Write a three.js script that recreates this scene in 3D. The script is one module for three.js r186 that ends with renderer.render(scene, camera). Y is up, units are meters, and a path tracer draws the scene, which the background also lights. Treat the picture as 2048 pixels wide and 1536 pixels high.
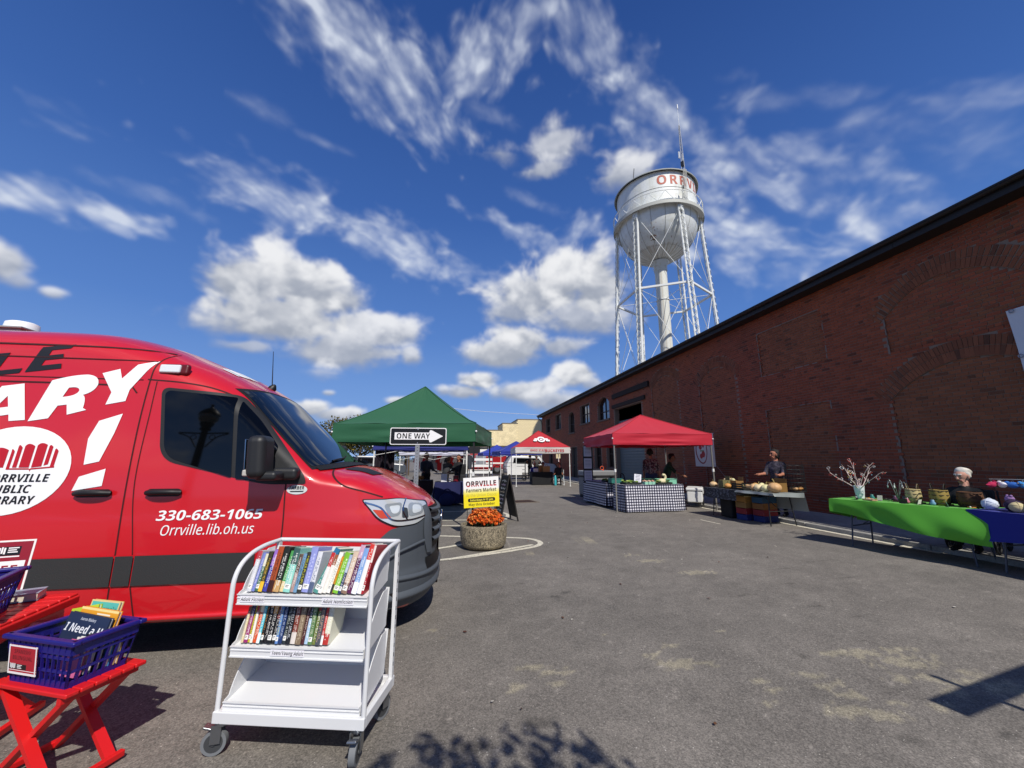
import * as THREE from 'three';
import { mergeGeometries, mergeVertices, toCreasedNormals } from 'three/addons/utils/BufferGeometryUtils.js';
import { RoundedBoxGeometry } from 'three/addons/geometries/RoundedBoxGeometry.js';
import { FontLoader } from 'three/addons/loaders/FontLoader.js';

// ---------------------------------------------------------------- camera, sky, sun, exposure
const scene = new THREE.Scene();
const camera = new THREE.PerspectiveCamera(89.11, 4 / 3, 0.05, 600);
camera.position.set(0, 1.5, 0);
{ const yaw = 8.8 * Math.PI / 180, pitch = 10.96 * Math.PI / 180;
  camera.lookAt(Math.sin(yaw) * Math.cos(pitch), 1.5 + Math.sin(pitch), -Math.cos(yaw) * Math.cos(pitch)); }
const renderer = new THREE.WebGLRenderer({ antialias: true });
renderer.setSize(1024, 768);
renderer.toneMapping = THREE.LinearToneMapping;
renderer.toneMappingExposure = 1.0;
renderer.shadowMap.enabled = true;
const sunDir = new THREE.Vector3(0.15, 0.731, 0.665).normalize();
const sun = new THREE.DirectionalLight(new THREE.Color(1, 0.95, 0.87), 4.6);
sun.target.position.set(0, 0, -20); sun.position.copy(sunDir).multiplyScalar(120).add(sun.target.position);
sun.castShadow = true; sun.shadow.mapSize.set(4096, 4096); sun.shadow.bias = -0.0005;
Object.assign(sun.shadow.camera, { left: -60, right: 60, top: 60, bottom: -60, near: 1, far: 300 });
scene.add(sun, sun.target);

// ---------------------------------------------------------------- seeded noise
function rng(seed) { let a = seed >>> 0; return () => { a = (a + 0x6D2B79F5) | 0; let t = Math.imul(a ^ (a >>> 15), 1 | a); t = (t + Math.imul(t ^ (t >>> 7), 61 | t)) ^ t; return ((t ^ (t >>> 14)) >>> 0) / 4294967296; }; }
const R0 = rng(7);
const h3 = (x, y, z) => { let h = Math.imul(x, 374761393) + Math.imul(y, 668265263) + Math.imul(z, 1274126177); h = Math.imul(h ^ (h >>> 13), 1274126177); return ((h ^ (h >>> 16)) >>> 0) / 4294967296; };
function vn(x, y, z = 0) {
  const i = Math.floor(x), j = Math.floor(y), k = Math.floor(z); let u = x - i, v = y - j, w = z - k;
  u = u * u * (3 - 2 * u); v = v * v * (3 - 2 * v); w = w * w * (3 - 2 * w);
  const L = (a, b, t) => a + (b - a) * t;
  return L(L(L(h3(i, j, k), h3(i + 1, j, k), u), L(h3(i, j + 1, k), h3(i + 1, j + 1, k), u), v), L(L(h3(i, j, k + 1), h3(i + 1, j, k + 1), u), L(h3(i, j + 1, k + 1), h3(i + 1, j + 1, k + 1), u), v), w);
}
function fbm(x, y, z = 0, o = 5) { let s = 0, a = 0.5, n = 0; for (let i = 0; i < o; i++) { s += a * vn(x, y, z); n += a; a *= 0.5; x = x * 2.03 + 17.1; y = y * 2.03 + 9.2; z = z * 2.03 + 4.7; } return s / n; }
const sst = (a, b, t) => { t = Math.min(1, Math.max(0, (t - a) / (b - a))); return t * t * (3 - 2 * t); };
const lerp = (a, b, t) => a + (b - a) * t, clamp = (t, a, b) => Math.min(b, Math.max(a, t));

// ---------------------------------------------------------------- sky: air and clouds by direction
{
  // each cloud: kind (0 heaped, 1 streaked), strength, centre direction, long axis, short axis
  const C = [[0,1,-0.43,0.364,-0.826,0.069,0.018,-0.028,-0.005,-0.064,-0.026],[0,1,-0.372,0.393,-0.841,0.063,0.025,-0.016,0.004,-0.056,-0.028],[0,1,-0.315,0.376,-0.871,0.099,0.009,-0.032,-0.009,-0.064,-0.024],[0,0.9,-0.262,0.371,-0.891,0.057,0.009,-0.013,-0.001,-0.047,-0.019],[0,1,-0.377,0.299,-0.877,0.141,0.021,-0.053,-0.002,-0.047,-0.015],[0,0.7,-0.45,0.274,-0.85,0.055,0.012,-0.025,-0.001,-0.03,-0.009],[0,0.6,-0.427,0.238,-0.872,0.058,0.01,-0.026,-0.0,-0.014,-0.004],[0,0.9,-0.199,0.298,-0.934,0.126,0.02,-0.02,0.002,-0.047,-0.016],[0,0.9,-0.252,0.253,-0.934,0.12,0.013,-0.029,0.0,-0.043,-0.012],[0,0.8,-0.143,0.315,-0.938,0.07,0.007,-0.008,0.0,-0.029,-0.01],[0,0.8,-0.101,0.252,-0.963,0.029,0.002,-0.003,0.001,-0.024,-0.006],[0,0.3,-0.302,0.196,-0.933,0.04,0.004,-0.012,0.0,-0.016,-0.003],[0,0.95,0.184,0.403,-0.896,0.109,-0.002,0.021,0.005,-0.062,-0.027],[0,1,0.253,0.434,-0.865,0.091,0.006,0.03,0.016,-0.065,-0.028],[0,1,0.334,0.428,-0.84,0.066,-0.006,0.023,0.011,-0.087,-0.04],[0,0.8,0.15,0.37,-0.917,0.074,-0.0,0.012,0.003,-0.041,-0.016],[0,0.8,0.309,0.342,-0.888,0.124,-0.008,0.04,0.003,-0.041,-0.014],[0,1,0.166,0.299,-0.94,0.087,-0.001,0.015,0.002,-0.039,-0.012],[0,1,0.117,0.268,-0.956,0.107,0.001,0.013,0.001,-0.037,-0.01],[0,0.8,0.266,0.285,-0.921,0.066,-0.002,0.018,0.002,-0.029,-0.008],[0,1,0.062,0.199,-0.978,0.051,0.001,0.003,0.001,-0.023,-0.005],[0,0.9,0.031,0.171,-0.985,0.057,0.001,0.002,0.001,-0.02,-0.003],[0,0.9,0.196,0.175,-0.965,0.099,0.014,0.023,0.005,-0.03,-0.004],[0,1,0.305,0.212,-0.928,0.053,0.004,0.018,0.005,-0.032,-0.006],[0,0.8,0.259,0.149,-0.954,0.072,0.005,0.02,0.003,-0.028,-0.004],[0,0.7,0.341,0.19,-0.921,0.034,-0.001,0.012,0.001,-0.022,-0.004],[0,0.9,-0.685,0.301,-0.664,0.019,0.003,-0.018,-0.006,-0.029,-0.007],[0,0.6,-0.677,0.277,-0.682,0.011,0.001,-0.01,-0.002,-0.015,-0.004],[0,0.7,-0.653,0.269,-0.708,0.01,-0.002,-0.01,-0.002,-0.009,-0.002],[0,1,-0.319,0.116,-0.941,0.044,0.003,-0.015,0.001,-0.018,-0.002],[0,0.9,-0.259,0.105,-0.96,0.058,0.003,-0.015,0.001,-0.016,-0.002],[0,0.9,-0.127,0.141,-0.982,0.036,0.001,-0.004,0.0,-0.012,-0.002],[0,0.7,-0.284,0.151,-0.947,0.018,0.001,-0.005,0.0,-0.007,-0.001],[0,0.7,-0.019,0.17,-0.985,0.025,0.001,-0.0,0.0,-0.015,-0.003],[1,1.5,-0.601,0.407,-0.688,0.103,0.021,-0.077,-0.006,-0.02,-0.007],[1,1.3,-0.661,0.396,-0.638,0.041,0.007,-0.038,-0.006,-0.021,-0.006],[1,0.85,-0.236,0.506,-0.83,0.26,-0.018,-0.084,-0.015,-0.041,-0.02],[1,1,-0.131,0.481,-0.867,0.259,-0.022,-0.051,-0.01,-0.036,-0.018],[1,0.6,-0.376,0.515,-0.77,0.109,-0.002,-0.055,-0.011,-0.025,-0.012],[1,0.9,0.022,0.45,-0.893,0.135,-0.006,0.0,-0.001,-0.017,-0.009],[1,1.1,-0.205,0.756,-0.622,0.227,0.001,-0.074,-0.038,-0.045,-0.042],[1,0.7,-0.248,0.767,-0.591,0.121,0.02,-0.025,-0.014,-0.022,-0.022],[1,1,-0.091,0.745,-0.661,0.089,-0.025,-0.041,-0.037,-0.03,-0.029],[1,1,0.035,0.767,-0.641,0.099,0.043,0.056,0.04,-0.024,-0.026],[1,0.8,0.123,0.808,-0.576,0.057,0.018,0.037,0.032,-0.018,-0.018],[1,0.8,0.007,0.737,-0.676,0.039,0.014,0.016,0.015,-0.014,-0.015],[1,1.05,0.253,0.768,-0.588,0.121,-0.058,-0.023,-0.027,-0.018,-0.036],[1,0.95,0.366,0.699,-0.614,0.146,-0.08,-0.004,-0.016,-0.023,-0.035],[1,0.8,0.515,0.608,-0.605,0.159,-0.11,0.025,-0.009,-0.03,-0.038],[1,1,0.646,0.507,-0.57,0.138,-0.139,0.033,-0.009,-0.033,-0.039],[1,1,0.716,0.434,-0.546,0.059,-0.075,0.018,-0.007,-0.024,-0.028],[1,0.5,0.66,0.537,-0.526,0.098,-0.097,0.024,-0.003,-0.018,-0.022],[0,0.7,0.205,0.672,-0.712,0.06,0.006,0.023,0.017,-0.029,-0.023],[0,0.7,0.18,0.638,-0.749,0.054,0.002,0.015,0.005,-0.015,-0.012],[0,0.55,0.083,0.664,-0.743,0.054,-0.007,-0.001,-0.005,-0.018,-0.017],[0,0.5,0.199,0.699,-0.687,0.04,0.0,0.012,0.008,-0.018,-0.016],[0,0.85,0.354,0.616,-0.704,0.055,-0.006,0.022,0.011,-0.031,-0.022],[1,1,0.599,0.443,-0.666,0.141,-0.121,0.047,-0.011,-0.046,-0.041],[1,0.7,0.661,0.364,-0.656,0.05,-0.05,0.023,-0.007,-0.029,-0.023],[1,0.6,0.529,0.52,-0.67,0.07,-0.066,0.005,-0.016,-0.022,-0.029],[1,0.8,0.148,0.533,-0.833,0.16,-0.054,-0.006,-0.007,-0.017,-0.012],[1,0.7,0.276,0.522,-0.807,0.083,0.02,0.041,0.014,-0.024,-0.011],[1,0.35,0.733,0.532,-0.424,0.071,-0.077,0.026,0.004,-0.026,-0.026],[1,0.35,0.775,0.493,-0.396,0.025,-0.005,0.043,0.021,-0.04,-0.008],[1,0.25,0.571,0.64,-0.515,0.111,-0.071,0.036,0.003,-0.015,-0.015],[1,0.35,0.483,0.692,-0.536,0.032,-0.016,0.009,0.002,-0.01,-0.012],[1,0.3,-0.524,0.457,-0.719,0.061,0.012,-0.037,-0.004,-0.013,-0.005],[1,0.25,-0.35,0.638,-0.686,0.039,0.011,-0.01,-0.004,-0.012,-0.009],[1,0.3,-0.26,0.627,-0.734,0.055,0.007,-0.013,-0.002,-0.007,-0.005],[1,0.3,-0.074,0.68,-0.73,0.085,-0.006,-0.014,-0.004,-0.009,-0.008],[1,0.25,0.061,0.713,-0.698,0.064,-0.005,0.0,-0.003,-0.012,-0.013],[1,0.3,0.165,0.59,-0.79,0.071,-0.019,0.001,-0.003,-0.01,-0.008],[1,0.3,0.764,0.484,-0.427,0.043,-0.058,0.012,-0.0,-0.007,-0.009]];
  const rr = rng(11);
  for (let i = 0; i < 34; i++) { // the rest of the sky carries clouds of the same two kinds
    const az = 2.4 + rr() * 4.0, el = 0.12 + rr() * 0.9, k = el > 0.45 ? 1 : 0;
    const c = new THREE.Vector3(Math.sin(az) * Math.cos(el), Math.sin(el), -Math.cos(az) * Math.cos(el));
    const e = new THREE.Vector3(Math.cos(az), 0, Math.sin(az)), u = new THREE.Vector3().crossVectors(e, c).normalize();
    if (u.y < 0) u.negate();
    if (c.x * 0.15 + c.y * 0.19 - c.z * 0.97 > -0.15) continue;
    const sa = k ? 0.25 + rr() * 0.25 : 0.1 + rr() * 0.12, sb = k ? 0.06 + rr() * 0.05 : sa * 0.45, t = k ? rr() * 0.8 : 0;
    const a = e.clone().multiplyScalar(Math.cos(t) * sa).addScaledVector(u, Math.sin(t) * sa), b = u.clone().multiplyScalar(Math.cos(t) * sb).addScaledVector(e, -Math.sin(t) * sb);
    C.push([k, 0.8, c.x, c.y, c.z, a.x, a.y, a.z, b.x, b.y, b.z]);
  }
  const P = C.map(c => { const la = Math.hypot(c[5], c[6], c[7]), lb = Math.hypot(c[8], c[9], c[10]); return { k: c[0], s: c[1], c: [c[2], c[3], c[4]], a: [c[5] / la / la, c[6] / la / la, c[7] / la / la], b: [c[8] / lb / lb, c[9] / lb / lb, c[10] / lb / lb], la, lb, cut: Math.cos(Math.min(1.4, Math.max(la, lb) * 1.75)) }; });
  const W = 2048, H = 1024, d = new Float32Array(W * H * 4);
  const stops = [[-1, 0.11, 0.10, 0.09], [-0.02, 0.2, 0.24, 0.3], [0.0, 0.31, 0.48, 0.8], [0.12, 0.185, 0.35, 0.72], [0.3, 0.097, 0.225, 0.58], [0.55, 0.047, 0.13, 0.41], [0.8, 0.025, 0.077, 0.28], [1, 0.016, 0.055, 0.215]];
  for (let j = 0; j < H; j++) {
    const lat = ((j + 0.5) / H - 0.5) * Math.PI, y = Math.sin(lat), cl = Math.cos(lat);
    let q = 0; while (q < stops.length - 2 && stops[q + 1][0] < y) q++;
    const t = clamp((y - stops[q][0]) / (stops[q + 1][0] - stops[q][0]), 0, 1), base = [1, 2, 3].map(i => lerp(stops[q][i], stops[q + 1][i], t));
    for (let i = 0; i < W; i++) {
      const lon = ((i + 0.5) / W - 0.5) * 2 * Math.PI, x = Math.cos(lon) * cl, z = Math.sin(lon) * cl;
      const o = (j * W + i) * 4; let r = base[0], g = base[1], b = base[2];
      if (y > 0) {
        let cum = 0, cir = 0, top = 0, wsum = 1e-6, nz = -1, warp = 0, n2 = 0;
        for (const p of P) {
          const dd = x * p.c[0] + y * p.c[1] + z * p.c[2];
          if (dd < p.cut) continue;
          const ex = x - p.c[0] * dd, ey = y - p.c[1] * dd, ez = z - p.c[2] * dd;
          let u = ex * p.a[0] + ey * p.a[1] + ez * p.a[2], v = ex * p.b[0] + ey * p.b[1] + ez * p.b[2];
          if (nz < 0) { warp = fbm(x * 9, y * 9, z * 9, 3) - 0.5; nz = fbm(x * 15 + warp * 2.2, y * 19 + warp * 2.2, z * 15, 6); n2 = fbm(x * 40 + 3, y * 55, z * 40 + warp * 6, 4); }
          if (p.k === 0) {
            const rad = Math.hypot(u, v < 0 ? v : v); const below = ey < 0 ? 1 : 0;
            const m = p.s * (1.27 - rad) + (nz - 0.5) * (1.45 - below * 0.7) + (n2 - 0.5) * 0.45;
            if (m > 0) { const w = Math.min(1, m * 2); cum = Math.max(cum, sst(0, 0.68, m) * Math.min(1, 0.35 + p.s * 0.65)); const hgt = clamp(ey / (p.lb * 1.1) * 0.5 + 0.5, 0, 1); top += w * hgt; wsum += w; }
          } else {
            const uu = u * p.la, vv = v * p.lb, fib = fbm(uu * 22 + p.c[0] * 31 + warp * 2, vv * 38 + p.c[2] * 17 + warp * 2, 3.1, 6);
            const rad = Math.hypot(u, v);
            const m = (1.3 - rad) * 0.8 + (fib - 0.5) * 1.5 + (nz - 0.5) * 1.2;
            if (m > -0.05) cir = Math.max(cir, sst(-0.05, 1.5, m) * p.s * (0.3 + 1.2 * fib * fib) * (0.62 + 0.76 * n2));
          }
        }
        if (cir > 0) { const a = Math.min(0.86, cir * 0.95); r = lerp(r, 0.70, a); g = lerp(g, 0.755, a); b = lerp(b, 0.86, a); }
        if (cum > 0) {
          const h = clamp(top / wsum + (n2 - 0.5) * 0.5 + (nz - 0.5) * 0.6, 0, 1), k = sst(0.18, 0.92, h), thin = sst(0, 0.9, cum);
          const cr = lerp(0.36, 0.88, k), cg = lerp(0.395, 0.885, k), cb = lerp(0.47, 0.90, k);
          r = lerp(r, cr, cum * 0.97 * thin + cum * (1 - thin) * 0.7); g = lerp(g, cg, cum * 0.97 * thin + cum * (1 - thin) * 0.7); b = lerp(b, cb, cum * 0.97 * thin + cum * (1 - thin) * 0.7);
        }
      }
      d[o] = r; d[o + 1] = g; d[o + 2] = b; d[o + 3] = 1;
    }
  }
  const t = new THREE.DataTexture(d, W, H, THREE.RGBAFormat, THREE.FloatType);
  t.mapping = THREE.EquirectangularReflectionMapping; t.magFilter = t.minFilter = THREE.LinearFilter; t.needsUpdate = true;
  scene.background = t; scene.environment = t;
}

// ---------------------------------------------------------------- helpers
const V = (x, y, z) => new THREE.Vector3(x, y, z);
const used = {};
function numbered(n) { used[n] = (used[n] ?? -1) + 1; return used[n] ? n + '_' + String(used[n]).padStart(3, '0') : n; }
const mcache = {};
function mat(c, rough = 0.8, o = {}) {
  const key = JSON.stringify([c, rough, o]); if (mcache[key]) return mcache[key];
  const K = ('clearcoat' in o || 'transmission' in o || 'sheen' in o) ? THREE.MeshPhysicalMaterial : THREE.MeshStandardMaterial;
  return (mcache[key] = new K({ color: new THREE.Color(c), roughness: rough, side: THREE.DoubleSide, ...o }));
}
function tmat(map, rough = 0.8, o = {}) { const K = 'clearcoat' in o ? THREE.MeshPhysicalMaterial : THREE.MeshStandardMaterial; return new K({ map, roughness: rough, side: THREE.DoubleSide, ...o }); }
function P(name, geo, m, parent, label) { // a mesh that is a part
  if (Array.isArray(geo)) geo = merge(geo);
  const o = new THREE.Mesh(geo, m); o.name = parent && parent !== scene ? name : numbered(name); o.castShadow = o.receiveShadow = true;
  if (label) o.userData.label = label; (parent || scene).add(o); return o;
}
function thing(name, label, category, pos = [0, 0, 0], ry = 0, group) {
  const o = new THREE.Group(); o.name = numbered(name); o.position.set(...pos); o.rotation.y = ry; o.userData = { label, category }; if (group) o.userData.group = group; scene.add(o); return o;
}
function T1(name, label, category, geo, m, group) { const o = P(name, geo, m, scene); o.userData = { label, category }; if (group) o.userData.group = group; return o; }
function struct(name, geo, m) { const o = P(name, geo, m, scene); o.userData = { kind: 'structure' }; return o; }
function dup(o, pos, ry, label, sc) { const c = o.clone(); c.name = numbered(o.name.replace(/_\d{3}$/, '')); c.userData = { ...o.userData, label }; c.position.set(...pos); c.rotation.y = ry; if (sc) c.scale.setScalar(sc); scene.add(c); return c; }
function merge(l) {
  l = l.map(g => { g = g.index ? g.toNonIndexed() : g; for (const k of Object.keys(g.attributes)) if (!['position', 'normal', 'uv'].includes(k)) g.deleteAttribute(k); if (!g.attributes.uv) g.setAttribute('uv', new THREE.BufferAttribute(new Float32Array(g.attributes.position.count * 2), 2)); if (!g.attributes.normal) g.computeVertexNormals(); return g; });
  return l.length === 1 ? l[0] : mergeGeometries(l);
}
const tr = (g, x = 0, y = 0, z = 0, rx = 0, ry = 0, rz = 0) => { if (rz) g.rotateZ(rz); if (rx) g.rotateX(rx); if (ry) g.rotateY(ry); return g.translate(x, y, z); };
const box = (w, h, d, x = 0, y = 0, z = 0, rx, ry, rz) => tr(new THREE.BoxGeometry(w, h, d), x, y, z, rx, ry, rz);
const rbox = (w, h, d, r, x = 0, y = 0, z = 0, rx, ry, rz) => tr(new RoundedBoxGeometry(w, h, d, 2, Math.min(r, w / 2.01, h / 2.01, d / 2.01)), x, y, z, rx, ry, rz);
const cyl = (r1, r2, h, x = 0, y = 0, z = 0, rx, ry, rz, n = 20, open = false) => tr(new THREE.CylinderGeometry(r1, r2, h, n, 1, open), x, y, z, rx, ry, rz);
const sph = (r, x = 0, y = 0, z = 0, sx = 1, sy = 1, sz = 1, n = 14) => new THREE.SphereGeometry(r, n, Math.ceil(n * 0.7)).scale(sx, sy, sz).translate(x, y, z);
const tor = (R, r, x = 0, y = 0, z = 0, rx, ry, rz, n = 24, arc = Math.PI * 2) => tr(new THREE.TorusGeometry(R, r, 8, n, arc), x, y, z, rx, ry, rz);
const YUP = V(0, 1, 0);
function bar(p, q, r, r2 = r, n = 8) { const a = V(...p), b = V(...q), d = b.clone().sub(a), l = d.length(); const g = new THREE.CylinderGeometry(r2, r, l, n); g.applyQuaternion(new THREE.Quaternion().setFromUnitVectors(YUP, d.normalize())); a.add(b).multiplyScalar(0.5); return g.translate(a.x, a.y, a.z); }
function beam(p, q, w, h) { const a = V(...p), b = V(...q), d = b.clone().sub(a), l = d.length(); const g = new THREE.BoxGeometry(w, h, l); const m = new THREE.Matrix4().lookAt(b, a, Math.abs(d.y) > 0.98 * l ? V(1, 0, 0) : YUP); g.applyMatrix4(m); a.add(b).multiplyScalar(0.5); return g.translate(a.x, a.y, a.z); }
const tube = (pts, r, n = 24, s = 8, closed = false) => new THREE.TubeGeometry(new THREE.CatmullRomCurve3(pts.map(p => V(...p)), closed, 'centripetal'), n, r, s, closed);
function ext(pts, depth, bev = 0) { const s = pts instanceof THREE.Shape ? pts : new THREE.Shape(pts.map(p => new THREE.Vector2(p[0], p[1]))); return new THREE.ExtrudeGeometry(s, { depth, bevelEnabled: bev > 0, bevelSize: bev, bevelThickness: bev, bevelSegments: 2, steps: 1, curveSegments: 12 }); }
const lathe = (pts, n = 32) => new THREE.LatheGeometry(pts.map(p => new THREE.Vector2(p[0], p[1])), n);
function surf(nu, nv, f) { // parametric sheet, f(u, v) -> [x, y, z], u and v from 0 to 1
  const pos = [], uv = [], idx = [];
  for (let j = 0; j <= nv; j++) for (let i = 0; i <= nu; i++) { const p = f(i / nu, j / nv); pos.push(p[0], p[1], p[2]); uv.push(p[3] ?? i / nu, p[4] ?? j / nv); }
  for (let j = 0; j < nv; j++) for (let i = 0; i < nu; i++) { const a = j * (nu + 1) + i, b = a + 1, c = a + nu + 1, e = c + 1; idx.push(a, b, e, a, e, c); }
  const g = new THREE.BufferGeometry(); g.setAttribute('position', new THREE.Float32BufferAttribute(pos, 3)); g.setAttribute('uv', new THREE.Float32BufferAttribute(uv, 2)); g.setIndex(idx); g.computeVertexNormals(); return g;
}
function canvasTex(w, h, draw) { const c = document.createElement('canvas'); c.width = w; c.height = h; draw(c.getContext('2d'), w, h); const t = new THREE.CanvasTexture(c); t.colorSpace = THREE.SRGBColorSpace; t.anisotropy = 8; return t; }
function dataTex(n, f, srgb = true, m = n) { const d = new Uint8Array(n * m * 4); for (let j = 0; j < m; j++) for (let i = 0; i < n; i++) { const c = f(i, j), o = (j * n + i) * 4; d[o] = clamp(c[0], 0, 255); d[o + 1] = clamp(c[1], 0, 255); d[o + 2] = clamp(c[2], 0, 255); d[o + 3] = 255; } const t = new THREE.DataTexture(d, n, m); t.magFilter = THREE.LinearFilter; t.minFilter = THREE.LinearMipmapLinearFilter; t.generateMipmaps = true; t.wrapS = t.wrapT = THREE.RepeatWrapping; if (srgb) t.colorSpace = THREE.SRGBColorSpace; t.needsUpdate = true; return t; }
// tileable noise for textures
function tn(x, y, n, f, s = 0) { const g = x / n * f, h = y / n * f, i = Math.floor(g), j = Math.floor(h); let u = g - i, v = h - j; u = u * u * (3 - 2 * u); v = v * v * (3 - 2 * v); const q = (a, b) => h3(((a % f) + f) % f, ((b % f) + f) % f, s); return lerp(lerp(q(i, j), q(i + 1, j), u), lerp(q(i, j + 1), q(i + 1, j + 1), u), v); }
const FB = await new FontLoader().loadAsync('fonts/droid/droid_sans_bold.typeface.json');
const FR = await new FontLoader().loadAsync('fonts/droid/droid_sans_regular.typeface.json');
// outlines of a line of text as shapes, with slant and stretch; [x, y] is the left end of the baseline
function textShapes(font, s, size, { x = 0, y = 0, slant = 0, sx = 1, mapPt } = {}) {
  const f = p => { let a = p.x * sx + p.y * slant + x, b = p.y + y; return mapPt ? mapPt(a, b) : [a, b]; };
  return font.generateShapes(s, size).map(sh => { const e = sh.extractPoints(5); const o = new THREE.Shape(e.shape.map(p => new THREE.Vector2(...f(p)))); o.holes = e.holes.map(h => new THREE.Path(h.map(p => new THREE.Vector2(...f(p))))); return o; });
}
function textWidth(font, s, size) { let w = 0; const k = size / font.data.resolution; for (const c of s) w += (font.data.glyphs[c] || font.data.glyphs['?']).ha * k; return w; }
// triangles of shapes, split until their edges are short, then laid on a surface by f(x, y) -> [x, y, z]
function drape(shapes, f, maxEdge = 0.08) {
  let tris = [];
  for (const s of (Array.isArray(shapes) ? shapes : [shapes])) { const e = s.extractPoints(22), dd = a => { a = a.filter((p, i) => !i || p.distanceTo(a[i - 1]) > 1e-7); if (a.length > 2 && a[0].distanceTo(a[a.length - 1]) < 1e-7) a.pop(); return a; }, pts = dd([...e.shape]); if (THREE.ShapeUtils.isClockWise(pts)) pts.reverse(); const holes = e.holes.map(h => dd([...h])).map(h => THREE.ShapeUtils.isClockWise(h) ? h : [...h].reverse()); const all = [...pts, ...holes.flat()]; for (const t of THREE.ShapeUtils.triangulateShape(pts, holes)) tris.push(t.map(i => [all[i].x, all[i].y])); }
  for (let pass = 0; pass < 6; pass++) { // split the long edges, the same way from both sides
    const out = []; let any = false; const L = (a, b) => Math.hypot(a[0] - b[0], a[1] - b[1]) > maxEdge, mid = (a, b) => [(a[0] + b[0]) / 2, (a[1] + b[1]) / 2];
    for (const [a, b, c] of tris) {
      const ab = L(a, b), bc = L(b, c), ca = L(c, a), n = ab + bc + ca; if (!n) { out.push([a, b, c]); continue; } any = true;
      const p = mid(a, b), q = mid(b, c), r = mid(c, a);
      if (n === 3) out.push([a, p, r], [p, b, q], [r, q, c], [p, q, r]);
      else if (n === 2) { if (!ab) out.push([a, b, q], [a, q, r], [r, q, c]); else if (!bc) out.push([b, c, r], [b, r, p], [p, r, a]); else out.push([c, a, p], [c, p, q], [q, p, b]); }
      else if (ab) out.push([a, p, c], [p, b, c]); else if (bc) out.push([a, b, q], [a, q, c]); else out.push([a, b, r], [r, b, c]);
    }
    tris = out; if (!any) break;
  }
  const pos = [], nor = [], uv = [];
  for (let t of tris) { // turn each triangle to face along the given normals
    const Q = t.map(p => f(p[0], p[1])); if (Q[0].length > 3) { const a = Q[0], b = Q[1], c = Q[2], ux = b[0] - a[0], uy = b[1] - a[1], uz = b[2] - a[2], vx = c[0] - a[0], vy = c[1] - a[1], vz = c[2] - a[2]; if ((uy * vz - uz * vy) * a[3] + (uz * vx - ux * vz) * a[4] + (ux * vy - uy * vx) * a[5] < 0) t.reverse(); } }
  for (const t of tris) for (const p of t) { const q = f(p[0], p[1]); pos.push(q[0], q[1], q[2]); if (q.length > 3) nor.push(q[3], q[4], q[5]); uv.push(p[0], p[1]); }
  const g = new THREE.BufferGeometry(); g.setAttribute('position', new THREE.Float32BufferAttribute(pos, 3)); if (nor.length) g.setAttribute('normal', new THREE.Float32BufferAttribute(nor, 3)); else g.computeVertexNormals(); g.setAttribute('uv', new THREE.Float32BufferAttribute(uv, 2)); return g;
}
const poly = pts => new THREE.Shape(pts.map(p => new THREE.Vector2(p[0], p[1])));
function rrect(x0, y0, x1, y1, r) { const s = new THREE.Shape(); s.moveTo(x0 + r, y0); s.lineTo(x1 - r, y0); s.quadraticCurveTo(x1, y0, x1, y0 + r); s.lineTo(x1, y1 - r); s.quadraticCurveTo(x1, y1, x1 - r, y1); s.lineTo(x0 + r, y1); s.quadraticCurveTo(x0, y1, x0, y1 - r); s.lineTo(x0, y0 + r); s.quadraticCurveTo(x0, y0, x0 + r, y0); return s; }
// rounded polygon through corner points with radius r
function rpoly(pts, r) { const s = new THREE.Shape(), n = pts.length; for (let i = 0; i < n; i++) { const a = pts[(i + n - 1) % n], b = pts[i], c = pts[(i + 1) % n]; const la = Math.hypot(a[0] - b[0], a[1] - b[1]), lc = Math.hypot(c[0] - b[0], c[1] - b[1]), ra = Math.min(b[2] ?? r, la * 0.49, lc * 0.49); const p = [b[0] + (a[0] - b[0]) / la * ra, b[1] + (a[1] - b[1]) / la * ra], q = [b[0] + (c[0] - b[0]) / lc * ra, b[1] + (c[1] - b[1]) / lc * ra]; if (i) s.lineTo(...p); else s.moveTo(...p); s.quadraticCurveTo(b[0], b[1], q[0], q[1]); } s.closePath(); return s; }

// ================================================================ ground
const asphaltTex = (() => { const n = 1024, r = rng(3); const sp = new Float32Array(n * n); for (let k = 0; k < 7500; k++) { const x = (r() * n) | 0, y = (r() * n) | 0, s = r(), v = s > 0.93 ? 145 : s > 0.6 ? 50 : 26; sp[y * n + x] += v; if (r() > 0.5) sp[y * n + (x + 1) % n] += v * 0.7; if (r() > 0.7) sp[((y + 1) % n) * n + x] += v * 0.6; }
  return dataTex(n, (i, j) => { const a = tn(i, j, n, 512, 1), b = tn(i, j, n, 200, 2), c = tn(i, j, n, 24, 3), d = tn(i, j, n, 7, 4); let v = 110 + (a - 0.5) * 44 + (b - 0.5) * 14 + (c - 0.5) * 12 + (d - 0.5) * 12; if (h3(i, j, 9) > 0.9) v -= 26; v += sp[j * n + i]; return [v * 1.05, v * 1.0, v * 0.935]; }); })();
const asphaltBump = (() => { const n = 512; return dataTex(n, (i, j) => { const v = 128 + (tn(i, j, n, 256, 11) - 0.5) * 150 + (tn(i, j, n, 170, 12) - 0.5) * 60; return [v, v, v]; }, false); })();
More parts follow.
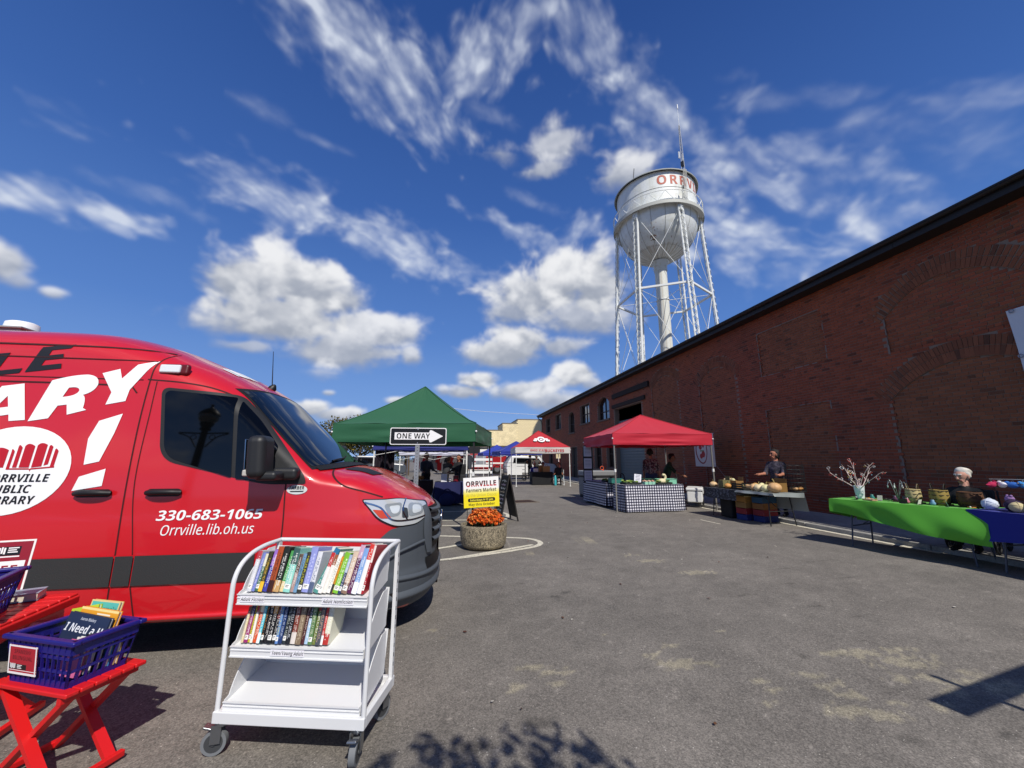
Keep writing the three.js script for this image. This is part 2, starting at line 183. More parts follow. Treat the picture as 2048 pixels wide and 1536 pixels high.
{
  const lines = (a, b, fine0, fine1, df, coarse) => { const l = []; let x = a; while (x < b - 1e-6) { l.push(x); let s = df; if (x < fine0) s = Math.max(df, Math.min(coarse, (fine0 - x) * 0.25)); else if (x >= fine1) s = Math.max(df, Math.min(coarse, (x - fine1) * 0.25)); x += s; } l.push(b); return l; };
  const xs = lines(-160, 160, -1.6, 5.6, 0.035, 14), zs = lines(-220, 60, -6.0, -1.5, 0.03, 14);
  const pos = [], uv = [], col = [], idx = [];
  // pale dried splashes, where they lie on the lot: x, z, size
  const spl = [[0.62, -3.15, .10], [0.78, -3.05, .10], [0.5, -2.9, .07], [0.72, -2.88, .05], [1.75, -3.05, .16], [1.62, -3.2, .05], [1.92, -3.0, .09], [1.85, -3.3, .05], [1.55, -3.02, .04], [2.15, -2.75, .06], [2.2, -2.62, .05], [2.0, -2.5, .05], [2.55, -2.75, .08], [2.6, -2.6, .08], [2.62, -2.5, .06], [2.4, -2.35, .12], [2.6, -2.3, .12], [2.95, -3.0, .08], [3.1, -3.0, .05], [3.25, -2.95, .15], [3.45, -2.8, .22], [3.6, -2.95, .12], [3.35, -2.6, .08], [3.15, -2.6, .07], [3.5, -2.5, .13], [3.75, -2.6, .1], [3.7, -2.42, .16], [3.3, -2.4, .08], [3.05, -2.3, .06], [2.85, -2.35, .05], [4.1, -2.3, .12], [-.15, -3.9, .07], [-.02, -3.7, .04], [1.35, -3.6, .04], [2.4, -3.5, .04], [2.9, -6.3, .14], [3.05, -5.9, .16], [3.35, -5.2, .2], [2.55, -7.4, .2], [1.35, -6.6, .08]];
  const dark = [[.1, -1.9, .06], [.2, -2.4, .07], [2.5, -2.1, .05], [3.1, -2.05, .06], [.55, -2.55, .1], [2.75, -3.0, .05], [4.2, -4.6, .05], [3.8, -3.9, .05], [.9, -5.1, .05], [1.2, -4.6, .06], [1.35, -4.7, .05], [-.1, -5.4, .07]];
  const streaks = [[4.6, -5.2, .28, .02], [5.1, -4.7, .2, .02], [4.0, -3.6, .16, .02], [3.0, -2.5, .2, .02], [5.6, -5.5, .22, .02], [3.3, -4.3, .25, .02], [2.9, -6.8, .3, .03], [1.9, -5.6, .2, .02]];
  for (const z of zs) for (const x of xs) {
    pos.push(x, 0, z); uv.push(x / 2.9, z / 2.9);
    let k = 1.0 + (fbm(x * 0.35, z * 0.35, 1, 4) - 0.5) * 0.3 + (fbm(x * 1.6, z * 1.6, 5, 3) - 0.5) * 0.14, cr = 1, cg = 1, cb = 1;
    if (z > -9 && z < 0 && x > -3 && x < 8) {
      const wx = (fbm(x * 9, z * 9, 2, 3) - 0.5) * 0.22, wz = (fbm(x * 9 + 40, z * 9, 2, 3) - 0.5) * 0.14, ht = fbm(x * 26, z * 26, 8, 3); let s = 0;
      for (const [sx, sz, sr] of spl) { const d = Math.hypot((x + wx - sx) / (sr * 1.35), (z + wz - sz) / (sr * 0.62)); if (d < 1.6) s = Math.max(s, sst(0.95, 0.45, d + (ht - 0.5) * 1.9)); }
      cr += s * 0.62; cg += s * 0.6; cb += s * 0.36;
      let dk = 0; for (const [sx, sz, sr] of dark) { const d = Math.hypot((x + wx * .4 - sx) / (sr * 1.2), (z + wz * .4 - sz) / (sr * .7)); if (d < 1.4) dk = Math.max(dk, sst(1.2, 0.4, d + (ht - 0.5) * 1.2)); }
      for (const [sx, sz, l, w] of streaks) { const d = Math.hypot((x - sx) / l, (z - sz + (x - sx) * 0.12) / w); if (d < 1.4) dk = Math.max(dk, 0.7 * sst(1.3, 0.3, d + (ht - 0.5))); }
      k *= 1 - 0.4 * dk;
      // scattered grit
      if (h3(Math.round(x * 33), Math.round(z * 33), 3) > 0.996) k *= 1.5;
    }
    col.push(k * cr, k * cg, k * cb);
  }
  const nx = xs.length;
  for (let j = 0; j < zs.length - 1; j++) for (let i = 0; i < nx - 1; i++) { const a = j * nx + i; idx.push(a, a + nx, a + 1, a + 1, a + nx, a + nx + 1); }
  const g = new THREE.BufferGeometry(); g.setAttribute('position', new THREE.Float32BufferAttribute(pos, 3)); g.setAttribute('uv', new THREE.Float32BufferAttribute(uv, 2)); g.setAttribute('color', new THREE.Float32BufferAttribute(col, 3)); g.setIndex(idx); g.computeVertexNormals();
  struct('ground', g, new THREE.MeshStandardMaterial({ map: asphaltTex, bumpMap: asphaltBump, bumpScale: 0.002, roughness: 0.92, vertexColors: true, color: new THREE.Color(1.0, 1.0, 1.0) }));
}
// painted lines lie 4 mm above the asphalt
const paintTex = (() => { const n = 256; return dataTex(n, (i, j) => { const w = tn(i, j, n, 60, 31), v = 214 - (tn(i, j, n, 20, 32) - 0.5) * 30 - (w > 0.8 ? 60 : 0) - h3(i, j, 33) * 14; return [v, v * 0.97, v * 0.88]; }); })();
const paintM = new THREE.MeshStandardMaterial({ map: paintTex, roughness: 0.85, side: THREE.DoubleSide });
function stripe(pts, w, y = 0.005) { // a painted strip along points
  const L = new THREE.CatmullRomCurve3(pts.map(p => V(p[0], 0, p[1])), false, 'centripetal'), n = Math.max(2, pts.length > 2 ? pts.length * 10 : 20); let len = L.getLength();
  return surf(n, 1, (u, v) => { const p = L.getPointAt(u), t = L.getTangentAt(u); const o = (v - 0.5) * w * (1 + (fbm(u * len * 6, v * 3, 1, 3) - 0.5) * 0.25); return [p.x - t.z * o, y, p.z + t.x * o, u * len * 1.5, v * w * 1.5 + 0.1]; });
}
struct('painted_loop', merge([stripe([[-1.6, -6.2], [-.16, -6.4], [.6, -6.65], [1.15, -6.9], [1.55, -7.15], [1.68, -7.45], [1.55, -7.78], [1.1, -7.98], [.3, -8.2], [-.25, -8.36], [-1.6, -8.6]], 0.1), stripe([[.0, -6.42], [.8, -6.85], [1.5, -7.25]], .09, .0065)]), paintM);
struct('painted_stripe', merge([stripe([[-1.5, -6.8], [-.2, -7.2], [.3, -7.5]], 0.1), stripe([[-1.6, -9.2], [-.28, -9.57], [.45, -9.5]], .1), stripe([[-2, -10.5], [1.38, -10.3]], .1), stripe([[1.42, -10.3], [1.6, -11.3], [1.2, -12.3]], .1), stripe([[-2, -11.9], [.7, -12.1]], .1)]), paintM);
struct('lane_line', merge([stripe([[7.93, -70], [7.93, -5.6]], 0.13), stripe([[8.0, -7.3], [8.25, -6.75], [8.7, -6.2], [9.2, -5.8]], .1, .0065), stripe([[6.3, -9.5], [6.34, -8.8]], .05)]), paintM);
// concrete apron between the line and the wall
const concTex = (() => { const n = 512; return dataTex(n, (i, j) => { const v = 150 + (tn(i, j, n, 200, 41) - 0.5) * 26 + (tn(i, j, n, 30, 42) - 0.5) * 22 + (tn(i, j, n, 6, 43) - 0.5) * 24; return [v, v * 0.985, v * 0.95]; }); })();
const concM = new THREE.MeshStandardMaterial({ map: concTex, roughness: 0.9, side: THREE.DoubleSide });
const uvm = (g, s = 0.4) => { const p = g.attributes.position, n = g.attributes.normal, u = new Float32Array(p.count * 2); for (let i = 0; i < p.count; i++) { const ax = Math.abs(n.getX(i)), ay = Math.abs(n.getY(i)), az = Math.abs(n.getZ(i)); const q = ay >= ax && ay >= az ? [p.getX(i), p.getZ(i)] : ax > az ? [p.getZ(i), p.getY(i)] : [p.getX(i), p.getY(i)]; u[2 * i] = q[0] * s; u[2 * i + 1] = q[1] * s; } g.setAttribute('uv', new THREE.BufferAttribute(u, 2)); return g; };
struct('pavement', merge(Array.from({ length: 25 }, (_, i) => uvm(rbox(1.98, 0.1, 2.385, .012, 9.01, 0.035, 3.8 - i * 2.4 - 1.2)))), concM);

// ================================================================ red library van (front half of it in view), built in world x, y and offset z from its centre line
{
  const CZ = -4.54, XN = -0.10;
  const van = thing('library_van', 'red high-roof library van with white and black lettering, parked at left behind the book cart', 'van', [-3.1, 0, CZ]);
  const ipol = (tab, x) => { if (x <= tab[0][0]) return tab[0][1]; for (let i = 1; i < tab.length; i++) if (x <= tab[i][0]) { const p0 = tab[Math.max(0, i - 2)], p1 = tab[i - 1], p2 = tab[i], p3 = tab[Math.min(tab.length - 1, i + 1)], h = p2[0] - p1[0], t = (x - p1[0]) / h; const m1 = (p2[1] - p0[1]) / (p2[0] - p0[0] || 1) * h, m2 = (p3[1] - p1[1]) / (p3[0] - p1[0] || 1) * h; const t2 = t * t, t3 = t2 * t; return (2 * t3 - 3 * t2 + 1) * p1[1] + (t3 - 2 * t2 + t) * m1 + (-2 * t3 + 3 * t2) * p2[1] + (t3 - t2) * m2; } return tab[tab.length - 1][1]; };
  const TOP = [[-6.1, 2.60], [-5.9, 2.65], [-5.2, 2.665], [-4, 2.68], [-3.4, 2.685], [-3.06, 2.665], [-2.68, 2.575], [-2.43, 2.475], [-2.11, 2.335], [-1.84, 2.175], [-1.62, 1.965], [-1.34, 1.69], [-1.12, 1.49], [-.98, 1.435], [-.80, 1.405], [-.60, 1.33], [-.42, 1.235], [-.28, 1.15], [-.19, 1.075], [-.14, .99], [-.1, .80]];
  const CAP = [[-6.1, .3], [-3, .30], [-2.2, .30], [-1.6, .27], [-1.2, .22], [-1.0, .17], [-.6, .17], [-.3, .16], [-.1, .2]];
  const SIDE = [[.2, .93], [.34, .965], [.5, .985], [.7, .99], [.95, .99], [1.1, .982], [1.32, .972], [1.45, .962], [2.05, .895], [2.35, .855], [2.5, .83], [2.8, .80]];
  const NOSE = [[.2, -.2], [.27, -.14], [.42, -.105], [.5, -.105], [.56, -.125], [.7, -.125], [.9, -.13], [1.02, -.15], [1.1, -.19], [1.5, -.3]];
  const T = x => ipol(TOP, x), capR = x => ipol(CAP, x);
  function w(x, y) { // half width at a point of the side view
    const d = ipol(NOSE, y) - x; if (d <= 0) return 0;
    const tl = x + 6.1; let pl = 1; if (tl < 0.25) pl = 0.93 + 0.07 * Math.sqrt(Math.max(0, 1 - Math.pow(1 - tl / 0.25, 2)));
    const plan = Math.pow(1 - Math.pow(1 - Math.min(1, d / 1.15), 3.0), 1 / 2.6);
    const top = T(x), r = capR(x), u = top - y; if (u <= 0) return 0;
    const q = clamp((r - u) / r, 0, 1), cap = Math.pow(Math.max(0, 1 - Math.pow(q, 2.2)), 1 / 3.0);
    return ipol(SIDE, y) * plan * pl * cap;
  }
  const grad = (x, y) => { const e = 0.006, wx = (w(x + e, y) - w(x - e, y)) / (2 * e), wy = (w(x, y + e) - w(x, y - e)) / (2 * e), l = Math.hypot(wx, wy, 1); return [-wx / l, -wy / l, 1 / l]; };
  // side, front and top projections onto the skin, with lift o along the normal; local coordinates of the van
  const onSide = (o, s = 1) => (x, y) => { const k = lerp(1, (4.54 - ipol(SIDE, y)) / 3.55, sst(-1.2, -1.55, x)); x *= k; y = 1.5 + (y - 1.5) * k; const n = grad(x, y), z = w(x, y); return [x + n[0] * o + 3.1, y + n[1] * o, s * (z + n[2] * o), n[0], n[1], s * n[2]]; };
  const onFront = o => (z, y) => { const az = Math.max(Math.abs(z), 2e-3); let a = -3, b = ipol(NOSE, y) - 1e-4; for (let i = 0; i < 40; i++) { const m = (a + b) / 2; if (w(m, y) >= az) a = m; else b = m; } let n = grad(a, y); const s = Math.sign(z) || 1; if (az < 0.03) { const e = 0.004; n = [1, 0, 0]; let T1 = T(a), sl = (T(a + e) - T(a - e)) / (2 * e); if (y > 1.05) { const l = Math.hypot(sl, 1); n = [-sl / l, 1 / l, 0]; } } return [a + n[0] * o + 3.1, y + n[1] * o, z + s * n[2] * o, n[0], n[1], s * n[2]]; };
  const onTop = o => (x, z) => { const az = Math.abs(z); let a = 0.6, b = T(x); for (let i = 0; i < 40; i++) { const m = (a + b) / 2; if (w(x, m) >= az) a = m; else b = m; } const n = grad(x, a), s = Math.sign(z) || 1; const l = Math.hypot(n[0], n[1], n[2]); return [x + n[0] * o + 3.1, a + n[1] * o, z + s * n[2] * o, n[0] / l, n[1] / l, s * n[2] / l]; };
  // the skin
  const red = new THREE.MeshPhysicalMaterial({ color: new THREE.Color('#c4131f'), roughness: 0.42, clearcoat: 0.9, clearcoatRoughness: 0.06, side: THREE.DoubleSide });
  const xs = []; for (let x = -6.1; x < -3.2; x += 0.14) xs.push(x); for (let x = -3.2; x < -0.5; x += 0.04) xs.push(x); for (let k = 0; k <= 46; k++) { const t = 1 - k / 46; xs.push(XN - 0.001 - 0.40 * t * t); }
  const NR = 66, pos = [], nor = [], idx = [];
  for (const s of [1, -1]) {
    const b0 = pos.length / 3;
    for (const x of xs) {
      let yb = 0.30; if (x > -0.6) yb = lerp(0.30, 0.22, sst(-0.6, -0.35, x));
      const top = T(x), r = capR(x), y1 = top - r;
      for (let j = 0; j <= NR; j++) {
        let y; if (j <= 40) y = lerp(yb, y1, j / 40); else { const q = Math.sin((j - 40) / (NR - 40) * Math.PI / 2); y = top - r * (1 - q); }
        const z = w(x, y), n = grad(x, Math.min(y, top - 0.0005)); pos.push(x + 3.1, y, s * z); nor.push(n[0], n[1], s * n[2]);
      }
    }
    for (let i = 0; i < xs.length - 1; i++) for (let j = 0; j < NR; j++) { const a = b0 + i * (NR + 1) + j, b = a + NR + 1; if (s > 0) idx.push(a, b, a + 1, b, b + 1, a + 1); else idx.push(a, a + 1, b, b, a + 1, b + 1); }
  }
  const bg = new THREE.BufferGeometry(); bg.setAttribute('position', new THREE.Float32BufferAttribute(pos, 3)); bg.setAttribute('normal', new THREE.Float32BufferAttribute(nor, 3)); bg.setIndex(idx);
  // wheel arches are cut out of the lower side: drop the triangles inside the arch circles
  { const p = bg.attributes.position, keep = []; const I = bg.index.array; const inside = i => { const x = p.getX(i) - 3.1, y = p.getY(i); return Math.hypot(x + 1.08, y - 0.36) < 0.43 || Math.hypot(x + 4.75, y - 0.36) < 0.43; }; for (let t = 0; t < I.length; t += 3) if (!(inside(I[t]) && inside(I[t + 1]) && inside(I[t + 2]))) keep.push(I[t], I[t + 1], I[t + 2]); bg.setIndex(keep); }
  const body = P('body', bg, red, van);
  const rubber = mat('#0d0d0e', 0.7), plastic = mat('#1b1c1e', 0.62), grey = mat('#4a5057', 0.55), chrome = mat('#c9cdd2', 0.18, { metalness: 1 }), seamM = mat('#3a0408', 0.8), white = mat('#eef0f0', 0.45), black = mat('#15151a', 0.5);
  P('floor_pan', [box(5.6, 0.05, 1.7, -0.15, 0.36, 0), box(5.4, 0.22, .12, -.1, .3, .6), box(5.4, .22, .12, -.1, .3, -.6), box(.5, .3, 1.5, 2.3, .42, 0)], rubber, van);
  P('rear_panel', box(0.02, 2.3, 1.6, -2.98, 1.5, 0), red, van);
  // dark lower rubbing band and its two gaps
  const bandM = mat('#2b2c2d', 0.75, { bumpMap: asphaltBump, bumpScale: 0.001 });
  for (const [a, b] of [[-5.9, -2.475], [-2.465, -2.345], [-2.335, -1.50]]) for (const s of [1, -1]) P('rubbing_strip', drape(rpoly([[a, .575], [b, .575], [b, .785], [a, .785]], .006), onSide(0.014, s), 0.1), bandM, body);
  for (const s of [1, -1]) P('sill', tube([[-2.7, .335, s * .972], [0, .335, s * .972], [1.6, .335, s * .972]], 0.022, 8, 6), red, body);
  // panel gaps, and pressed lines whose groove shade is painted as dark strips
  const line = (pts, wd, o, m = seamM, s = 1) => { const c = new THREE.CatmullRomCurve3(pts.map(p => V(p[0], p[1], 0)), false, 'centripetal'), n = pts.length * 12, f = onSide(o, s); return surf(n, 1, (u, v) => { const p = c.getPointAt(u), t = c.getTangentAt(u), k = (v - .5) * wd; const q = f(p.x - t.y * k, p.y + t.x * k); return [q[0], q[1], q[2]]; }); };
  const seams = [];
  for (const s of [1, -1]) seams.push(line([[-2.40, 2.41], [-2.43, 2.3], [-2.47, 1.9], [-2.485, 1.3], [-2.475, .79]], .011, .002, seamM, s), line([[-2.475, .57], [-2.47, .34]], .011, .002, seamM, s), line([[-2.40, 2.13], [-2.41, 1.9], [-2.43, 1.3], [-2.36, .79]], .008, .002, seamM, s), line([[-2.34, .57], [-2.28, .34]], .01, .002, seamM, s), line([[-2.47, 2.145], [-2.2, 2.125], [-1.98, 2.085], [-1.8, 2.01], [-1.62, 1.85], [-1.42, 1.6], [-1.345, 1.48], [-1.335, 1.25], [-1.33, .82], [-1.40, .6], [-1.46, .4]], .011, .002, seamM, s), line([[-5.7, 2.40], [-2.42, 2.41]], .012, .006, seamM, s), line([[-5.7, 2.31], [-2.44, 2.30]], .007, .006, seamM, s), line([[-5.7, 2.15], [-2.5, 2.14]], .007, .0035, seamM, s), line([[-5.7, 2.095], [-2.62, 2.085], [-2.55, 2.07], [-2.53, 2.03]], .012, .0035, seamM, s), line([[-1.06, 1.44], [-1.0, 1.36], [-.9, 1.285], [-.72, 1.225], [-.58, 1.175]], .011, .002, seamM, s));
  for (const g of seams) P('dark_groove_strip', g, seamM, body);
  // a raised crease under the window
  
  // doors: side glass
  const glassM = new THREE.MeshPhysicalMaterial({ color: new THREE.Color('#050607'), roughness: 0.03, side: THREE.DoubleSide });
  for (const s of [1, -1]) {
    const fr = P('window_frame', drape(rpoly([[-2.355, 2.085, .07], [-1.78, 2.035, .06], [-1.57, 1.83, .2], [-1.20, 1.36, .03], [-1.18, 1.30, .03], [-1.50, 1.30, .1], [-2.285, 1.50, .13]], .05), onSide(0.006, s), .06), plastic, van);
    P('window_pane', drape(rpoly([[-2.325, 2.06, .06], [-1.80, 2.010, .02], [-1.745, 1.355, .02], [-2.255, 1.525, .11]], .04), onSide(0.010, s), .06), glassM, fr);
    P('quarter_pane', drape(rpoly([[-1.765, 1.985, .02], [-1.58, 1.80, .16], [-1.43, 1.60, .02], [-1.47, 1.33, .02], [-1.715, 1.345, .02]], .02), onSide(0.010, s), .06), glassM, fr);
    // mirror on its triangular foot
    const mi = P('wing_mirror', [tr(new RoundedBoxGeometry(.14, .33, .22, 4, .055), -1.475 + 3.1, 1.52, s * 1.16, 0, 0, .06), rbox(.16, .07, .26, .03, -1.40 + 3.1, 1.375, s * 1.10), rbox(.20, .1, .12, .035, -1.33 + 3.1, 1.385, s * 1.01)], mat('#202123', 0.5), van);
    P('mirror_glass', tr(new RoundedBoxGeometry(.01, .27, .17, 2, .004), -1.55 + 3.1, 1.52, s * 1.16, 0, 0, .06), mat('#8a97a5', .04, { metalness: 1 }), mi);
    P('mirror_lamp', rbox(.05, .05, .03, .012, -1.53 + 3.1, 1.40, s * 1.235), mat('#b9b4ac', .3), mi);
    // handles
    for (const hx of [-2.70, -2.215]) { P('door_handle', [tube([[hx + 3.1 - .12, 1.245, s * .992], [hx + 3.1 - .06, 1.25, s * 1.022], [hx + 3.1 + .06, 1.25, s * 1.022], [hx + 3.1 + .12, 1.245, s * .992]], .02, 16, 8), drape(rpoly([[hx - .12, 1.215], [hx + .12, 1.215], [hx + .12, 1.275], [hx - .12, 1.275]], .03), onSide(0.003, s), .06)], mat('#101012', .55), van); }
    // side lamp high on the B pillar
    const lf = P('marker_lamp', tr(new RoundedBoxGeometry(.21, .1, .05, 3, .024), -2.365 + 3.1, 2.262, s * (w(-2.36, 2.262) + .012), s * -.14), mat('#5b0a10', .4), van); P('lamp_lens', tr(new RoundedBoxGeometry(.16, .075, .03, 3, .014), -2.395 + 3.1, 2.264, s * (w(-2.39, 2.264) + .034), s * -.14), mat('#dfe3e4', .15, { clearcoat: 1 }), lf);
  }
  // windscreen, cowl, bonnet line
  const ws = []; { const N = 24; const f = onTop(0.006); const edge = v => lerp(.875, .74, v); ws.push(surf(40, N, (u, v) => { const z = lerp(-1, 1, u) * edge(v); const a = Math.abs(z); let y = lerp(1.475 - .035 * Math.pow(a / .88, 2), 2.155 - 0.05 * Math.pow(a / .74, 2) , v); const q = onFront(.005)(z, y); return [q[0], q[1], q[2]]; })); }
  P('windscreen_seal', surf(40, 24, (u, v) => { const z = lerp(-1, 1, u) * lerp(.90, .765, v); const a = Math.abs(z); const y = lerp(1.45 - .035 * Math.pow(a / .88, 2), 2.178 - .05 * Math.pow(a / .74, 2), v); const q = onFront(.0025)(z, y); return [q[0], q[1], q[2]]; }), rubber, van);
  const wsM = new THREE.MeshPhysicalMaterial({ color: new THREE.Color('#0a1118'), roughness: 0.035, side: THREE.DoubleSide });
  const wsc = P('windscreen', ws, wsM, van);
  for (const z0 of [0.55, -0.2]) P('wiper', (() => { const f = onFront(.02); return tube([[0, 0], [.2, .015], [.45, .03], [.62, .05]].map(([a, b]) => { const q = f(z0 - a, 1.47 + b); return [q[0], q[1], q[2]]; }), .009, 16, 6); })(), rubber, wsc);
  P('cowl', surf(40, 4, (u, v) => { const z = lerp(-.86, .86, u), a = Math.abs(z); const q = onFront(.012)(z, lerp(1.435, 1.462, v) - .035 * Math.pow(a / .88, 2)); return [q[0], q[1], q[2]]; }), rubber, van);
  const top = onTop(.004);
  const bl = (pts, wd) => { const c = new THREE.CatmullRomCurve3(pts.map(p => V(p[0], 0, p[1])), false, 'centripetal'); return surf(pts.length * 10, 1, (u, v) => { const p = c.getPointAt(u), t = c.getTangentAt(u), k = (v - .5) * wd; const q = top(p.x - t.z * k, p.z + t.x * k); return [q[0], q[1], q[2]]; }); };
  
  for (const s of [1, -1]) P('bonnet_vent', drape(rpoly([[-.98, s * .62], [-.72, s * .60], [-.66, s * .36], [-.93, s * .33]], .015), onTop(.006), .05), mat('#131416', .6), van);
  // grey bumper and grille: laid on the nose
  const bz = []; for (const s of [1, -1]) bz.push(drape(rpoly([[-.86, .36, .02], [-.80, .60, .02], [-.62, .80, .03], [-.50, .905, .03], [-.30, .93, .05], [-.165, .94, .005], [-.165, .25, .005], [-.6, .25, .02]], .02), onSide(.006, s), .035));
  bz.push(surf(60, 44, (u, v) => { const y = lerp(.235, .945, v), z = lerp(-.66, .66, u); const q = onFront(.007)(z, y); return [q[0], q[1], q[2]]; }));
  const bumper = P('bumper', bz, grey, van);
  const nose = (z0, z1, y0, y1, o, m, name, par, nu = 40, nv = 4) => P(name, surf(nu, nv, (u, v) => { const q = onFront(o)(lerp(z0, z1, u), lerp(y0, y1, v)); return [q[0], q[1], q[2]]; }), m, par);
  P('lower_lip', surf(80, 6, (u, v) => { const z = lerp(-.86, .86, u), th = v * Math.PI; const q = onFront(0.004 + .035 * Math.sin(th))(z, .30 + .08 * v); return [q[0], q[1], q[2]]; }), grey, bumper);
  P('bumper_lip', surf(80, 6, (u, v) => { const z = lerp(-.84, .84, u), th = v * Math.PI; const q = onFront(0.004 + .022 * Math.sin(th))(z, .435 + .05 * v + .03 * Math.pow(Math.abs(z) / .84, 3)); return [q[0], q[1], q[2]]; }), grey, bumper);
  nose(-.55, .55, .50, .60, .012, mat('#0a0a0b', .6), 'lower_intake', bumper);
  const gr = nose(-.46, .46, .66, 1.035, .014, mat('#0c0d0e', .6), 'grille', van, 40, 16);
  for (let k = 0; k < 4; k++) { const y = .72 + k * .088; P('grille_bar', surf(40, 6, (u, v) => { const z = lerp(-.45, .45, u), th = v * Math.PI; const q = onFront(.016 + .03 * Math.sin(th))(z, y + .045 * (v - .5) + .02 * Math.pow(z / .45, 2)); return [q[0], q[1], q[2]]; }), grey, gr); }
  for (const s of [1, -1]) P('grille_frame', surf(4, 30, (u, v) => { const y = lerp(.64, 1.05, v); const q = onFront(.018 + .02 * Math.sin(u * Math.PI))(s * lerp(.44, .54 + .06 * Math.sin(v * 3), u), y); return [q[0], q[1], q[2]]; }), grey, gr);
  P('badge', tr(tor(.085, .012, 0, 0, 0, 0, Math.PI / 2), ipol(NOSE, .86) + 3.1 + .045, .87, 0), chrome, gr); P('badge_star', [0, 1, 2].map(k => bar([ipol(NOSE, .86) + 3.145, .87, 0], [ipol(NOSE, .86) + 3.145, .87 + .083 * Math.cos(k * 2.094), .083 * Math.sin(k * 2.094)], .008, .004)), chrome, gr);
  // fog recess on each side of the bumper
  for (const s of [1, -1]) P('bumper_fold', (() => { const f = onSide(.02, s); return tube([[-.72, .40], [-.66, .56], [-.50, .68], [-.33, .74], [-.24, .76]].map(p => { const q = f(...p); return [q[0], q[1], q[2]]; }), .014, 30, 6); })(), grey, bumper);
  // headlamps
  const lampM = new THREE.MeshPhysicalMaterial({ color: new THREE.Color('#cfd3d4'), roughness: 0.12, metalness: 0.25, clearcoat: 1, clearcoatRoughness: 0.02, side: THREE.DoubleSide });
  for (const s of [1, -1]) {
    const hl = P('headlamp', drape(rpoly([[-.735, 1.158, .02], [-.45, 1.145, .05], [-.25, 1.085, .03], [-.205, .985, .03], [-.30, .925, .04], [-.46, .925, .06], [-.60, 1.00, .06]], .03), onSide(.016, s), .03), lampM, van);
    P('lamp_housing', drape(rpoly([[-.745, 1.166, .02], [-.45, 1.153, .05], [-.24, 1.092, .03], [-.197, .983, .03], [-.297, .917, .04], [-.463, .917, .06], [-.607, .994, .06]], .03), onSide(.011, s), .03), mat('#141416', .4), hl);
    P('indicator', drape(rpoly([[-.655, 1.075], [-.56, 1.06], [-.50, .995], [-.585, 1.0]], .015), onSide(.02, s), .03), mat('#c2421b', .25, { clearcoat: 1 }), hl);
    for (const pts of [[[-.575, 1.115], [-.43, 1.115], [-.435, 1.01], [-.52, 1.005]], [[-.385, 1.105], [-.275, 1.075], [-.25, 1.0], [-.37, .99]]]) { const rf = P('reflector', drape(rpoly(pts, .035), onSide(.0185, s), .03), mat('#a9b1b6', .18, { metalness: .4 }), hl); const cx = pts.reduce((t, p) => t + p[0], 0) / 4, cy = pts.reduce((t, p) => t + p[1], 0) / 4; P('bulb_lens', drape(rpoly(pts.map(p => [cx + (p[0] - cx) * .6 + .008, cy + (p[1] - cy) * .62]), .025), onSide(.021, s), .03), mat('#c6cdd1', .1, { clearcoat: 1 }), rf); }
    P('lamp_dark_box', drape(rpoly([[-.43, 1.075], [-.385, 1.06], [-.37, .985], [-.42, .99]], .01), onSide(.0195, s), .03), mat('#3a4046', .3), hl);  // dark grey box between the two reflectors
    for (const g of [line([[-.72, 1.14], [-.6, 1.09], [-.5, .985], [-.36, .965], [-.22, .98]], .012, .021, chrome, s), line([[-.41, 1.14], [-.42, 1.05], [-.38, .97]], .01, .021, chrome, s)]) P('lamp_divider', g, chrome, hl);
  }
  // wheels
  for (const [wx, s] of [[-1.08, 1], [-1.08, -1], [-4.75, 1], [-4.75, -1]]) {
    const wh = P('wheel', tor(.265, .085, wx + 3.1, .35, s * .84, 0, 0, 0, 36), mat('#151516', .9), van);
    P('rim', [cyl(.2, .2, .1, wx + 3.1, .35, s * .85, Math.PI / 2, 0, 0, 28), tor(.2, .015, wx + 3.1, .35, s * .905), ...Array.from({ length: 8 }, (_, k) => cyl(.03, .03, .13, wx + 3.1 + .12 * Math.cos(k * .785), .35 + .12 * Math.sin(k * .785), s * .85, Math.PI / 2, 0, 0, 10))], mat('#777b80', .4, { metalness: .7 }), wh);
    P('wheel_well', new THREE.CylinderGeometry(.44, .44, .5, 24, 1, true, 0, Math.PI).rotateX(Math.PI / 2).rotateZ(Math.PI / 2 * 1).translate(wx + 3.1, .36, s * .7), rubber, van);
  }
  // antenna, roof unit
  const aq = onTop(0)(-1.97, -.05); P('antenna', [lathe([[.045, -.02], [.04, .02], [.02, .05], [.008, .06]], 14).rotateZ(-.5).translate(aq[0], aq[1], aq[2]), bar([aq[0], aq[1] + .03, aq[2]], [aq[0] - .03, aq[1] + .43, aq[2]], .006, .003)], mat('#0e0f11', .5), van);
  { const x0 = -4.40 + 3.1, rv = P('roof_vent', [rbox(.36, .10, .36, .015, x0, 2.72, 0), rbox(.41, .02, .41, .008, x0, 2.775, 0)], mat('#8f9291', .6), van); P('vent_cap', lathe([[0, .095], [.09, .092], [.118, .078], [.127, .0]], 28).translate(x0 + .02, 2.786, 0), mat('#e9ebea', .5), rv); }
  // printed lettering on the side: outlines traced on the skin
  const print = (shapes, m, name, o = .004, e = .05) => P(name, drape(shapes, onSide(o, 1), e), m, body);
  const L = pts => poly(pts);
  for (const l of [L([[-3.335, 2.175], [-3.095, 2.215], [-3.10, 2.255], [-3.235, 2.233], [-3.217, 2.278], [-3.095, 2.298], [-3.10, 2.335], [-3.20, 2.318], [-3.186, 2.362], [-3.065, 2.383], [-3.04, 2.42], [-3.255, 2.385]]), L([[-3.72, 2.11], [-3.37, 2.168], [-3.355, 2.207], [-3.52, 2.18], [-3.46, 2.33], [-3.56, 2.315], [-3.62, 2.16]])]) print([l], black, 'black_letter');
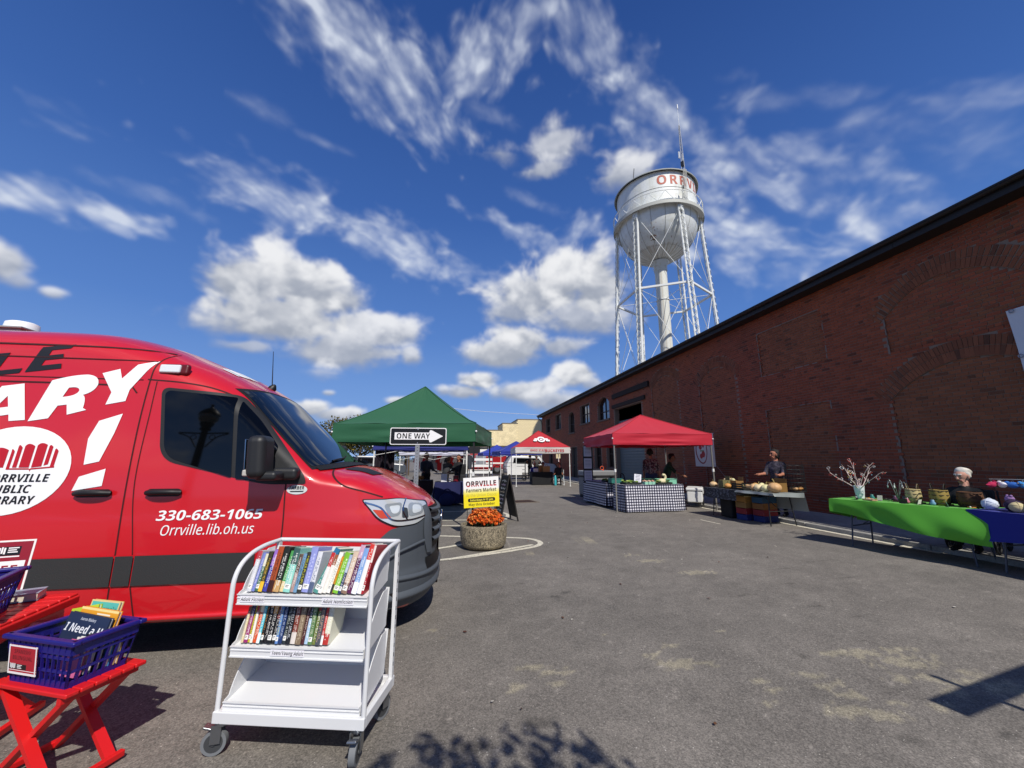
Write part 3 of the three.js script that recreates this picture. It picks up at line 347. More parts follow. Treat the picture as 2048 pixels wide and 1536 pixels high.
  // big brush letters A R Y and the exclamation mark
  const A = L([[-3.63, 1.73], [-3.50, 1.765], [-3.49, 1.815], [-3.37, 1.84], [-3.36, 1.79], [-3.255, 1.80], [-3.315, 2.085], [-3.46, 2.06]]); A.holes = [new THREE.Path([[-3.47, 1.885], [-3.385, 1.9], [-3.405, 1.985]].map(p => new THREE.Vector2(...p)))];
  const Rr = new THREE.Shape(); Rr.moveTo(-3.235, 1.79); Rr.lineTo(-3.105, 1.815); Rr.lineTo(-3.06, 1.915); Rr.lineTo(-3.0, 1.925); Rr.lineTo(-2.985, 1.845); Rr.lineTo(-2.86, 1.885); Rr.lineTo(-2.885, 1.90); Rr.quadraticCurveTo(-2.875, 1.99, -2.905, 2.005); Rr.quadraticCurveTo(-2.83, 2.03, -2.815, 2.09); Rr.quadraticCurveTo(-2.81, 2.165, -2.90, 2.17); Rr.quadraticCurveTo(-3.0, 2.165, -3.135, 2.115); Rr.closePath();
  { const h = new THREE.Path(); h.moveTo(-3.04, 1.985); h.lineTo(-3.01, 2.06); h.quadraticCurveTo(-2.94, 2.075, -2.935, 2.04); h.quadraticCurveTo(-2.945, 1.995, -3.04, 1.985); Rr.holes = [h]; }
  const Y = L([[-2.735, 1.93], [-2.60, 1.962], [-2.585, 2.055], [-2.43, 2.305], [-2.56, 2.265], [-2.655, 2.145], [-2.68, 2.225], [-2.80, 2.185], [-2.71, 2.03]]);
  for (const l of [A, Rr, Y]) print([l], white, 'white_letter');
  for (const l of [L([[-2.80, 1.46], [-2.70, 1.485], [-2.635, 1.70], [-2.60, 1.86], [-2.755, 1.80], [-2.805, 1.66]]), L([[-2.845, 1.265], [-2.65, 1.30], [-2.645, 1.43], [-2.815, 1.37]])]) print([l], white, 'exclamation_mark');
  // disc with the open book and the three lines of text
  { const s = new THREE.Shape(); s.absellipse(-3.28, 1.42, .40, .325, 0, Math.PI * 2, false, .25); print([s], white, 'logo_disc', .004);
    const bookm = mat('#b41222', .45), pg = (x0, x1, y0, y1, k) => { const s = new THREE.Shape(); s.moveTo(x0, y0); s.lineTo(x1, y0 + k * .3); s.lineTo(x1 + .012, y1 + k * .2); s.quadraticCurveTo((x0 + x1) / 2, y1 + .035, x0 + .012, y1); s.closePath(); return s; };
    print([pg(-3.22, -3.155, 1.44, 1.60, 0), pg(-3.14, -3.075, 1.44, 1.605, .03), pg(-3.062, -3.035, 1.455, 1.59, .03), pg(-3.02, -2.995, 1.44, 1.565, 0), pg(-3.262, -3.235, 1.44, 1.59, 0), pg(-3.30, -3.28, 1.43, 1.56, 0), pg(-3.41, -3.32, 1.44, 1.57, 0)], bookm, 'logo_book', .007, .04);
    print([L([[-3.30, 1.425], [-3.15, 1.425], [-3.145, 1.41], [-3.14, 1.425], [-2.99, 1.44], [-2.99, 1.45], [-3.14, 1.435], [-3.148, 1.43], [-3.155, 1.435], [-3.30, 1.435]])], bookm, 'logo_line', .007);
    print([...textShapes(FB, 'ORRVILLE', .058, { x: -3.385, y: 1.335, slant: .2, sx: 1.0 }), ...textShapes(FB, 'PUBLIC', .058, { x: -3.40, y: 1.255, slant: .2 }), ...textShapes(FB, 'LIBRARY', .058, { x: -3.415, y: 1.175, slant: .2, sx: 1.02 })], black, 'logo_text', .007); }
  const fit = (font, str, size, x0, x1, y, slant) => textShapes(font, str, size, { x: x0, y, slant, sx: (x1 - x0) / textWidth(font, str, size) });
  print(fit(FB, '330-683-1065', .075, -2.245, -1.485, 1.035, .2), white, 'phone_number', .004);
  print(fit(FR, 'Orrville.lib.oh.us', .075, -2.205, -1.535, .925, .16), white, 'web_address', .004);
  { const s = new THREE.Shape(); s.absellipse(-1.245, 1.255, .078, .037, 0, Math.PI * 2); print([s], mat('#cfd3d2', .35), 'badge_plate', .005); print([...fit(FB, 'FARBER', .026, -1.305, -1.19, 1.258, 0), L([[-1.30, 1.246], [-1.19, 1.246], [-1.20, 1.238], [-1.29, 1.238]])], black, 'badge_text', .008); }
  // small book mark above the windscreen
  { const f = onFront(.005); const sh = [[[-.0, 2.30], [.14, 2.30], [.14, 2.39], [0, 2.385]], [[.16, 2.30], [.30, 2.30], [.31, 2.38], [.16, 2.39]], [[.32, 2.295], [.36, 2.295], [.37, 2.36], [.33, 2.37]]].map(p => poly(p.map(([a, b]) => [a + .1, b + .0]))); P('header_print', drape([...sh, ...textShapes(FB, 'ORRVILLE', .028, { x: -.36, y: 2.36, sx: 1 }).map(s => s), ...textShapes(FB, 'PUBLIC', .028, { x: -.36, y: 2.325 }), ...textShapes(FB, 'LIBRARY', .028, { x: -.36, y: 2.29 })].map(s => s), (z, y) => f(-z > 9 ? 0 : -z * -1, y), .03), white, body); }
}

// ================================================================ white book cart and its books
const whiteMetal = mat('#d9dadb', 0.38, { clearcoat: 0.3 }), steelM = mat('#8d9196', 0.3, { metalness: 0.9 }), wheelM = mat('#55585b', 0.7);
{
  const cart = thing('book_cart', 'white metal three-shelf book cart on grey castors in front of the red van', 'book cart', [-0.745, 0, -2.65], -0.225); cart.scale.setScalar(.94);
  // local frame: x along the shelves (right), z towards the camera; base 0.92 x 0.42
  const W = 0.82, HW = W / 2;
  const rbx = (w, h, d, r, x, y, z, rx) => rbox(w, h, d, r, x, y, z, rx);
  P('base', [rbx(W + .05, .06, .03, .006, 0, .19, .21), rbx(W + .05, .06, .03, .006, 0, .19, -.21), rbx(.03, .06, .40, .006, -HW - .01, .19, 0), rbx(.03, .06, .40, .006, HW + .01, .19, 0), box(W, .012, .40, 0, .172, 0)], whiteMetal, cart);
  // castors
  for (const [x, z, a] of [[-HW + .02, .19, -1.25], [HW - .02, .19, .12], [HW - .02, -.19, -.4], [-HW + .02, -.19, .4]]) {
    const cs = P('castor', [cyl(.035, .035, .02, x, .157, z), ...[-.028, .028].map(o => box(.006, .09, .05, x + o * Math.cos(a) + .02 * Math.sin(a), .11, z - o * Math.sin(a) + .02 * Math.cos(a), 0, a))], steelM, cart);
    const wx = x + .03 * Math.sin(a), wz = z + .03 * Math.cos(a);
    const wh = P('wheel', cyl(.062, .062, .034, wx, .064, wz, 0, a, Math.PI / 2, 30), mat('#6f7275', .7), cs); P('hub', [cyl(.046, .046, .036, wx, .064, wz, 0, a, Math.PI / 2, 26), cyl(.012, .012, .05, wx, .064, wz, 0, a, Math.PI / 2, 10)], mat('#3a3c3e', .6), wh);
    if (z > 0) P('brake', tr(new RoundedBoxGeometry(.05, .012, .05, 2, .004), wx + .03 * Math.sin(a), .142, wz + .05 * Math.cos(a), -.3, a), steelM, cs);
  }
  // bent tube ends with the slotted uprights behind
  for (const s of [-1, 1]) { const x = s * (HW + .012);
    P('end_frame', tube([[x, .20, .205], [x, .5, .205], [x, .8, .205], [x, .89, .2], [x, .96, .165], [x, 1.01, .09], [x, 1.038, -.03], [x, 1.045, -.205]], .0135, 50, 10), whiteMetal, cart);
    const up = P('upright', box(.022, .84, .03, x, .62, -.19), whiteMetal, cart); for (let k = 0; k < 13; k++) P('slot', box(.0245, .022, .007, x, .30 + k * .055, -.186), mat('#26272a', .8), up);
  }
  P('top_rail', bar([-HW - .012, 1.045, -.205], [HW + .012, 1.045, -.205], .0135, .0135, 10), whiteMetal, cart);
  // three tilted trays: floor, back, front lip with a label channel, curved ends
  const tray = (y, zf, d, hb) => {
    const sh = P('shelf', [tr(box(W - .03, .008, d, 0, 0, 0), 0, y + d * .09, zf - d / 2, .18), tr(box(W - .03, hb, .006, 0, hb / 2, 0), 0, y + d * .18, zf - d, -.18)], whiteMetal, cart);
    P('label_channel', [box(W - .03, .055, .006, 0, y - .012, zf + .004), box(W - .03, .006, .012, 0, y + .014, zf + .008), box(W - .03, .006, .012, 0, y - .038, zf + .008), box(W - .03, .004, .009, 0, y - .005, zf + .007)], whiteMetal, sh);
    for (const s of [-1, 1]) { const e = new THREE.Shape(); e.moveTo(0, -.03); e.lineTo(d, d * .18 - .03); e.lineTo(d + hb * .18 * 0, d * .18 + hb); e.lineTo(d * .78, d * .18 + hb); e.quadraticCurveTo(d * .25, hb * .85, .03, .03); e.lineTo(0, .02); P('shelf_end', ext(e, .005).rotateY(Math.PI / 2).translate(s * (HW - .016) - .0025, y, zf), whiteMetal, sh); }
    return sh;
  };
  const sh1 = tray(.80, .185, .29, .17), sh2 = tray(.525, .19, .31, .19), sh3 = tray(.245, .195, .33, .21);
  // handwritten shelf labels
  const tag = (str, x, sh, y, z, w) => P('shelf_label', new THREE.PlaneGeometry(w, .034).translate(x, y, z), tmat(canvasTex(512, Math.round(512 * .034 / w), (c, ww, hh) => { c.fillStyle = '#eceaf0'; c.fillRect(0, 0, ww, hh); c.fillStyle = '#15151a'; c.font = `italic bold ${Math.round(hh * .8)}px sans-serif`; c.textAlign = 'center'; c.textBaseline = 'middle'; c.fillText(str, ww / 2, hh * .54, ww * .94); }), .6), sh);
  tag('Adult Fiction', -.30, sh1, .790, .1962, .15); tag('Adult Nonfiction', .22, sh1, .790, .1962, .19); tag('Teen/Young Adult', -.05, sh2, .515, .2012, .20);
  // books stand on the tilted tray, spines to the camera
  const cols = { top: [['#cfd0d4', '#b8404a', 'pale grey and red', .024, .185], ['#7783c4', '#d8d4e8', 'lavender blue', .016, .175], ['#3f6b4c', '#d9d4b8', 'dull green', .020, .17], ['#3c3a22', '#e7b92f', 'yellow topped black', .022, .18], ['#3d3f9c', '#9a6ec2', 'violet', .026, .19], ['#a64a1e', '#3b1a12', 'rust orange', .030, .205], ['#20241d', '#c29a63', 'black and tan', .034, .205], ['#4f9d52', '#e0c890', 'leaf green', .022, .185], ['#8fcfc0', '#3a5a55', 'pale mint', .036, .20], ['#a98c84', '#5b4a3f', 'dusty pink', .020, .17], ['#6f97b5', '#202020', 'slate blue', .018, .175], ['#34362e', '#d9d21c', 'black with yellow tag', .022, .18], ['#8f96d0', '#c7cbef', 'periwinkle', .036, .205], ['#d8d8dd', '#54607c', 'white script', .026, .185], ['#4f8f86', '#2a6f96', 'teal leaning', .030, .215], ['#ece6e0', '#c02b2b', 'white and red', .020, .185], ['#e9e4da', '#9a5b3a', 'cream and brown', .020, .175], ['#f0efe6', '#8b8f77', 'ivory', .022, .185], ['#d8901f', '#2f2f2f', 'amber thin', .012, .165], ['#7dbb32', '#e9f2d0', 'lime green', .030, .185], ['#26385e', '#9fb2c9', 'navy', .016, .175], ['#d2bba4', '#8a6d5c', 'sand', .028, .19], ['#5a1f4c', '#c9a2b7', 'plum', .026, .22], ['#7ea2d4', '#f2f4f8', 'sky blue', .026, .205], ['#eeeae6', '#d0382e', 'white with red dot', .026, .225], ['#a81f2c', '#e8d9d0', 'crimson', .012, .22]],
    mid: [['#d8c79d', '#9e4a3a', 'straw', .014, .16], ['#93256a', '#2c1b52', 'magenta', .022, .185], ['#c8b82e', '#2f3a1e', 'mustard', .016, .195], ['#e5e2d2', '#b32c2c', 'off white', .014, .17], ['#cf4f1c', '#efd9b0', 'bright orange', .024, .195], ['#52bccb', '#e6f4f4', 'turquoise', .018, .185], ['#151517', '#c98b3a', 'black with gold lettering', .018, .195], ['#171416', '#c98b3a', 'black with gold stripe', .022, .2], ['#131316', '#d39a44', 'black with gold title', .026, .2], ['#1c1c1e', '#6d2a2a', 'charcoal', .024, .2], ['#5f86c0', '#d8cf3a', 'cornflower', .016, .165], ['#1f3565', '#c9d2e2', 'dark navy', .020, .18], ['#2c3336', '#c6cbc0', 'graphite', .022, .18], ['#17181c', '#d6d9dd', 'black with white title', .026, .185], ['#793428', '#d8cfc6', 'brick brown', .030, .2], ['#7d6a54', '#c7b79a', 'taupe', .032, .195], ['#4a1f22', '#cdbfae', 'maroon', .018, .19], ['#a9c4dc', '#2a3946', 'ice blue', .022, .175], ['#5c7d4e', '#d9d6c2', 'moss green', .024, .185], ['#6f7a35', '#8c2b2b', 'olive', .020, .18], ['#4a4d55', '#cfa98a', 'dark grey', .026, .2], ['#c2322f', '#eceae6', 'scarlet', .014, .165], ['#d9d7c2', '#b23028', 'white and lime', .030, .19]] };
  const spineAtlas = (list, seed) => canvasTex(list.length * 64, 256, (c, W0, h) => list.forEach(([a, b], k) => { const q = rng(seed + k), w = 64; c.save(); c.beginPath(); c.rect(k * 64, 0, 64, h); c.clip(); c.translate(k * 64, 0); c.fillStyle = a; c.fillRect(0, 0, w, h); c.fillStyle = b; const m = q(); if (m > .6) c.fillRect(0, 0, w, h * (.15 + q() * .35)); else if (m > .35) c.fillRect(0, h * .75, w, h * .25); c.save(); c.translate(w / 2, h * (.4 + q() * .1)); c.rotate(Math.PI / 2); c.fillStyle = m > .45 ? '#f1efe8' : b; for (let r = 0; r < 2; r++) for (let x = -80; x < 95;) { const ww = 5 + q() * 9, hh = r ? 9 : 15; const y = (r ? 5 : -17) + q() * 2; c.fillRect(x + r * 20, y, 3, hh); if (q() > .4) c.fillRect(x + r * 20, y + (q() > .5 ? 0 : hh / 2), ww, 3); if (q() > .4) c.fillRect(x + r * 20 + ww - 3, y, 3, hh); x += ww + 3 + (q() > .8 ? 9 : 0); } c.restore(); if (q() > .55) { c.fillStyle = '#ecebe4'; c.fillRect(6, h * .82, w - 12, h * .11); c.fillStyle = '#333'; c.fillRect(16, h * .85, w - 34, 3); c.fillRect(16, h * .88, w - 40, 3); } c.restore(); }));
  const Mc = new THREE.Matrix4().makeRotationY(-0.225).scale(V(.94, .94, .94)); Mc.setPosition(-0.745, 0, -2.65);
  const shelf = (list, y, zf, x0, x1, word, gap) => {
    let x = x0; const n = list.length, spine = tmat(spineAtlas(list, word === 'top' ? 900 : 950), .45); const tot = list.reduce((s, b) => s + b[3], 0), k = (x1 - x0) / tot;
    const ord = i => ['first', 'second', 'third', 'fourth', 'fifth', 'sixth', 'seventh', 'eighth', 'ninth', 'tenth', 'eleventh', 'twelfth', 'thirteenth', 'fourteenth', 'fifteenth', 'sixteenth', 'seventeenth', 'eighteenth', 'nineteenth', 'twentieth', 'twenty-first', 'twenty-second', 'twenty-third', 'twenty-fourth', 'twenty-fifth', 'twenty-sixth'][i];
    list.forEach((b, i) => {
      const [c, c2, nm, th0, ht0] = b, ht = ht0 * (word === 'top' ? 1.22 : 1.16), th = th0 * k * .97, dp = ht * .68;
      const tilt = word === 'top' ? (i < 14 ? -.10 - .02 * Math.sin(i * 2) : -.22 - (i === 14 ? .16 : 0) + (i - 14) * .004) : (i < 19 ? -.035 - .02 * Math.sin(i * 1.7) : -.05);
      const bk = thing('book', `${nm} book, ${ord(i)} from the left on the cart's ${word} shelf`, 'book', [0, 0, 0], 0, `books on the cart's ${word} shelf`);
      const g = new THREE.Group(); const loc = new THREE.Matrix4().makeTranslation(x + th / 2, y + .022, zf - .022 - .01 * ((i * 7) % 5) / 5).multiply(new THREE.Matrix4().makeRotationX(-.18 + .0)).multiply(new THREE.Matrix4().makeRotationZ(tilt));
      bk.applyMatrix4(Mc.clone().multiply(loc));
      const cov = mat(c, .45);
      // cover: spine plate in print, two boards; pages between
      P('cover', [rbox(.0025, ht, dp, .001, -th / 2 + .00125, ht / 2, -dp / 2), rbox(.0025, ht, dp, .001, th / 2 - .00125, ht / 2, -dp / 2)], cov, bk);
      P('spine', surf(6, 1, (u, v) => { const a = (u - .5) * Math.PI * .8; return [(u - .5) * th, v * ht, .0005 + Math.cos(a) * .004, (i + .04 + u * .92) / n, v]; }), spine, bk);
      P('pages', box(th - .006, ht - .006, dp - .006, 0, ht / 2, -dp / 2 - .001), mat('#d8d0bd', .9), bk);
      x += th / .97;
    });
  };
  shelf(cols.top, .80, .185, -HW + .045, HW - .055, 'top'); shelf(cols.mid, .525, .19, -HW + .05, .165, 'middle');
  // last book on the middle shelf shows its front cover
}
// ================================================================ folding stool, baskets and the larger red folding table at the left edge
const redWood = mat('#d01a1c', 0.42);
const basketM = mat('#1a1670', 0.42);
function basket(name, label, pos, ry, w = .30, d = .44, h = .2) { // tapered plastic shopping basket of slats, open on top
  const t = thing(name, label, 'basket', pos, ry, 'blue plastic baskets of books'); const tp = 1.18, q = (a, b) => lerp(a, a * tp, b);
  P('floor', box(w - .01, .006, d - .01, 0, .004, 0), basketM, t);
  P('rim', [rbox(w * tp + .05, .022, .035, .008, 0, h, d / 2 * tp), rbox(w * tp + .05, .022, .035, .008, 0, h, -d / 2 * tp), rbox(.035, .022, d * tp + .02, .008, w / 2 * tp, h, 0), rbox(.035, .022, d * tp + .02, .008, -w / 2 * tp, h, 0)], basketM, t);
  const side = (len, f) => { const n = Math.round(len / .032); for (let i = 0; i <= n; i++) { const u = i / n * 2 - 1; P('slat', beam(f(u, 0), f(u, 1), .011, .005), basketM, t); } for (const v of [.03, .34, .66, .88]) P('band', beam(f(-1, v), f(1, v), .006, v > .8 ? .05 : v < .1 ? .03 : .012), basketM, t); };
  for (const s of [-1, 1]) { side(w, (u, v) => [u * w / 2 * (1 + (tp - 1) * v), .004 + v * (h - .01), s * d / 2 * (1 + (tp - 1) * v)]); side(d, (u, v) => [s * w / 2 * (1 + (tp - 1) * v), .004 + v * (h - .01), u * d / 2 * (1 + (tp - 1) * v)]); }
  return t;
}
{
  const st = thing('folding_stool', 'red wooden folding stool with crossed legs carrying the blue basket nearest the book cart', 'stool', [-1.865, 0, -2.535], -0.37);
  for (let k = 0; k < 6; k++) P('slat', rbox(.50, .02, .052, .006, 0, .44, -.14 + k * .056), redWood, st);
  for (const s of [-1, 1]) { P('rail', rbox(.025, .035, .32, .005, s * .2, .413, 0), redWood, st); P('foot_bar', rbox(.03, .03, .30, .005, s * .21, .03, 0), redWood, st); for (const z of [-.115, .115]) P('leg', beam([-s * .2, .425, z + s * .014], [s * .215, .012, z + s * .014], .045, .022), redWood, st); }
  const fold = basket('basket', 'blue plastic basket with a red SPANISH/BILINGUAL card on the small red stool', [-1.865, .452, -2.52], -0.37, .36, .235, .2);
  const cardTex = canvasTex(512, 360, (c, w, h) => { c.fillStyle = '#f4f1ee'; c.fillRect(0, 0, w, h); c.fillStyle = '#b0202e'; c.fillRect(22, 20, w - 44, h - 48); c.fillStyle = '#5c0d18'; c.font = 'bold 68px sans-serif'; c.textAlign = 'center'; c.fillText('SPANISH/', w / 2, 100); c.fillText('BILINGUAL', w / 2, 178); c.fillStyle = '#17171a'; c.fillRect(22, 232, w * .62, 66); c.fillStyle = '#f1efec'; for (let k = 0; k < 5; k++) c.fillRect(44 + k * 20, 226 + (k % 2) * 6, 15, 60); c.fillRect(170, 240, 90, 10); c.fillRect(170, 258, 70, 10); c.fillRect(170, 276, 84, 10); c.fillStyle = '#f4f1ee'; c.fillRect(22, 304, w - 44, 8); });
  P('card', tr(box(.185, .13, .003), -.085, .105, .143, .1), tmat(cardTex, .5), fold);
  // picture books standing in the basket, covers to the camera
  const M0 = new THREE.Matrix4().makeRotationY(-0.37).setPosition(-1.865, .462, -2.52);
  const cover = (name, label, w, h, x, z, y, rx, rz, draw, edge) => { const b = thing('picture_book', label, 'book', [0, 0, 0], 0, 'picture books in the front basket'); b.applyMatrix4(M0.clone().multiply(new THREE.Matrix4().makeTranslation(x, y, z)).multiply(new THREE.Matrix4().makeRotationFromEuler(new THREE.Euler(rx, 0, rz)))); w *= 1.2; h *= 1.2; P('cover', [box(w, h, .003, 0, h / 2, .007), box(w, h, .003, 0, h / 2, -.007)], mat(edge, .5), b); P('front_print', new THREE.PlaneGeometry(w, h).translate(0, h / 2, .0095), tmat(canvasTex(512, Math.round(512 * h / w), draw), .4), b); P('pages', box(w - .008, h - .008, .0105, 0, h / 2, 0), mat('#e3ddcc', .9), b); };
  cover('', 'teal picture book titled Guacamole at the back of the front basket', .17, .225, -.02, -.075, .012, -.2, 0, (c, w, h) => { c.fillStyle = '#e2c98e'; c.fillRect(0, 0, w, h); c.fillStyle = '#58b8ac'; c.fillRect(18, 18, w - 36, h - 30); c.fillStyle = '#1d5f66'; c.font = '84px serif'; c.textAlign = 'center'; c.fillText('Guacamole', w / 2, 130); }, '#d3b06c');
  cover('', 'yellow and orange picture book behind the navy one in the front basket', .22, .205, .01, -.035, .012, -.2, -.03, (c, w, h) => { c.fillStyle = '#e6a02e'; c.fillRect(0, 0, w, h); c.fillStyle = '#f3d98e'; c.fillRect(0, 0, w, 22); c.fillStyle = '#f7ead0'; c.fillRect(w * .45, 40, w * .35, 14); }, '#d88a22');
  cover('', 'lime green picture book poking up at the left in the front basket', .15, .205, -.075, -.055, .012, -.2, .2, (c, w, h) => { c.fillStyle = '#b9cf38'; c.fillRect(0, 0, w, h); }, '#9db52c');
  cover('', 'navy picture book titled I Need in white at the front of the basket', .24, .19, -.005, .0, .012, -.22, -.05, (c, w, h) => { c.fillStyle = '#26324e'; c.fillRect(0, 0, w, h); c.fillStyle = '#e9ecf2'; c.font = '30px serif'; c.textAlign = 'center'; c.fillText('Aaron Blabey', w / 2, 50); c.font = 'italic bold 92px sans-serif'; c.fillText('I Need a H', w / 2 - 20, 150); }, '#1d2740');
  for (let k = 0; k < 5; k++) cover('', ['pink thin paperback', 'white thin paperback', 'black thin paperback', 'sky blue thin paperback', 'tan thin paperback'][k] + ' against the right wall of the front basket', .10, .125, .105 + k * .006, .07 - k * .034, .012, -.12, 0, (c, w, h) => { c.fillStyle = ['#d36b9a', '#e9e7e2', '#1d1d20', '#4f9ad0', '#c2a36d'][k]; c.fillRect(0, 0, w, h); }, ['#c4588a', '#d9d7d2', '#18181b', '#3f88be', '#b08f58'][k]);

  // larger folding table at the frame edge
  const tb = thing('folding_table', 'large red slatted folding table at the left frame edge beside the van', 'table', [-2.78, 0, -2.80], 0.12);
  for (let k = 0; k < 8; k++) P('slat', rbox(.90, .026, .074, .01, 0, .637, -.27 + k * .077), redWood, tb);
  P('edge_rail', [rbox(.03, .05, .62, .012, .445, .61, 0)], redWood, tb); P('edge_rail', [rbox(.03, .05, .62, .012, -.445, .61, 0)], redWood, tb);
  for (const s of [-1, 1]) for (const z of [-.24, .24]) P('leg', beam([-s * .38, .60, z + s * .016], [s * .40, .015, z + s * .016], .055, .026), redWood, tb);
  for (const s of [-1, 1]) P('foot_bar', rbox(.035, .035, .56, .006, s * .39, .035, 0), redWood, tb);
  const b2 = basket('basket', 'blue plastic basket of books at the left frame edge on the larger red table', [-2.56, .652, -2.62], 0.42, .30, .42, .21);
  const M2 = new THREE.Matrix4().makeRotationY(.42).setPosition(-2.56, .662, -2.62);
  for (let k = 0; k < 8; k++) { const b = thing('paperback', ['white', 'yellow', 'grey', 'tan', 'black', 'pale green', 'blue', 'cream'][k] + ' paperback standing in the basket at the left frame edge', 'book', [0, 0, 0], 0, 'paperbacks in the left basket'); b.applyMatrix4(M2.clone().multiply(new THREE.Matrix4().makeTranslation(.06, 0, .15 - k * .042))); const c = ['#dedcd6', '#c9b32e', '#8a8f96', '#b79a66', '#1c1c1e', '#a9c79a', '#3d5f9a', '#d9cfb6'][k]; P('cover', [box(.13, .18, .002, 0, .09, .012), box(.13, .18, .002, 0, .09, -.012), box(.002, .18, .026, .066, .09, 0)], mat(c, .5), b); P('pages', box(.125, .174, .021, -.002, .09, 0), mat('#d9d1be', .9), b); }
  // thick book lying behind it and the framed sign
  const bk = thing('lying_book', 'thick book lying with pale pages outward behind the left basket', 'book', [-2.60, .652, -3.03], .45); P('pages', box(.20, .038, .14, 0, .024, 0), mat('#cfc6b2', .9), bk); P('cover', [box(.21, .003, .15, 0, .0445, 0), box(.21, .003, .15, 0, .003, 0)], mat('#8b97a8', .5), bk);
  const sg = thing('standing_sign', 'white framed red and white FREE BOOKS sign on the red table', 'sign', [-2.77, .652, -3.06], .25);
  const sgT = canvasTex(512, 660, (c, w, h) => { c.fillStyle = '#8e1a2a'; c.fillRect(0, 0, w, h); c.fillStyle = '#151517'; c.fillRect(110, 60, 300, 110); c.fillStyle = '#efedea'; for (let k = 0; k < 6; k++) c.fillRect(130 + k * 24, 62 + (k % 2) * 8, 18, 80); c.fillRect(290, 70, 100, 14); c.fillRect(290, 96, 80, 14); c.fillRect(290, 122, 94, 14); c.fillRect(110, 176, 300, 16); c.fillRect(30, 240, w - 60, 390); c.fillStyle = '#8e1a2a'; c.font = 'bold 150px sans-serif'; c.textAlign = 'center'; c.fillText('FREE', w / 2, 400); c.font = 'bold 105px sans-serif'; c.fillText('BOOKS!', w / 2, 560); });
  P('panel', tr(box(.27, .335, .004, 0, .175, 0), 0, 0, 0, -.12), mat('#eeeae4', .4), sg); P('print', tr(new THREE.PlaneGeometry(.25, .315).translate(0, .175, .0035), 0, 0, 0, -.12), tmat(sgT, .4), sg); P('stand', box(.26, .006, .09, 0, .004, -.03), mat('#d5d8da', .3), sg);
}

// ================================================================ canopies, signs and the planter in the middle distance
function canopy(name, label, o) {
  const { x, z, ry = 0, w = 3.05, d = 3.05, eave, peak, val, top, valM, legM, sag = 1.25, legs = [1, 1, 1, 1], clip = '#e6e6e6', group } = o;
  const t = thing(name, label, 'canopy', [x, 0, z], ry, group || 'market canopies'); const hw = w / 2, hd = d / 2;
  const C = [[-hw, hd], [hw, hd], [hw, -hd], [-hw, -hd]];
  for (let k = 0; k < 4; k++) { const a = C[k], b = C[(k + 1) % 4];
    P('roof_panel', surf(24, 18, (u, v) => { const ex = lerp(a[0], b[0], u), ez = lerp(a[1], b[1], u), f = 1 - v; const dip = -.03 * Math.sin(u * Math.PI) * Math.sin(v * Math.PI); const wr = (vn(u * 7 + k * 5, v * 3, 2) - .5) * .03 + (vn(u * 22 + k * 5, v * 5, 4) - .5) * .012 + Math.sin(u * 40 + v * 3) * .008 * sst(.75, 1, v); return [ex * f, eave + (peak - eave) * Math.pow(v, sag) + dip + wr * Math.sin(u * Math.PI), ez * f]; }), top, t);
    const va = P('valance', surf(40, 12, (u, v) => { const ex = lerp(a[0], b[0], u), ez = lerp(a[1], b[1], u); const l = Math.hypot(b[0] - a[0], b[1] - a[1]), nx = -(b[1] - a[1]) / l, nz = (b[0] - a[0]) / l; const wv = -.004 + Math.sin(u * 17 + k * 2 + v * 1.5) * .012 * v + (vn(u * 5 + k * 3, v * 6, 7) - .5) * .05 * Math.sin(u * Math.PI) * v + .01 * Math.sin(v * 8 + u * 4 + k) * Math.sin(u * Math.PI); return [ex + nx * wv, eave - v * val - .012 * Math.sin(u * Math.PI) * v, ez + nz * wv]; }), valM, t);
  }
  C.forEach(([cx, cz]) => P('ridge_seam', tube(Array.from({ length: 8 }, (_, i) => { const v = i / 7; return [cx * (1 - v), eave + (peak - eave) * Math.pow(v, sag) + .006, cz * (1 - v)]; }), .011, 20, 6), top, t));
  C.forEach(([cx, cz], k) => { if (!legs[k]) return; const ix = cx * .97, iz = cz * .97;
    const lg = P('leg', beam([ix, .01, iz], [ix, eave - .02, iz], .035, .035), legM, t); P('foot_plate', box(.1, .012, .1, ix, .007, iz), legM, lg); P('leg_slider', box(.05, .09, .05, ix, eave * .52, iz), mat('#d9d9d6', .5), lg);
    P('corner_clip', sph(.022, cx * 1.004, eave - val * .45, cz * 1.004), mat(clip, .4), t); });
  // scissor truss under the roof
  for (let k = 0; k < 4; k++) { const a = C[k], b = C[(k + 1) % 4], m = [(a[0] + b[0]) / 2, (a[1] + b[1]) / 2]; for (const [p, q] of [[a, m], [m, b]]) { P('truss_bar', beam([p[0] * .955, eave - .1, p[1] * .955], [q[0] * .955, eave - .36, q[1] * .955], .022, .014), legM, t); P('truss_bar', beam([p[0] * .955, eave - .36, p[1] * .955], [q[0] * .955, eave - .1, q[1] * .955], .022, .014), legM, t); } }
  P('centre_pole', bar([0, peak - .7, 0], [0, peak - .03, 0], .018), legM, t);
  return t;
}
const fab = (c, o = {}) => mat(c, .75, { transmission: .12, thickness: 0, ...o });
const whiteLeg = mat('#dcdcd8', .45), darkLeg = mat('#1d1e20', .5), steelLeg = mat('#8f8c86', .4, { metalness: .5 });
canopy('pop_up_canopy', 'large dark green pop-up canopy behind the one way sign', { x: -.72, z: -10.55, w: 3.25, d: 3.2, ry: -0.21, eave: 2.29, peak: 3.42, val: .40, top: fab('#1d5a3a'), valM: fab('#225f3f'), legM: darkLeg, sag: 1.22 });
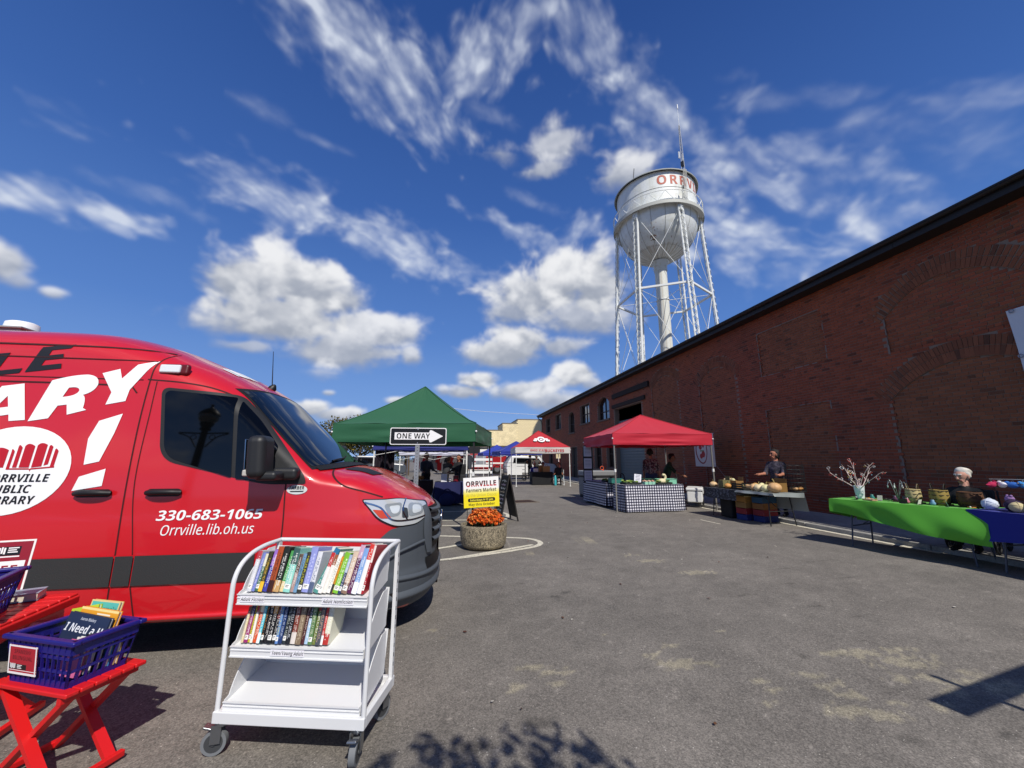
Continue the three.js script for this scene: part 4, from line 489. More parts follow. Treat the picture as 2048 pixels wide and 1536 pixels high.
canopy('pop_up_canopy', 'blue pop-up canopy with white legs right behind the green canopy', { x: -.93, z: -14.5, ry: 0, w: 3.0, eave: 2.0, peak: 2.45, val: .2, top: fab('#1c2470'), valM: fab('#1e2778'), legM: whiteLeg });
canopy('pop_up_canopy', 'white pop-up canopy with racks of clothing, farther than the blue one', { x: -.7, z: -18.4, ry: 0, w: 2.8, eave: 1.86, peak: 2.2, val: .18, top: fab('#d5d6dc'), valM: fab('#cfd0e0'), legM: whiteLeg });
canopy('pop_up_canopy', 'bright red pop-up canopy over the checkered produce tables', { x: 6.42, z: -12.55, ry: -0.035, w: 3.2, d: 2.9, eave: 2.27, peak: 3.0, val: .33, top: fab('#b81830'), valM: fab('#bd1a33'), legM: steelLeg, sag: 1.08 });
const osu = canopy('pop_up_canopy', 'red canopy with white valance, a round emblem and BUCKEYES print', { x: 5.35, z: -23.8, ry: -.06, w: 3.2, d: 3.1, eave: 2.2, peak: 3.25, val: .34, top: fab('#b4202a'), valM: fab('#cfcac4'), legM: whiteLeg, sag: 1.05 });
{ const d = t => drape(t, (x, y) => [x, y, 1.58], .2); P('valance_print', d([...textShapes(FB, 'OHIO STATE', .12, { x: -.75, y: 1.97 }), ...textShapes(FB, 'BUCKEYES', .16, { x: .1, y: 1.94, sx: 1.05 })]), mat('#b8343c', .6), osu);
  const pf = (x, y) => { const v = Math.pow(clamp((y - 2.2) / 1.05, 0, 1), 1 / 1.05); return [x, y + .06, 1.55 * (1 - v) + .05]; }; const ring = new THREE.Shape(); ring.absellipse(0, 2.62, .24, .17, 0, Math.PI * 2); const h = new THREE.Path(); h.absellipse(0, 2.62, .14, .09, 0, Math.PI * 2, true); ring.holes = [h];
  for (const e of [ring, rrect(-.48, 2.5, -.27, 2.6, .04), rrect(.27, 2.5, .5, 2.6, .04), rrect(-.40, 2.6, -.22, 2.68, .03), rrect(.22, 2.6, .40, 2.68, .03), rrect(-.08, 2.58, .08, 2.66, .02)]) P('emblem', drape([e], pf, .06), mat('#e9e7e4', .6), osu); }
canopy('pop_up_canopy', 'nearer of the two plain blue canopies behind the red and white one', { x: 5.0, z: -30.2, ry: .1, w: 3.2, eave: 2.1, peak: 2.9, val: .25, top: fab('#1e2f92'), valM: fab('#1e2f92'), legM: whiteLeg });
canopy('pop_up_canopy', 'farther of the two plain blue canopies, partly hidden at its left', { x: 4.4, z: -38, ry: .1, w: 3.2, eave: 2.1, peak: 2.9, val: .25, top: fab('#2438a0'), valM: fab('#2438a0'), legM: whiteLeg });

// one way sign on its perforated post
{ const s = thing('one_way_sign', 'black and white ONE WAY arrow sign on a galvanised post', 'sign', [-.49, 0, -6.0], -.03);
  const post = P('post', [box(.012, 1.97, .04, -.026, .985, -.012), box(.012, 1.97, .04, .026, .985, -.012), box(.06, 1.97, .006, 0, .985, .006)], mat('#9aa0a4', .45, { metalness: .6 }), s); for (let k = 0; k < 26; k++) P('hole', cyl(.006, .006, .003, 0, .55 + k * .045, .0105, Math.PI / 2, 0, 0, 8), mat('#2c2e30', .8), post);
  P('plate', ext(rrect(-.40, 1.715, .42, 1.965, .03), .003).translate(0, 0, .012), mat('#e9eaea', .35), s);
  P('black_field', ext(rrect(-.388, 1.727, .408, 1.953, .024), .001).translate(0, 0, .0158), mat('#0f1011', .4), s);
  P('arrow', ext(poly([[-.335, 1.79], [.165, 1.79], [.165, 1.785], [.175, 1.752], [.2, 1.752], [.37, 1.842], [.2, 1.93], [.175, 1.93], [.165, 1.895], [-.335, 1.895]]), .0008).translate(0, 0, .0176), mat('#eceded', .35), s);

  P('lettering', drape(textShapes(FB, 'ONE WAY', .078, { x: -.312, y: 1.805, sx: 1.0 }), (x, y) => [x, y, .0194], .1), mat('#0f1011', .4), s);
  for (const y of [1.74, 1.94]) P('bolt', cyl(.008, .008, .006, 0, y, .02, Math.PI / 2, 0, 0, 12), mat('#c9ccce', .3, { metalness: .8 }), s); }
// concrete planter with orange mums
{ const p = thing('stone_planter', 'round pebble-faced concrete planter of orange flowers standing inside the painted loop', 'planter', [.61, 0, -7.2]);
  const peb = dataTex(512, (i, j) => { const a = tn(i, j, 512, 128, 51), b = tn(i, j, 512, 60, 52), c = tn(i, j, 512, 16, 53); let v = 118 + (a - .5) * 120 + (b - .5) * 60 + (c - .5) * 26; return [v * 1.06, v * .98, v * .82]; }); peb.repeat.set(5, 1);
  P('bowl', lathe([[0, .02], [.34, .02], [.385, .07], [.405, .2], [.41, .36], [.405, .395], [.37, .395], [.36, .37], [.35, .3], [0, .3]], 48), tmat(peb, .9, { bumpMap: peb, bumpScale: .008 }), p);
  P('soil', cyl(.355, .355, .02, 0, .335, 0, 0, 0, 0, 32), mat('#2a2018', .95), p);
  const fl = thing('flowering_plant', 'domed mass of orange chrysanthemums growing in the concrete planter', 'plant', [.64, .34, -7.2]); const r = rng(5);
  const leafG = [], lm = mat('#2c4a1c', .8);
  for (let k = 0; k < 420; k++) { const a = r() * 6.283, e = r() * 1.3, R = .17 + r() * .07; const x = Math.cos(a) * Math.cos(e) * R * 1.15, y = Math.sin(e) * R * .75 + .03, z = Math.sin(a) * Math.cos(e) * R * 1.15; leafG.push(tr(new THREE.PlaneGeometry(.035, .02), x, y, z, r() * 3, r() * 3, r() * 3)); }
  P('leaves', leafG, lm, fl).userData.kind = 'stuff';
  P('stems', Array.from({ length: 24 }, (_, k) => bar([0, 0, 0], [Math.cos(k * 2.4) * .2, .12 + .06 * ((k * 7) % 5) / 5, Math.sin(k * 2.4) * .2], .004)), lm, fl).userData.kind = 'stuff';
  const fg = []; const petal = new THREE.CircleGeometry(.016, 5).scale(1, .5, 1).translate(.012, 0, 0); const head = []; for (let q = 0; q < 3; q++) for (let k = 0; k < 9; k++) head.push(petal.clone().rotateZ(.0).rotateX(-Math.PI / 2).rotateZ(.25 + q * .35).rotateY(k * .698 + q * .3).translate(0, q * .004, 0)); const hg = merge(head);
  const fm = ['#d8661c', '#e07c2a', '#c95414', '#e58f42'].map(c => mat(c, .7));
  for (let k = 0; k < 260; k++) { const t = (k + .5) / 260, e = Math.asin(1 - t * .96), a = k * 2.39996 + r() * .3, R = .265 + (r() - .5) * .07; const n = V(Math.cos(a) * Math.cos(e), Math.sin(e), Math.sin(a) * Math.cos(e)); const m = P('flower', hg, fm[(r() * 4) | 0], fl); m.position.set(n.x * R * 1.06, n.y * R * .78 + .075, n.z * R * 1.06); m.quaternion.setFromUnitVectors(YUP, n.clone().add(V((r() - .5) * .5, .3, (r() - .5) * .5)).normalize()); m.scale.setScalar(.95 + r() * .4); } }
// market sign on wire legs, chalkboard easel
{ const s = thing('market_sign', 'white and yellow ORRVILLE Farmers Market board behind the planter', 'sign', [.65, 0, -8.35], -.02);
  const T = canvasTex(1024, 800, (c, w, h) => { c.fillStyle = '#f1f0ee'; c.fillRect(0, 0, w, h); c.fillStyle = '#f0dc1c'; c.fillRect(0, h * .5, w, h * .5); const g = c.createLinearGradient(0, h * .36, 0, h * .62); g.addColorStop(0, '#f1f0ee'); g.addColorStop(1, '#f0dc1c'); c.fillStyle = g; c.fillRect(0, h * .36, w, h * .27); c.textAlign = 'center'; c.font = 'bold 196px sans-serif'; c.fillStyle = '#b3141c'; c.fillText('ORRVILLE', w / 2 + 6, 246, 900); c.fillStyle = '#1a1416'; c.fillText('ORRVILLE', w / 2, 238, 900); c.fillStyle = '#b3141c'; c.save(); c.beginPath(); c.rect(0, 205, w, 50); c.clip(); c.fillText('ORRVILLE', w / 2, 238, 900); c.restore(); c.fillStyle = '#141214'; c.font = 'bold 132px sans-serif'; c.fillText('Farmers Market', w / 2, 392, 880); c.fillStyle = '#b7a95a'; c.font = '110px sans-serif'; c.fillText('At the Union Depot', w / 2, 516, 880); c.fillStyle = '#121212'; c.beginPath(); c.roundRect(120, 556, w - 240, 96, 40); c.fill(); c.fillStyle = '#f6e94a'; c.font = 'bold 76px sans-serif'; c.fillText('Saturdays 9-12 pm', w / 2, 630, 700); c.fillStyle = '#141214'; c.font = 'bold 92px sans-serif'; c.fillText('May thru October', w / 2, 752, 760); });
  P('board', box(.73, .60, .012, 0, .84, 0, 0, 0, .05), mat('#d9d9d6', .6), s); P('print', tr(new THREE.PlaneGeometry(.73, .60), 0, .84, .0075, 0, 0, .05), tmat(T, .5), s);
  for (const x of [-.28, .28]) P('leg', bar([x, 0, -.02], [x, .84, -.02], .008), mat('#3a3a3a', .5), s); P('cross_wire', bar([-.28, .35, -.02], [.28, .35, -.02], .005), mat('#3a3a3a', .5), s); }
{ const s = thing('chalkboard_easel', 'narrow black folding chalkboard with white writing leaning beside the market board', 'easel', [1.42, 0, -10.2], -1.36);
  const T = canvasTex(256, 700, (c, w, h) => { c.fillStyle = '#17181a'; c.fillRect(0, 0, w, h); const q = rng(8); for (let k = 0; k < 9; k++) { c.strokeStyle = ['#cfd3d6', '#b8a6c2', '#cfd3d6', '#c7b7a2'][k % 4]; c.lineWidth = 9; c.beginPath(); let x = 40; const y = 60 + k * 70; c.moveTo(x, y); while (x < 215) { x += 9 + q() * 10; c.lineTo(x, y + (q() - .5) * 40); } c.stroke(); } });
  for (const k of [-1, 1]) { P('panel', tr(box(.52, 1.02, .014, 0, .60, 0), 0, 0, k * .23, k * -.2), mat('#141416', .6), s); P('chalk_print', tr(new THREE.PlaneGeometry(.44, .9).translate(0, .61, 0).rotateY(k > 0 ? 0 : Math.PI), 0, 0, k * .2396, k * -.2), tmat(T, .8), s); for (const x of [-.26, .26]) P('frame_leg', tr(box(.035, 1.16, .03, x, .58, 0), 0, 0, k * .23, k * -.2), mat('#1f1b18', .6), s); } }
// drain grate
{ const g = thing('drain_grate', 'rusty square drain grate set in the asphalt between the two rows of stalls', 'drain', [2.65, 0, -14.5], .2); P('frame', [box(.95, .012, .08, 0, .007, .42), box(.95, .012, .08, 0, .007, -.42), box(.08, .012, .78, .43, .007, 0), box(.08, .012, .78, -.43, .007, 0)], mat('#6f6455', .8), g); for (let k = 0; k < 9; k++) P('bar', box(.04, .01, .76, -.34 + k * .085, .006, 0), mat('#4a2f24', .8), g); P('pit', box(.78, .004, .76, 0, .0025, 0), mat('#140f0c', .95), g); }

// ================================================================ figures: one skin over jointed bones, meshed on a grid (surface nets)
function skin(prims, cell, sm = .03) { // prims: [a, b, ra, rb, colour]
  const lo = [1e9, 1e9, 1e9], hi = [-1e9, -1e9, -1e9]; for (const p of prims) for (let i = 0; i < 3; i++) { lo[i] = Math.min(lo[i], p[0][i] - p[2] - .04, p[1][i] - p[3] - .04); hi[i] = Math.max(hi[i], p[0][i] + p[2] + .04, p[1][i] + p[3] + .04); }
  const n = [0, 1, 2].map(i => Math.ceil((hi[i] - lo[i]) / cell) + 1), F = new Float32Array(n[0] * n[1] * n[2]).fill(1), B = new Uint8Array(F.length);
  const at = (i, j, k) => i + n[0] * (j + n[1] * k);
  const D = F.slice().fill(9);
  prims.forEach((p, pi) => { const [a, b, ra, rb] = p, m = Math.max(ra, rb) + sm * 2 + cell * 2, l0 = [], l1 = []; for (let i = 0; i < 3; i++) { l0[i] = Math.max(0, Math.floor((Math.min(a[i], b[i]) - m - lo[i]) / cell)); l1[i] = Math.min(n[i] - 1, Math.ceil((Math.max(a[i], b[i]) + m - lo[i]) / cell)); }
    const bx = b[0] - a[0], by = b[1] - a[1], bz = b[2] - a[2], L = bx * bx + by * by + bz * bz || 1e-9;
    for (let k = l0[2]; k <= l1[2]; k++) for (let j = l0[1]; j <= l1[1]; j++) for (let i = l0[0]; i <= l1[0]; i++) { const x = lo[0] + i * cell - a[0], y = lo[1] + j * cell - a[1], z = lo[2] + k * cell - a[2], t = clamp((x * bx + y * by + z * bz) / L, 0, 1); const d = Math.hypot(x - bx * t, y - by * t, z - bz * t) - lerp(ra, rb, t), q = at(i, j, k); if (d < D[q]) { D[q] = d; B[q] = pi; } const f = F[q], h = Math.max(sm - Math.abs(f - d), 0) / sm; F[q] = Math.min(f, d) - h * h * sm * .25; } });
  const id = new Int32Array(F.length).fill(-1), pos = [], col = [], idx = [];
  for (let k = 0; k < n[2] - 1; k++) for (let j = 0; j < n[1] - 1; j++) for (let i = 0; i < n[0] - 1; i++) {
    let s = 0, c = 0, px = 0, py = 0, pz = 0; const v = []; for (let q = 0; q < 8; q++) { const f = F[at(i + (q & 1), j + (q >> 1 & 1), k + (q >> 2))]; v.push(f); if (f < 0) s |= 1 << q; } if (s === 0 || s === 255) continue;
    for (const [a, b] of [[0, 1], [2, 3], [4, 5], [6, 7], [0, 2], [1, 3], [4, 6], [5, 7], [0, 4], [1, 5], [2, 6], [3, 7]]) if ((v[a] < 0) !== (v[b] < 0)) { const t = v[a] / (v[a] - v[b]); px += lerp(a & 1, b & 1, t); py += lerp(a >> 1 & 1, b >> 1 & 1, t); pz += lerp(a >> 2, b >> 2, t); c++; }
    id[at(i, j, k)] = pos.length / 3; const X = lo[0] + (i + px / c) * cell, Y = lo[1] + (j + py / c) * cell, Z = lo[2] + (k + pz / c) * cell; pos.push(X, Y, Z); let cc = prims[B[at(i, j, k)]][4]; if (typeof cc === 'function') cc = cc(X, Y, Z); const C = new THREE.Color(cc); col.push(C.r, C.g, C.b);
  }
  const quad = (a, b, c, d, fl) => { if (a < 0 || b < 0 || c < 0 || d < 0) return; if (fl) idx.push(a, b, c, a, c, d); else idx.push(a, c, b, a, d, c); };
  for (let k = 1; k < n[2] - 1; k++) for (let j = 1; j < n[1] - 1; j++) for (let i = 1; i < n[0] - 1; i++) { const f = F[at(i, j, k)] < 0;
    if (f !== F[at(i + 1, j, k)] < 0) quad(id[at(i, j - 1, k - 1)], id[at(i, j, k - 1)], id[at(i, j, k)], id[at(i, j - 1, k)], f);
    if (f !== F[at(i, j + 1, k)] < 0) quad(id[at(i - 1, j, k - 1)], id[at(i - 1, j, k)], id[at(i, j, k)], id[at(i, j, k - 1)], f);
    if (f !== F[at(i, j, k + 1)] < 0) quad(id[at(i - 1, j - 1, k)], id[at(i, j - 1, k)], id[at(i, j, k)], id[at(i - 1, j, k)], f); }
  const g = new THREE.BufferGeometry(); g.setAttribute('position', new THREE.Float32BufferAttribute(pos, 3)); g.setAttribute('color', new THREE.Float32BufferAttribute(col, 3)); g.setIndex(idx); g.computeVertexNormals(); return g;
}
const skinMat = new THREE.MeshStandardMaterial({ vertexColors: true, roughness: .8, side: THREE.DoubleSide });
const add = (a, b) => [a[0] + b[0], a[1] + b[1], a[2] + b[2]];
// o: pos, ry, height, sit, lean, arms [[upper pitch, out, elbow bend] left, right], colours, hair
function person(label, o) {
  const { pos, ry = 0, H = 1.72, sit = 0, lean = 0, headTurn = 0, headNod = 0, shirt = '#555', trousers = '#22252e', skinC = '#a06a50', shoe = '#17171a', hair = '#1b120c', hairLong = 0, arms = [[.15, .12, .35], [.15, .12, .35]], sleeve = .5, cell = .018, bulk = 1, cap } = o;
  const t = thing('person', label, 'person', pos, ry); const k = H / 1.72, S = v => v * k; const hipY = sit ? .50 : S(.90), p = [];
  const sl = Math.sin(lean), cl = Math.cos(lean), up = (h, z = 0, x = 0) => [S(x), hipY + S(h) * cl - S(z) * sl, S(h) * sl + S(z) * cl]; // torso frame, leaning to +z
  const T = shirt;
  p.push([up(0, 0, -.06), up(0, 0, .06), S(.125 * bulk), S(.125 * bulk), trousers], [up(.10), up(.28), S(.135 * bulk), S(.14 * bulk), T], [up(.10, 0, -.05), up(.34, 0, -.09), S(.11 * bulk), S(.11 * bulk), T], [up(.10, 0, .05), up(.34, 0, .09), S(.11 * bulk), S(.11 * bulk), T], [up(.44, 0, -.14), up(.44, 0, .14), S(.075), S(.075), T], [up(.40), up(.50), S(.11), S(.06), T], [up(.48), up(.58, .01), S(.052), S(.05), skinC]);
  for (const s of [-1, 1]) { // legs
    const hip = up(-.02, 0, s * .085); let kn, an, toe; if (sit) { kn = [S(s * .12), .50, S(.43)]; an = [S(s * .12), .09, S(.40)]; toe = [S(s * .14), .045, S(.57)]; } else { kn = [S(s * .10), S(.49), S(.015)]; an = [S(s * .105), S(.09), S(-.01)]; toe = [S(s * .13), S(.045), S(.16)]; }
    p.push([hip, kn, S(.092 * bulk), S(.062), trousers], [kn, an, S(.064), S(.045), trousers], [add(an, [0, -.03, -.03]), toe, S(.045), S(.036), shoe]);
    const A = arms[s < 0 ? 0 : 1], sh = up(.43, 0, s * .185), fw = A[0], el = add(sh, [S(s * .27 * Math.sin(A[1])), -S(.28) * Math.cos(A[1]) * Math.cos(fw + lean * .3), S(.28) * Math.sin(fw + lean * .3)]); const f2 = fw + A[2], wr = add(el, [S(s * .04 - (A[3] || 0) * s), -S(.25) * Math.cos(f2), S(.25) * Math.sin(f2)]);
    const mid = [0, 1, 2].map(i => lerp(sh[i], el[i], Math.min(1, sleeve * 2))); p.push([sh, mid, S(.062), S(.054), T], [mid, el, S(.05), S(.044), sleeve > .5 ? T : skinC]); const c2 = sleeve > .9 ? T : skinC; p.push([el, wr, S(.043), S(.03), c2]);
    const hd = [wr[0], wr[1] - S(.085) * Math.cos(f2), wr[2] + S(.085) * Math.sin(f2)]; p.push([wr, hd, S(.03), S(.036), skinC]);
    t.userData['h' + (s < 0 ? 'L' : 'R')] = undefined; delete t.userData['hL']; delete t.userData['hR'];
    (o._f ??= []).push([hd, f2, s]);
  }
  const body = skin(p, cell);
  // head with face, built on its own finer grid
  const hc = up(.70, .02), c = Math.cos(headTurn), s2 = Math.sin(headTurn), hp = (x, y, z) => { const yy = y * Math.cos(headNod) - z * Math.sin(headNod), zz = y * Math.sin(headNod) + z * Math.cos(headNod); return [hc[0] + S(x * c + zz * s2), hc[1] + S(yy), hc[2] + S(-x * s2 + zz * c)]; };
  const hq = [[hp(0, .03, -.015), hp(0, .03, .01), S(.087), S(.085), skinC], [hp(0, -.02, .03), hp(0, -.075, .045), S(.066), S(.045), skinC], [hp(0, -.1, -.02), hp(0, -.16, -.03), S(.05), S(.05), skinC], [hp(0, .015, .095), hp(0, -.03, .112), S(.012), S(.017), skinC], [hp(-.035, -.068, .083), hp(.035, -.068, .083), S(.011), S(.011), '#7a4038']];
  for (const s of [-1, 1]) hq.push([hp(s * .088, .015, -.01), hp(s * .09, -.03, -.005), S(.016), S(.012), skinC], [hp(s * .032, .018, .083), hp(s * .034, .018, .084), S(.009), S(.009), '#3a2a22'], [hp(s * .018, .04, .093), hp(s * .05, .042, .08), S(.009), S(.008), hair]);
  const head = skin(hq, Math.min(.008, cell * .6), .018);
  const fing = []; for (const [hd, f2, s] of o._f) for (let q = 0; q < 5; q++) { const th = q === 4, ox = th ? -s * S(.03) : S((q - 1.5) * .017), L = S([.07, .08, .076, .06, .05][q]), bend = .5; const a = add(hd, [ox, th ? .03 : 0, 0]), m = add(a, [th ? -s * L * .4 : 0, -L * .5 * Math.cos(f2), L * .5 * Math.sin(f2)]), e = add(m, [0, -L * .5 * Math.cos(f2 + bend), L * .5 * Math.sin(f2 + bend)]); for (const [x, y] of [[a, m], [m, e]]) { const g = bar(x, y, S(.009), S(.008), 6).toNonIndexed(); const C = new THREE.Color(skinC); g.setAttribute('color', new THREE.Float32BufferAttribute(Array.from({ length: g.attributes.position.count }, () => [C.r, C.g, C.b]).flat(), 3)); g.deleteAttribute('uv'); fing.push(g); } }
  P('body', mergeGeometries([body.toNonIndexed(), head.toNonIndexed(), ...fing]), skinMat, t);
  const hm = []; const r = rng(Math.round(pos[0] * 97 + 500)); hm.push([hp(0, .056, -.042), hp(0, .082, -.012), S(.097), S(.078), hair], [hp(-.07, .05, -.025), hp(-.078, -.005, -.045), S(.028), S(.026), hair], [hp(.07, .05, -.025), hp(.078, -.005, -.045), S(.028), S(.026), hair]); if (o.fluffy) for (let q = 0; q < 26; q++) { const a = r() * 6.283, e = -.1 + r() * 1.5, R = .088; hm.push([hp(Math.cos(a) * Math.cos(e) * R, .05 + Math.sin(e) * R * .85, -.04 + Math.sin(a) * Math.cos(e) * R * .9 - (Math.sin(a) > .3 && e < .7 ? .06 : 0)), hp(Math.cos(a) * Math.cos(e) * R * 1.08, .045 + Math.sin(e) * R * .9, -.045 + Math.sin(a) * Math.cos(e) * R * .9 - (Math.sin(a) > .3 && e < .7 ? .06 : 0)), S(.026), S(.022), r() > .5 ? hair : '#b5afa2']); }
  if (hairLong) hm.push([hp(0, .02, -.06), hp(0, -.06 - hairLong, -.07), S(.075), S(.06), hair], [hp(-.06, .03, -.03), hp(-.075, -.06, -.02), S(.035), S(.03), hair], [hp(.06, .03, -.03), hp(.075, -.06, -.02), S(.035), S(.03), hair]); else hm.push([hp(0, .0, -.065), hp(0, -.04, -.06), S(.055), S(.045), hair]);
  if (!o.bald) P('hair', skin(hm, Math.min(.01, cell * .7), .03), skinMat, t);
  if (cap) { const cg = [lathe([[.002, .115], [.05, .105], [.085, .07], [.096, .03], [.098, .012]].map(([a, b]) => [S(a), S(b)]), 20).translate(hc[0], hc[1] + S(.035), hc[2] - S(.01)), cyl(S(.1), S(.1), S(.012), hc[0] + s2 * S(.07), hc[1] + S(.05), hc[2] + c * S(.07), .12)]; if (cap[1]) cg.push(cyl(S(.15), S(.155), S(.012), hc[0], hc[1] + S(.05), hc[2])); P('hat', cg, mat(cap[0], .8), t); }
  return t;
}

// ================================================================ far end of the lot
const creamTex = dataTex(256, (i, j) => { const row = Math.floor(j / 16), off = row % 2 ? 16 : 0; let v = 1; v -= (tn(i, j, 256, 40, 61) - .5) * .12 + (tn(i, j, 256, 9, 62) - .5) * .12; return [226 * v, 209 * v, 166 * v]; });
{ const b = thing('cream_building', 'cream block building with a stepped parapet at the far end of the lot', 'building', [9.5, 0, -56]); const cm = tmat(creamTex, .85);
  P('wall', [uvm(box(2.6, 2.2, 6, -3.5, 4.5, -3), .3), uvm(box(2.2, 3.2, 6, -1.1, 5.0, -3), .3), uvm(box(6, 3.8, 6, 3.0, 5.3, -3), .3), uvm(box(5.5, 3.5, 6, 3.6, 1.7, -3.02), .3)], cm, b);
  P('side_wing', uvm(box(3, 2.2, 6, -6.2, 4.5, -3), .3), cm, b); P('lower_wall', box(8.6, 3.4, 5.9, -3.4, 1.7, -3.02), mat('#dcdad2', .7), b);
  P('parapet_cap', [box(2.7, .12, 6.1, -3.5, 5.66, -3), box(2.3, .12, 6.1, -1.1, 6.66, -3), box(6.1, .12, 6.1, 3.0, 7.26, -3)], mat('#7d7668', .8), b); P('roof', ext([[-8, 5.4], [-5, 6.3], [-2, 5.4]], 5).translate(0, 0, -9), mat('#3a3632', .9), b);
  P('awning_band', box(8.7, .16, .3, -3.4, 3.36, .1), mat('#5a5246', .8), b);
  for (let k = 0; k < 2; k++) { const d = P('garage_door', box(3.4, 2.7, .08, -4.9 + k * 3.9, 1.4, .02), mat('#e4e4e0', .5), b); for (let q = 0; q < 3; q++) P('pane', box(.75, .32, .03, -5.9 + k * 3.9 + q * 1.0, 1.95, .07), mat('#15181b', .1), d); for (let q = 0; q < 3; q++) P('rib', box(3.4, .03, .02, -4.9 + k * 3.9, .6 + q * .62, .07), mat('#c9c9c4', .5), d); } 
  const r = rng(4), g = []; // blocks
  for (let j = 0; j < 18; j++) for (let i = 0; i < 15; i++) { const y = 3.55 + j * .205, x = .05 + i * .41 + (j % 2) * .205; if (y < 7.1 && x < 6) g.push(box(.40, .195, .03, x, y, .006 + r() * .012)); } P('block', g, cm, b).userData.kind = 'stuff'; }
// board fence
{ const f = thing('board_fence', 'short white three-rail board fence in front of the fire engine', 'fence', [2.5, 0, -33.5]); for (const y of [.45, .98, 1.5]) P('rail', box(2.0, .2, .04, 0, y, .03), mat('#e6e6e2', .6), f); for (const x of [-.8, .75]) P('post', box(.12, 1.65, .1, x, .82, -.04), mat('#e2e2de', .6), f); }
// fire engine
{ const t = thing('fire_engine', 'red fire engine parked behind the canopies at the far end', 'fire engine', [2.6, 0, -43], .12); const rd = mat('#a01a1e', .35, { clearcoat: .6 });
  P('body', [rbox(5.2, 1.5, 2.4, .06, -1.4, 1.35, 0), rbox(1.9, 1.9, 2.4, .12, 2.3, 1.55, 0), box(7.2, .3, 2.2, -.4, .62, 0)], rd, t); P('stripe', box(7.1, .16, 2.42, -.5, 1.12, 0), mat('#e8e6e0', .4), t); P('cab_window', rbox(1.3, .6, 2.43, .08, 2.3, 2.05, 0), mat('#0c0f12', .06), t); P('windscreen', rbox(.06, .75, 2.0, .02, 3.24, 2.0, 0), mat('#0c0f12', .06), t);
  for (let k = 0; k < 4; k++) { const l = P('locker', box(1.1, 1.1, .04, -3.2 + k * 1.2, 1.4, 1.215), mat('#b9bcbf', .4, { metalness: .7 }), t); P('handle', box(.3, .03, .03, -3.2 + k * 1.2, .95, 1.25), steelM, l); }
  P('top_gear', [box(4.8, .1, 2.2, -1.4, 2.15, 0), ...[-1, 1].map(s => bar([-3.8, 2.7, s * .5], [1.2, 2.7, s * .5], .05)), ...Array.from({ length: 12 }, (_, k) => bar([-3.6 + k * .42, 2.7, -.5], [-3.6 + k * .42, 2.7, .5], .03)), box(1.2, .7, 1.6, -.2, 2.5, 0), box(.5, .9, .8, -2.2, 2.6, .4), bar([-3.8, 2.1, .9], [-3.8, 2.9, .9], .04), bar([1.2, 2.1, .9], [1.2, 2.9, .9], .04)], mat('#16171a', .5), t); P('light_bar', rbox(.4, .2, 1.9, .05, 2.3, 2.62, 0), mat('#b12a2c', .2), t);
  for (const x of [-2.6, 2.2]) for (const s of [-1, 1]) { const w = P('wheel', tor(.38, .14, x, .52, s * 1.08), mat('#141415', .9), t); P('rim', cyl(.3, .3, .2, x, .52, s * 1.08, Math.PI / 2), mat('#a9adb0', .3, { metalness: .8 }), w); } }
// cars
function car(name, label, cat, color, pos, ry, suv) { const t = thing(name, label, cat, pos, ry, 'parked cars at the far end'); const h = suv ? 1.75 : 1.42, m = mat(color, .3, { clearcoat: .8 }); const s = new THREE.Shape(); const pts = suv ? [[-2.3, .35], [2.3, .35], [2.35, .75], [2.2, .98], [1.25, 1.08], [.7, h - .05], [-1.9, h], [-2.28, 1.1], [-2.35, .7]] : [[-2.25, .35], [2.25, .35], [2.3, .65], [2.1, .85], [1.1, .95], [.45, h - .03], [-.9, h], [-1.65, 1.0], [-2.2, .95], [-2.3, .6]];
  P('body', ext(rpoly(pts, .14), 1.56, .1).translate(0, 0, -.78), m, t); const wy0 = suv ? 1.12 : 1.0; const gp = suv ? [[-1.85, wy0], [1.05, wy0], [.6, h - .14], [-1.75, h - .1]] : [[-1.4, wy0], [.95, wy0], [.4, h - .1], [-.85, h - .08]]; P('side_window', ext(rpoly(gp, .06), 1.78).translate(0, 0, -.89), mat('#0a0d10', .06), t); P('windscreen', tr(box(.03, .66, 1.4), suv ? 1.02 : .82, (wy0 + h) / 2 - .02, 0, 0, 0, .72), mat('#0a0d10', .06), t);
  for (const x of [-1.4, 1.42]) for (const q of [-1, 1]) { const w = P('wheel', tor(.24, .095, x, .335, q * .8), mat('#141415', .9), t); P('rim', cyl(.2, .2, .14, x, .335, q * .82, Math.PI / 2), mat('#9da1a4', .3, { metalness: .8 }), w); } for (const q of [-.62, .62]) { P('headlamp', rbox(.1, .14, .34, .04, 2.3, .78, q), mat('#dfe5ea', .1), t); P('tail_lamp', rbox(.08, .2, .26, .03, -2.33, .85, q), mat('#8e1a1c', .2), t); } return t; }
car('parked_car', 'white patrol utility car standing behind the two uniformed people', 'car', '#dcdcda', [7.4, 0, -37], .1, true);
car('parked_car', 'dark blue car glimpsed past the van bonnet under the green canopy', 'car', '#16224e', [-7.2, 0, -27], .3, false);
car('parked_car', 'grey car far behind the blue canopy near the trees', 'car', '#4a4f55', [-6.5, 0, -38], .15, true);
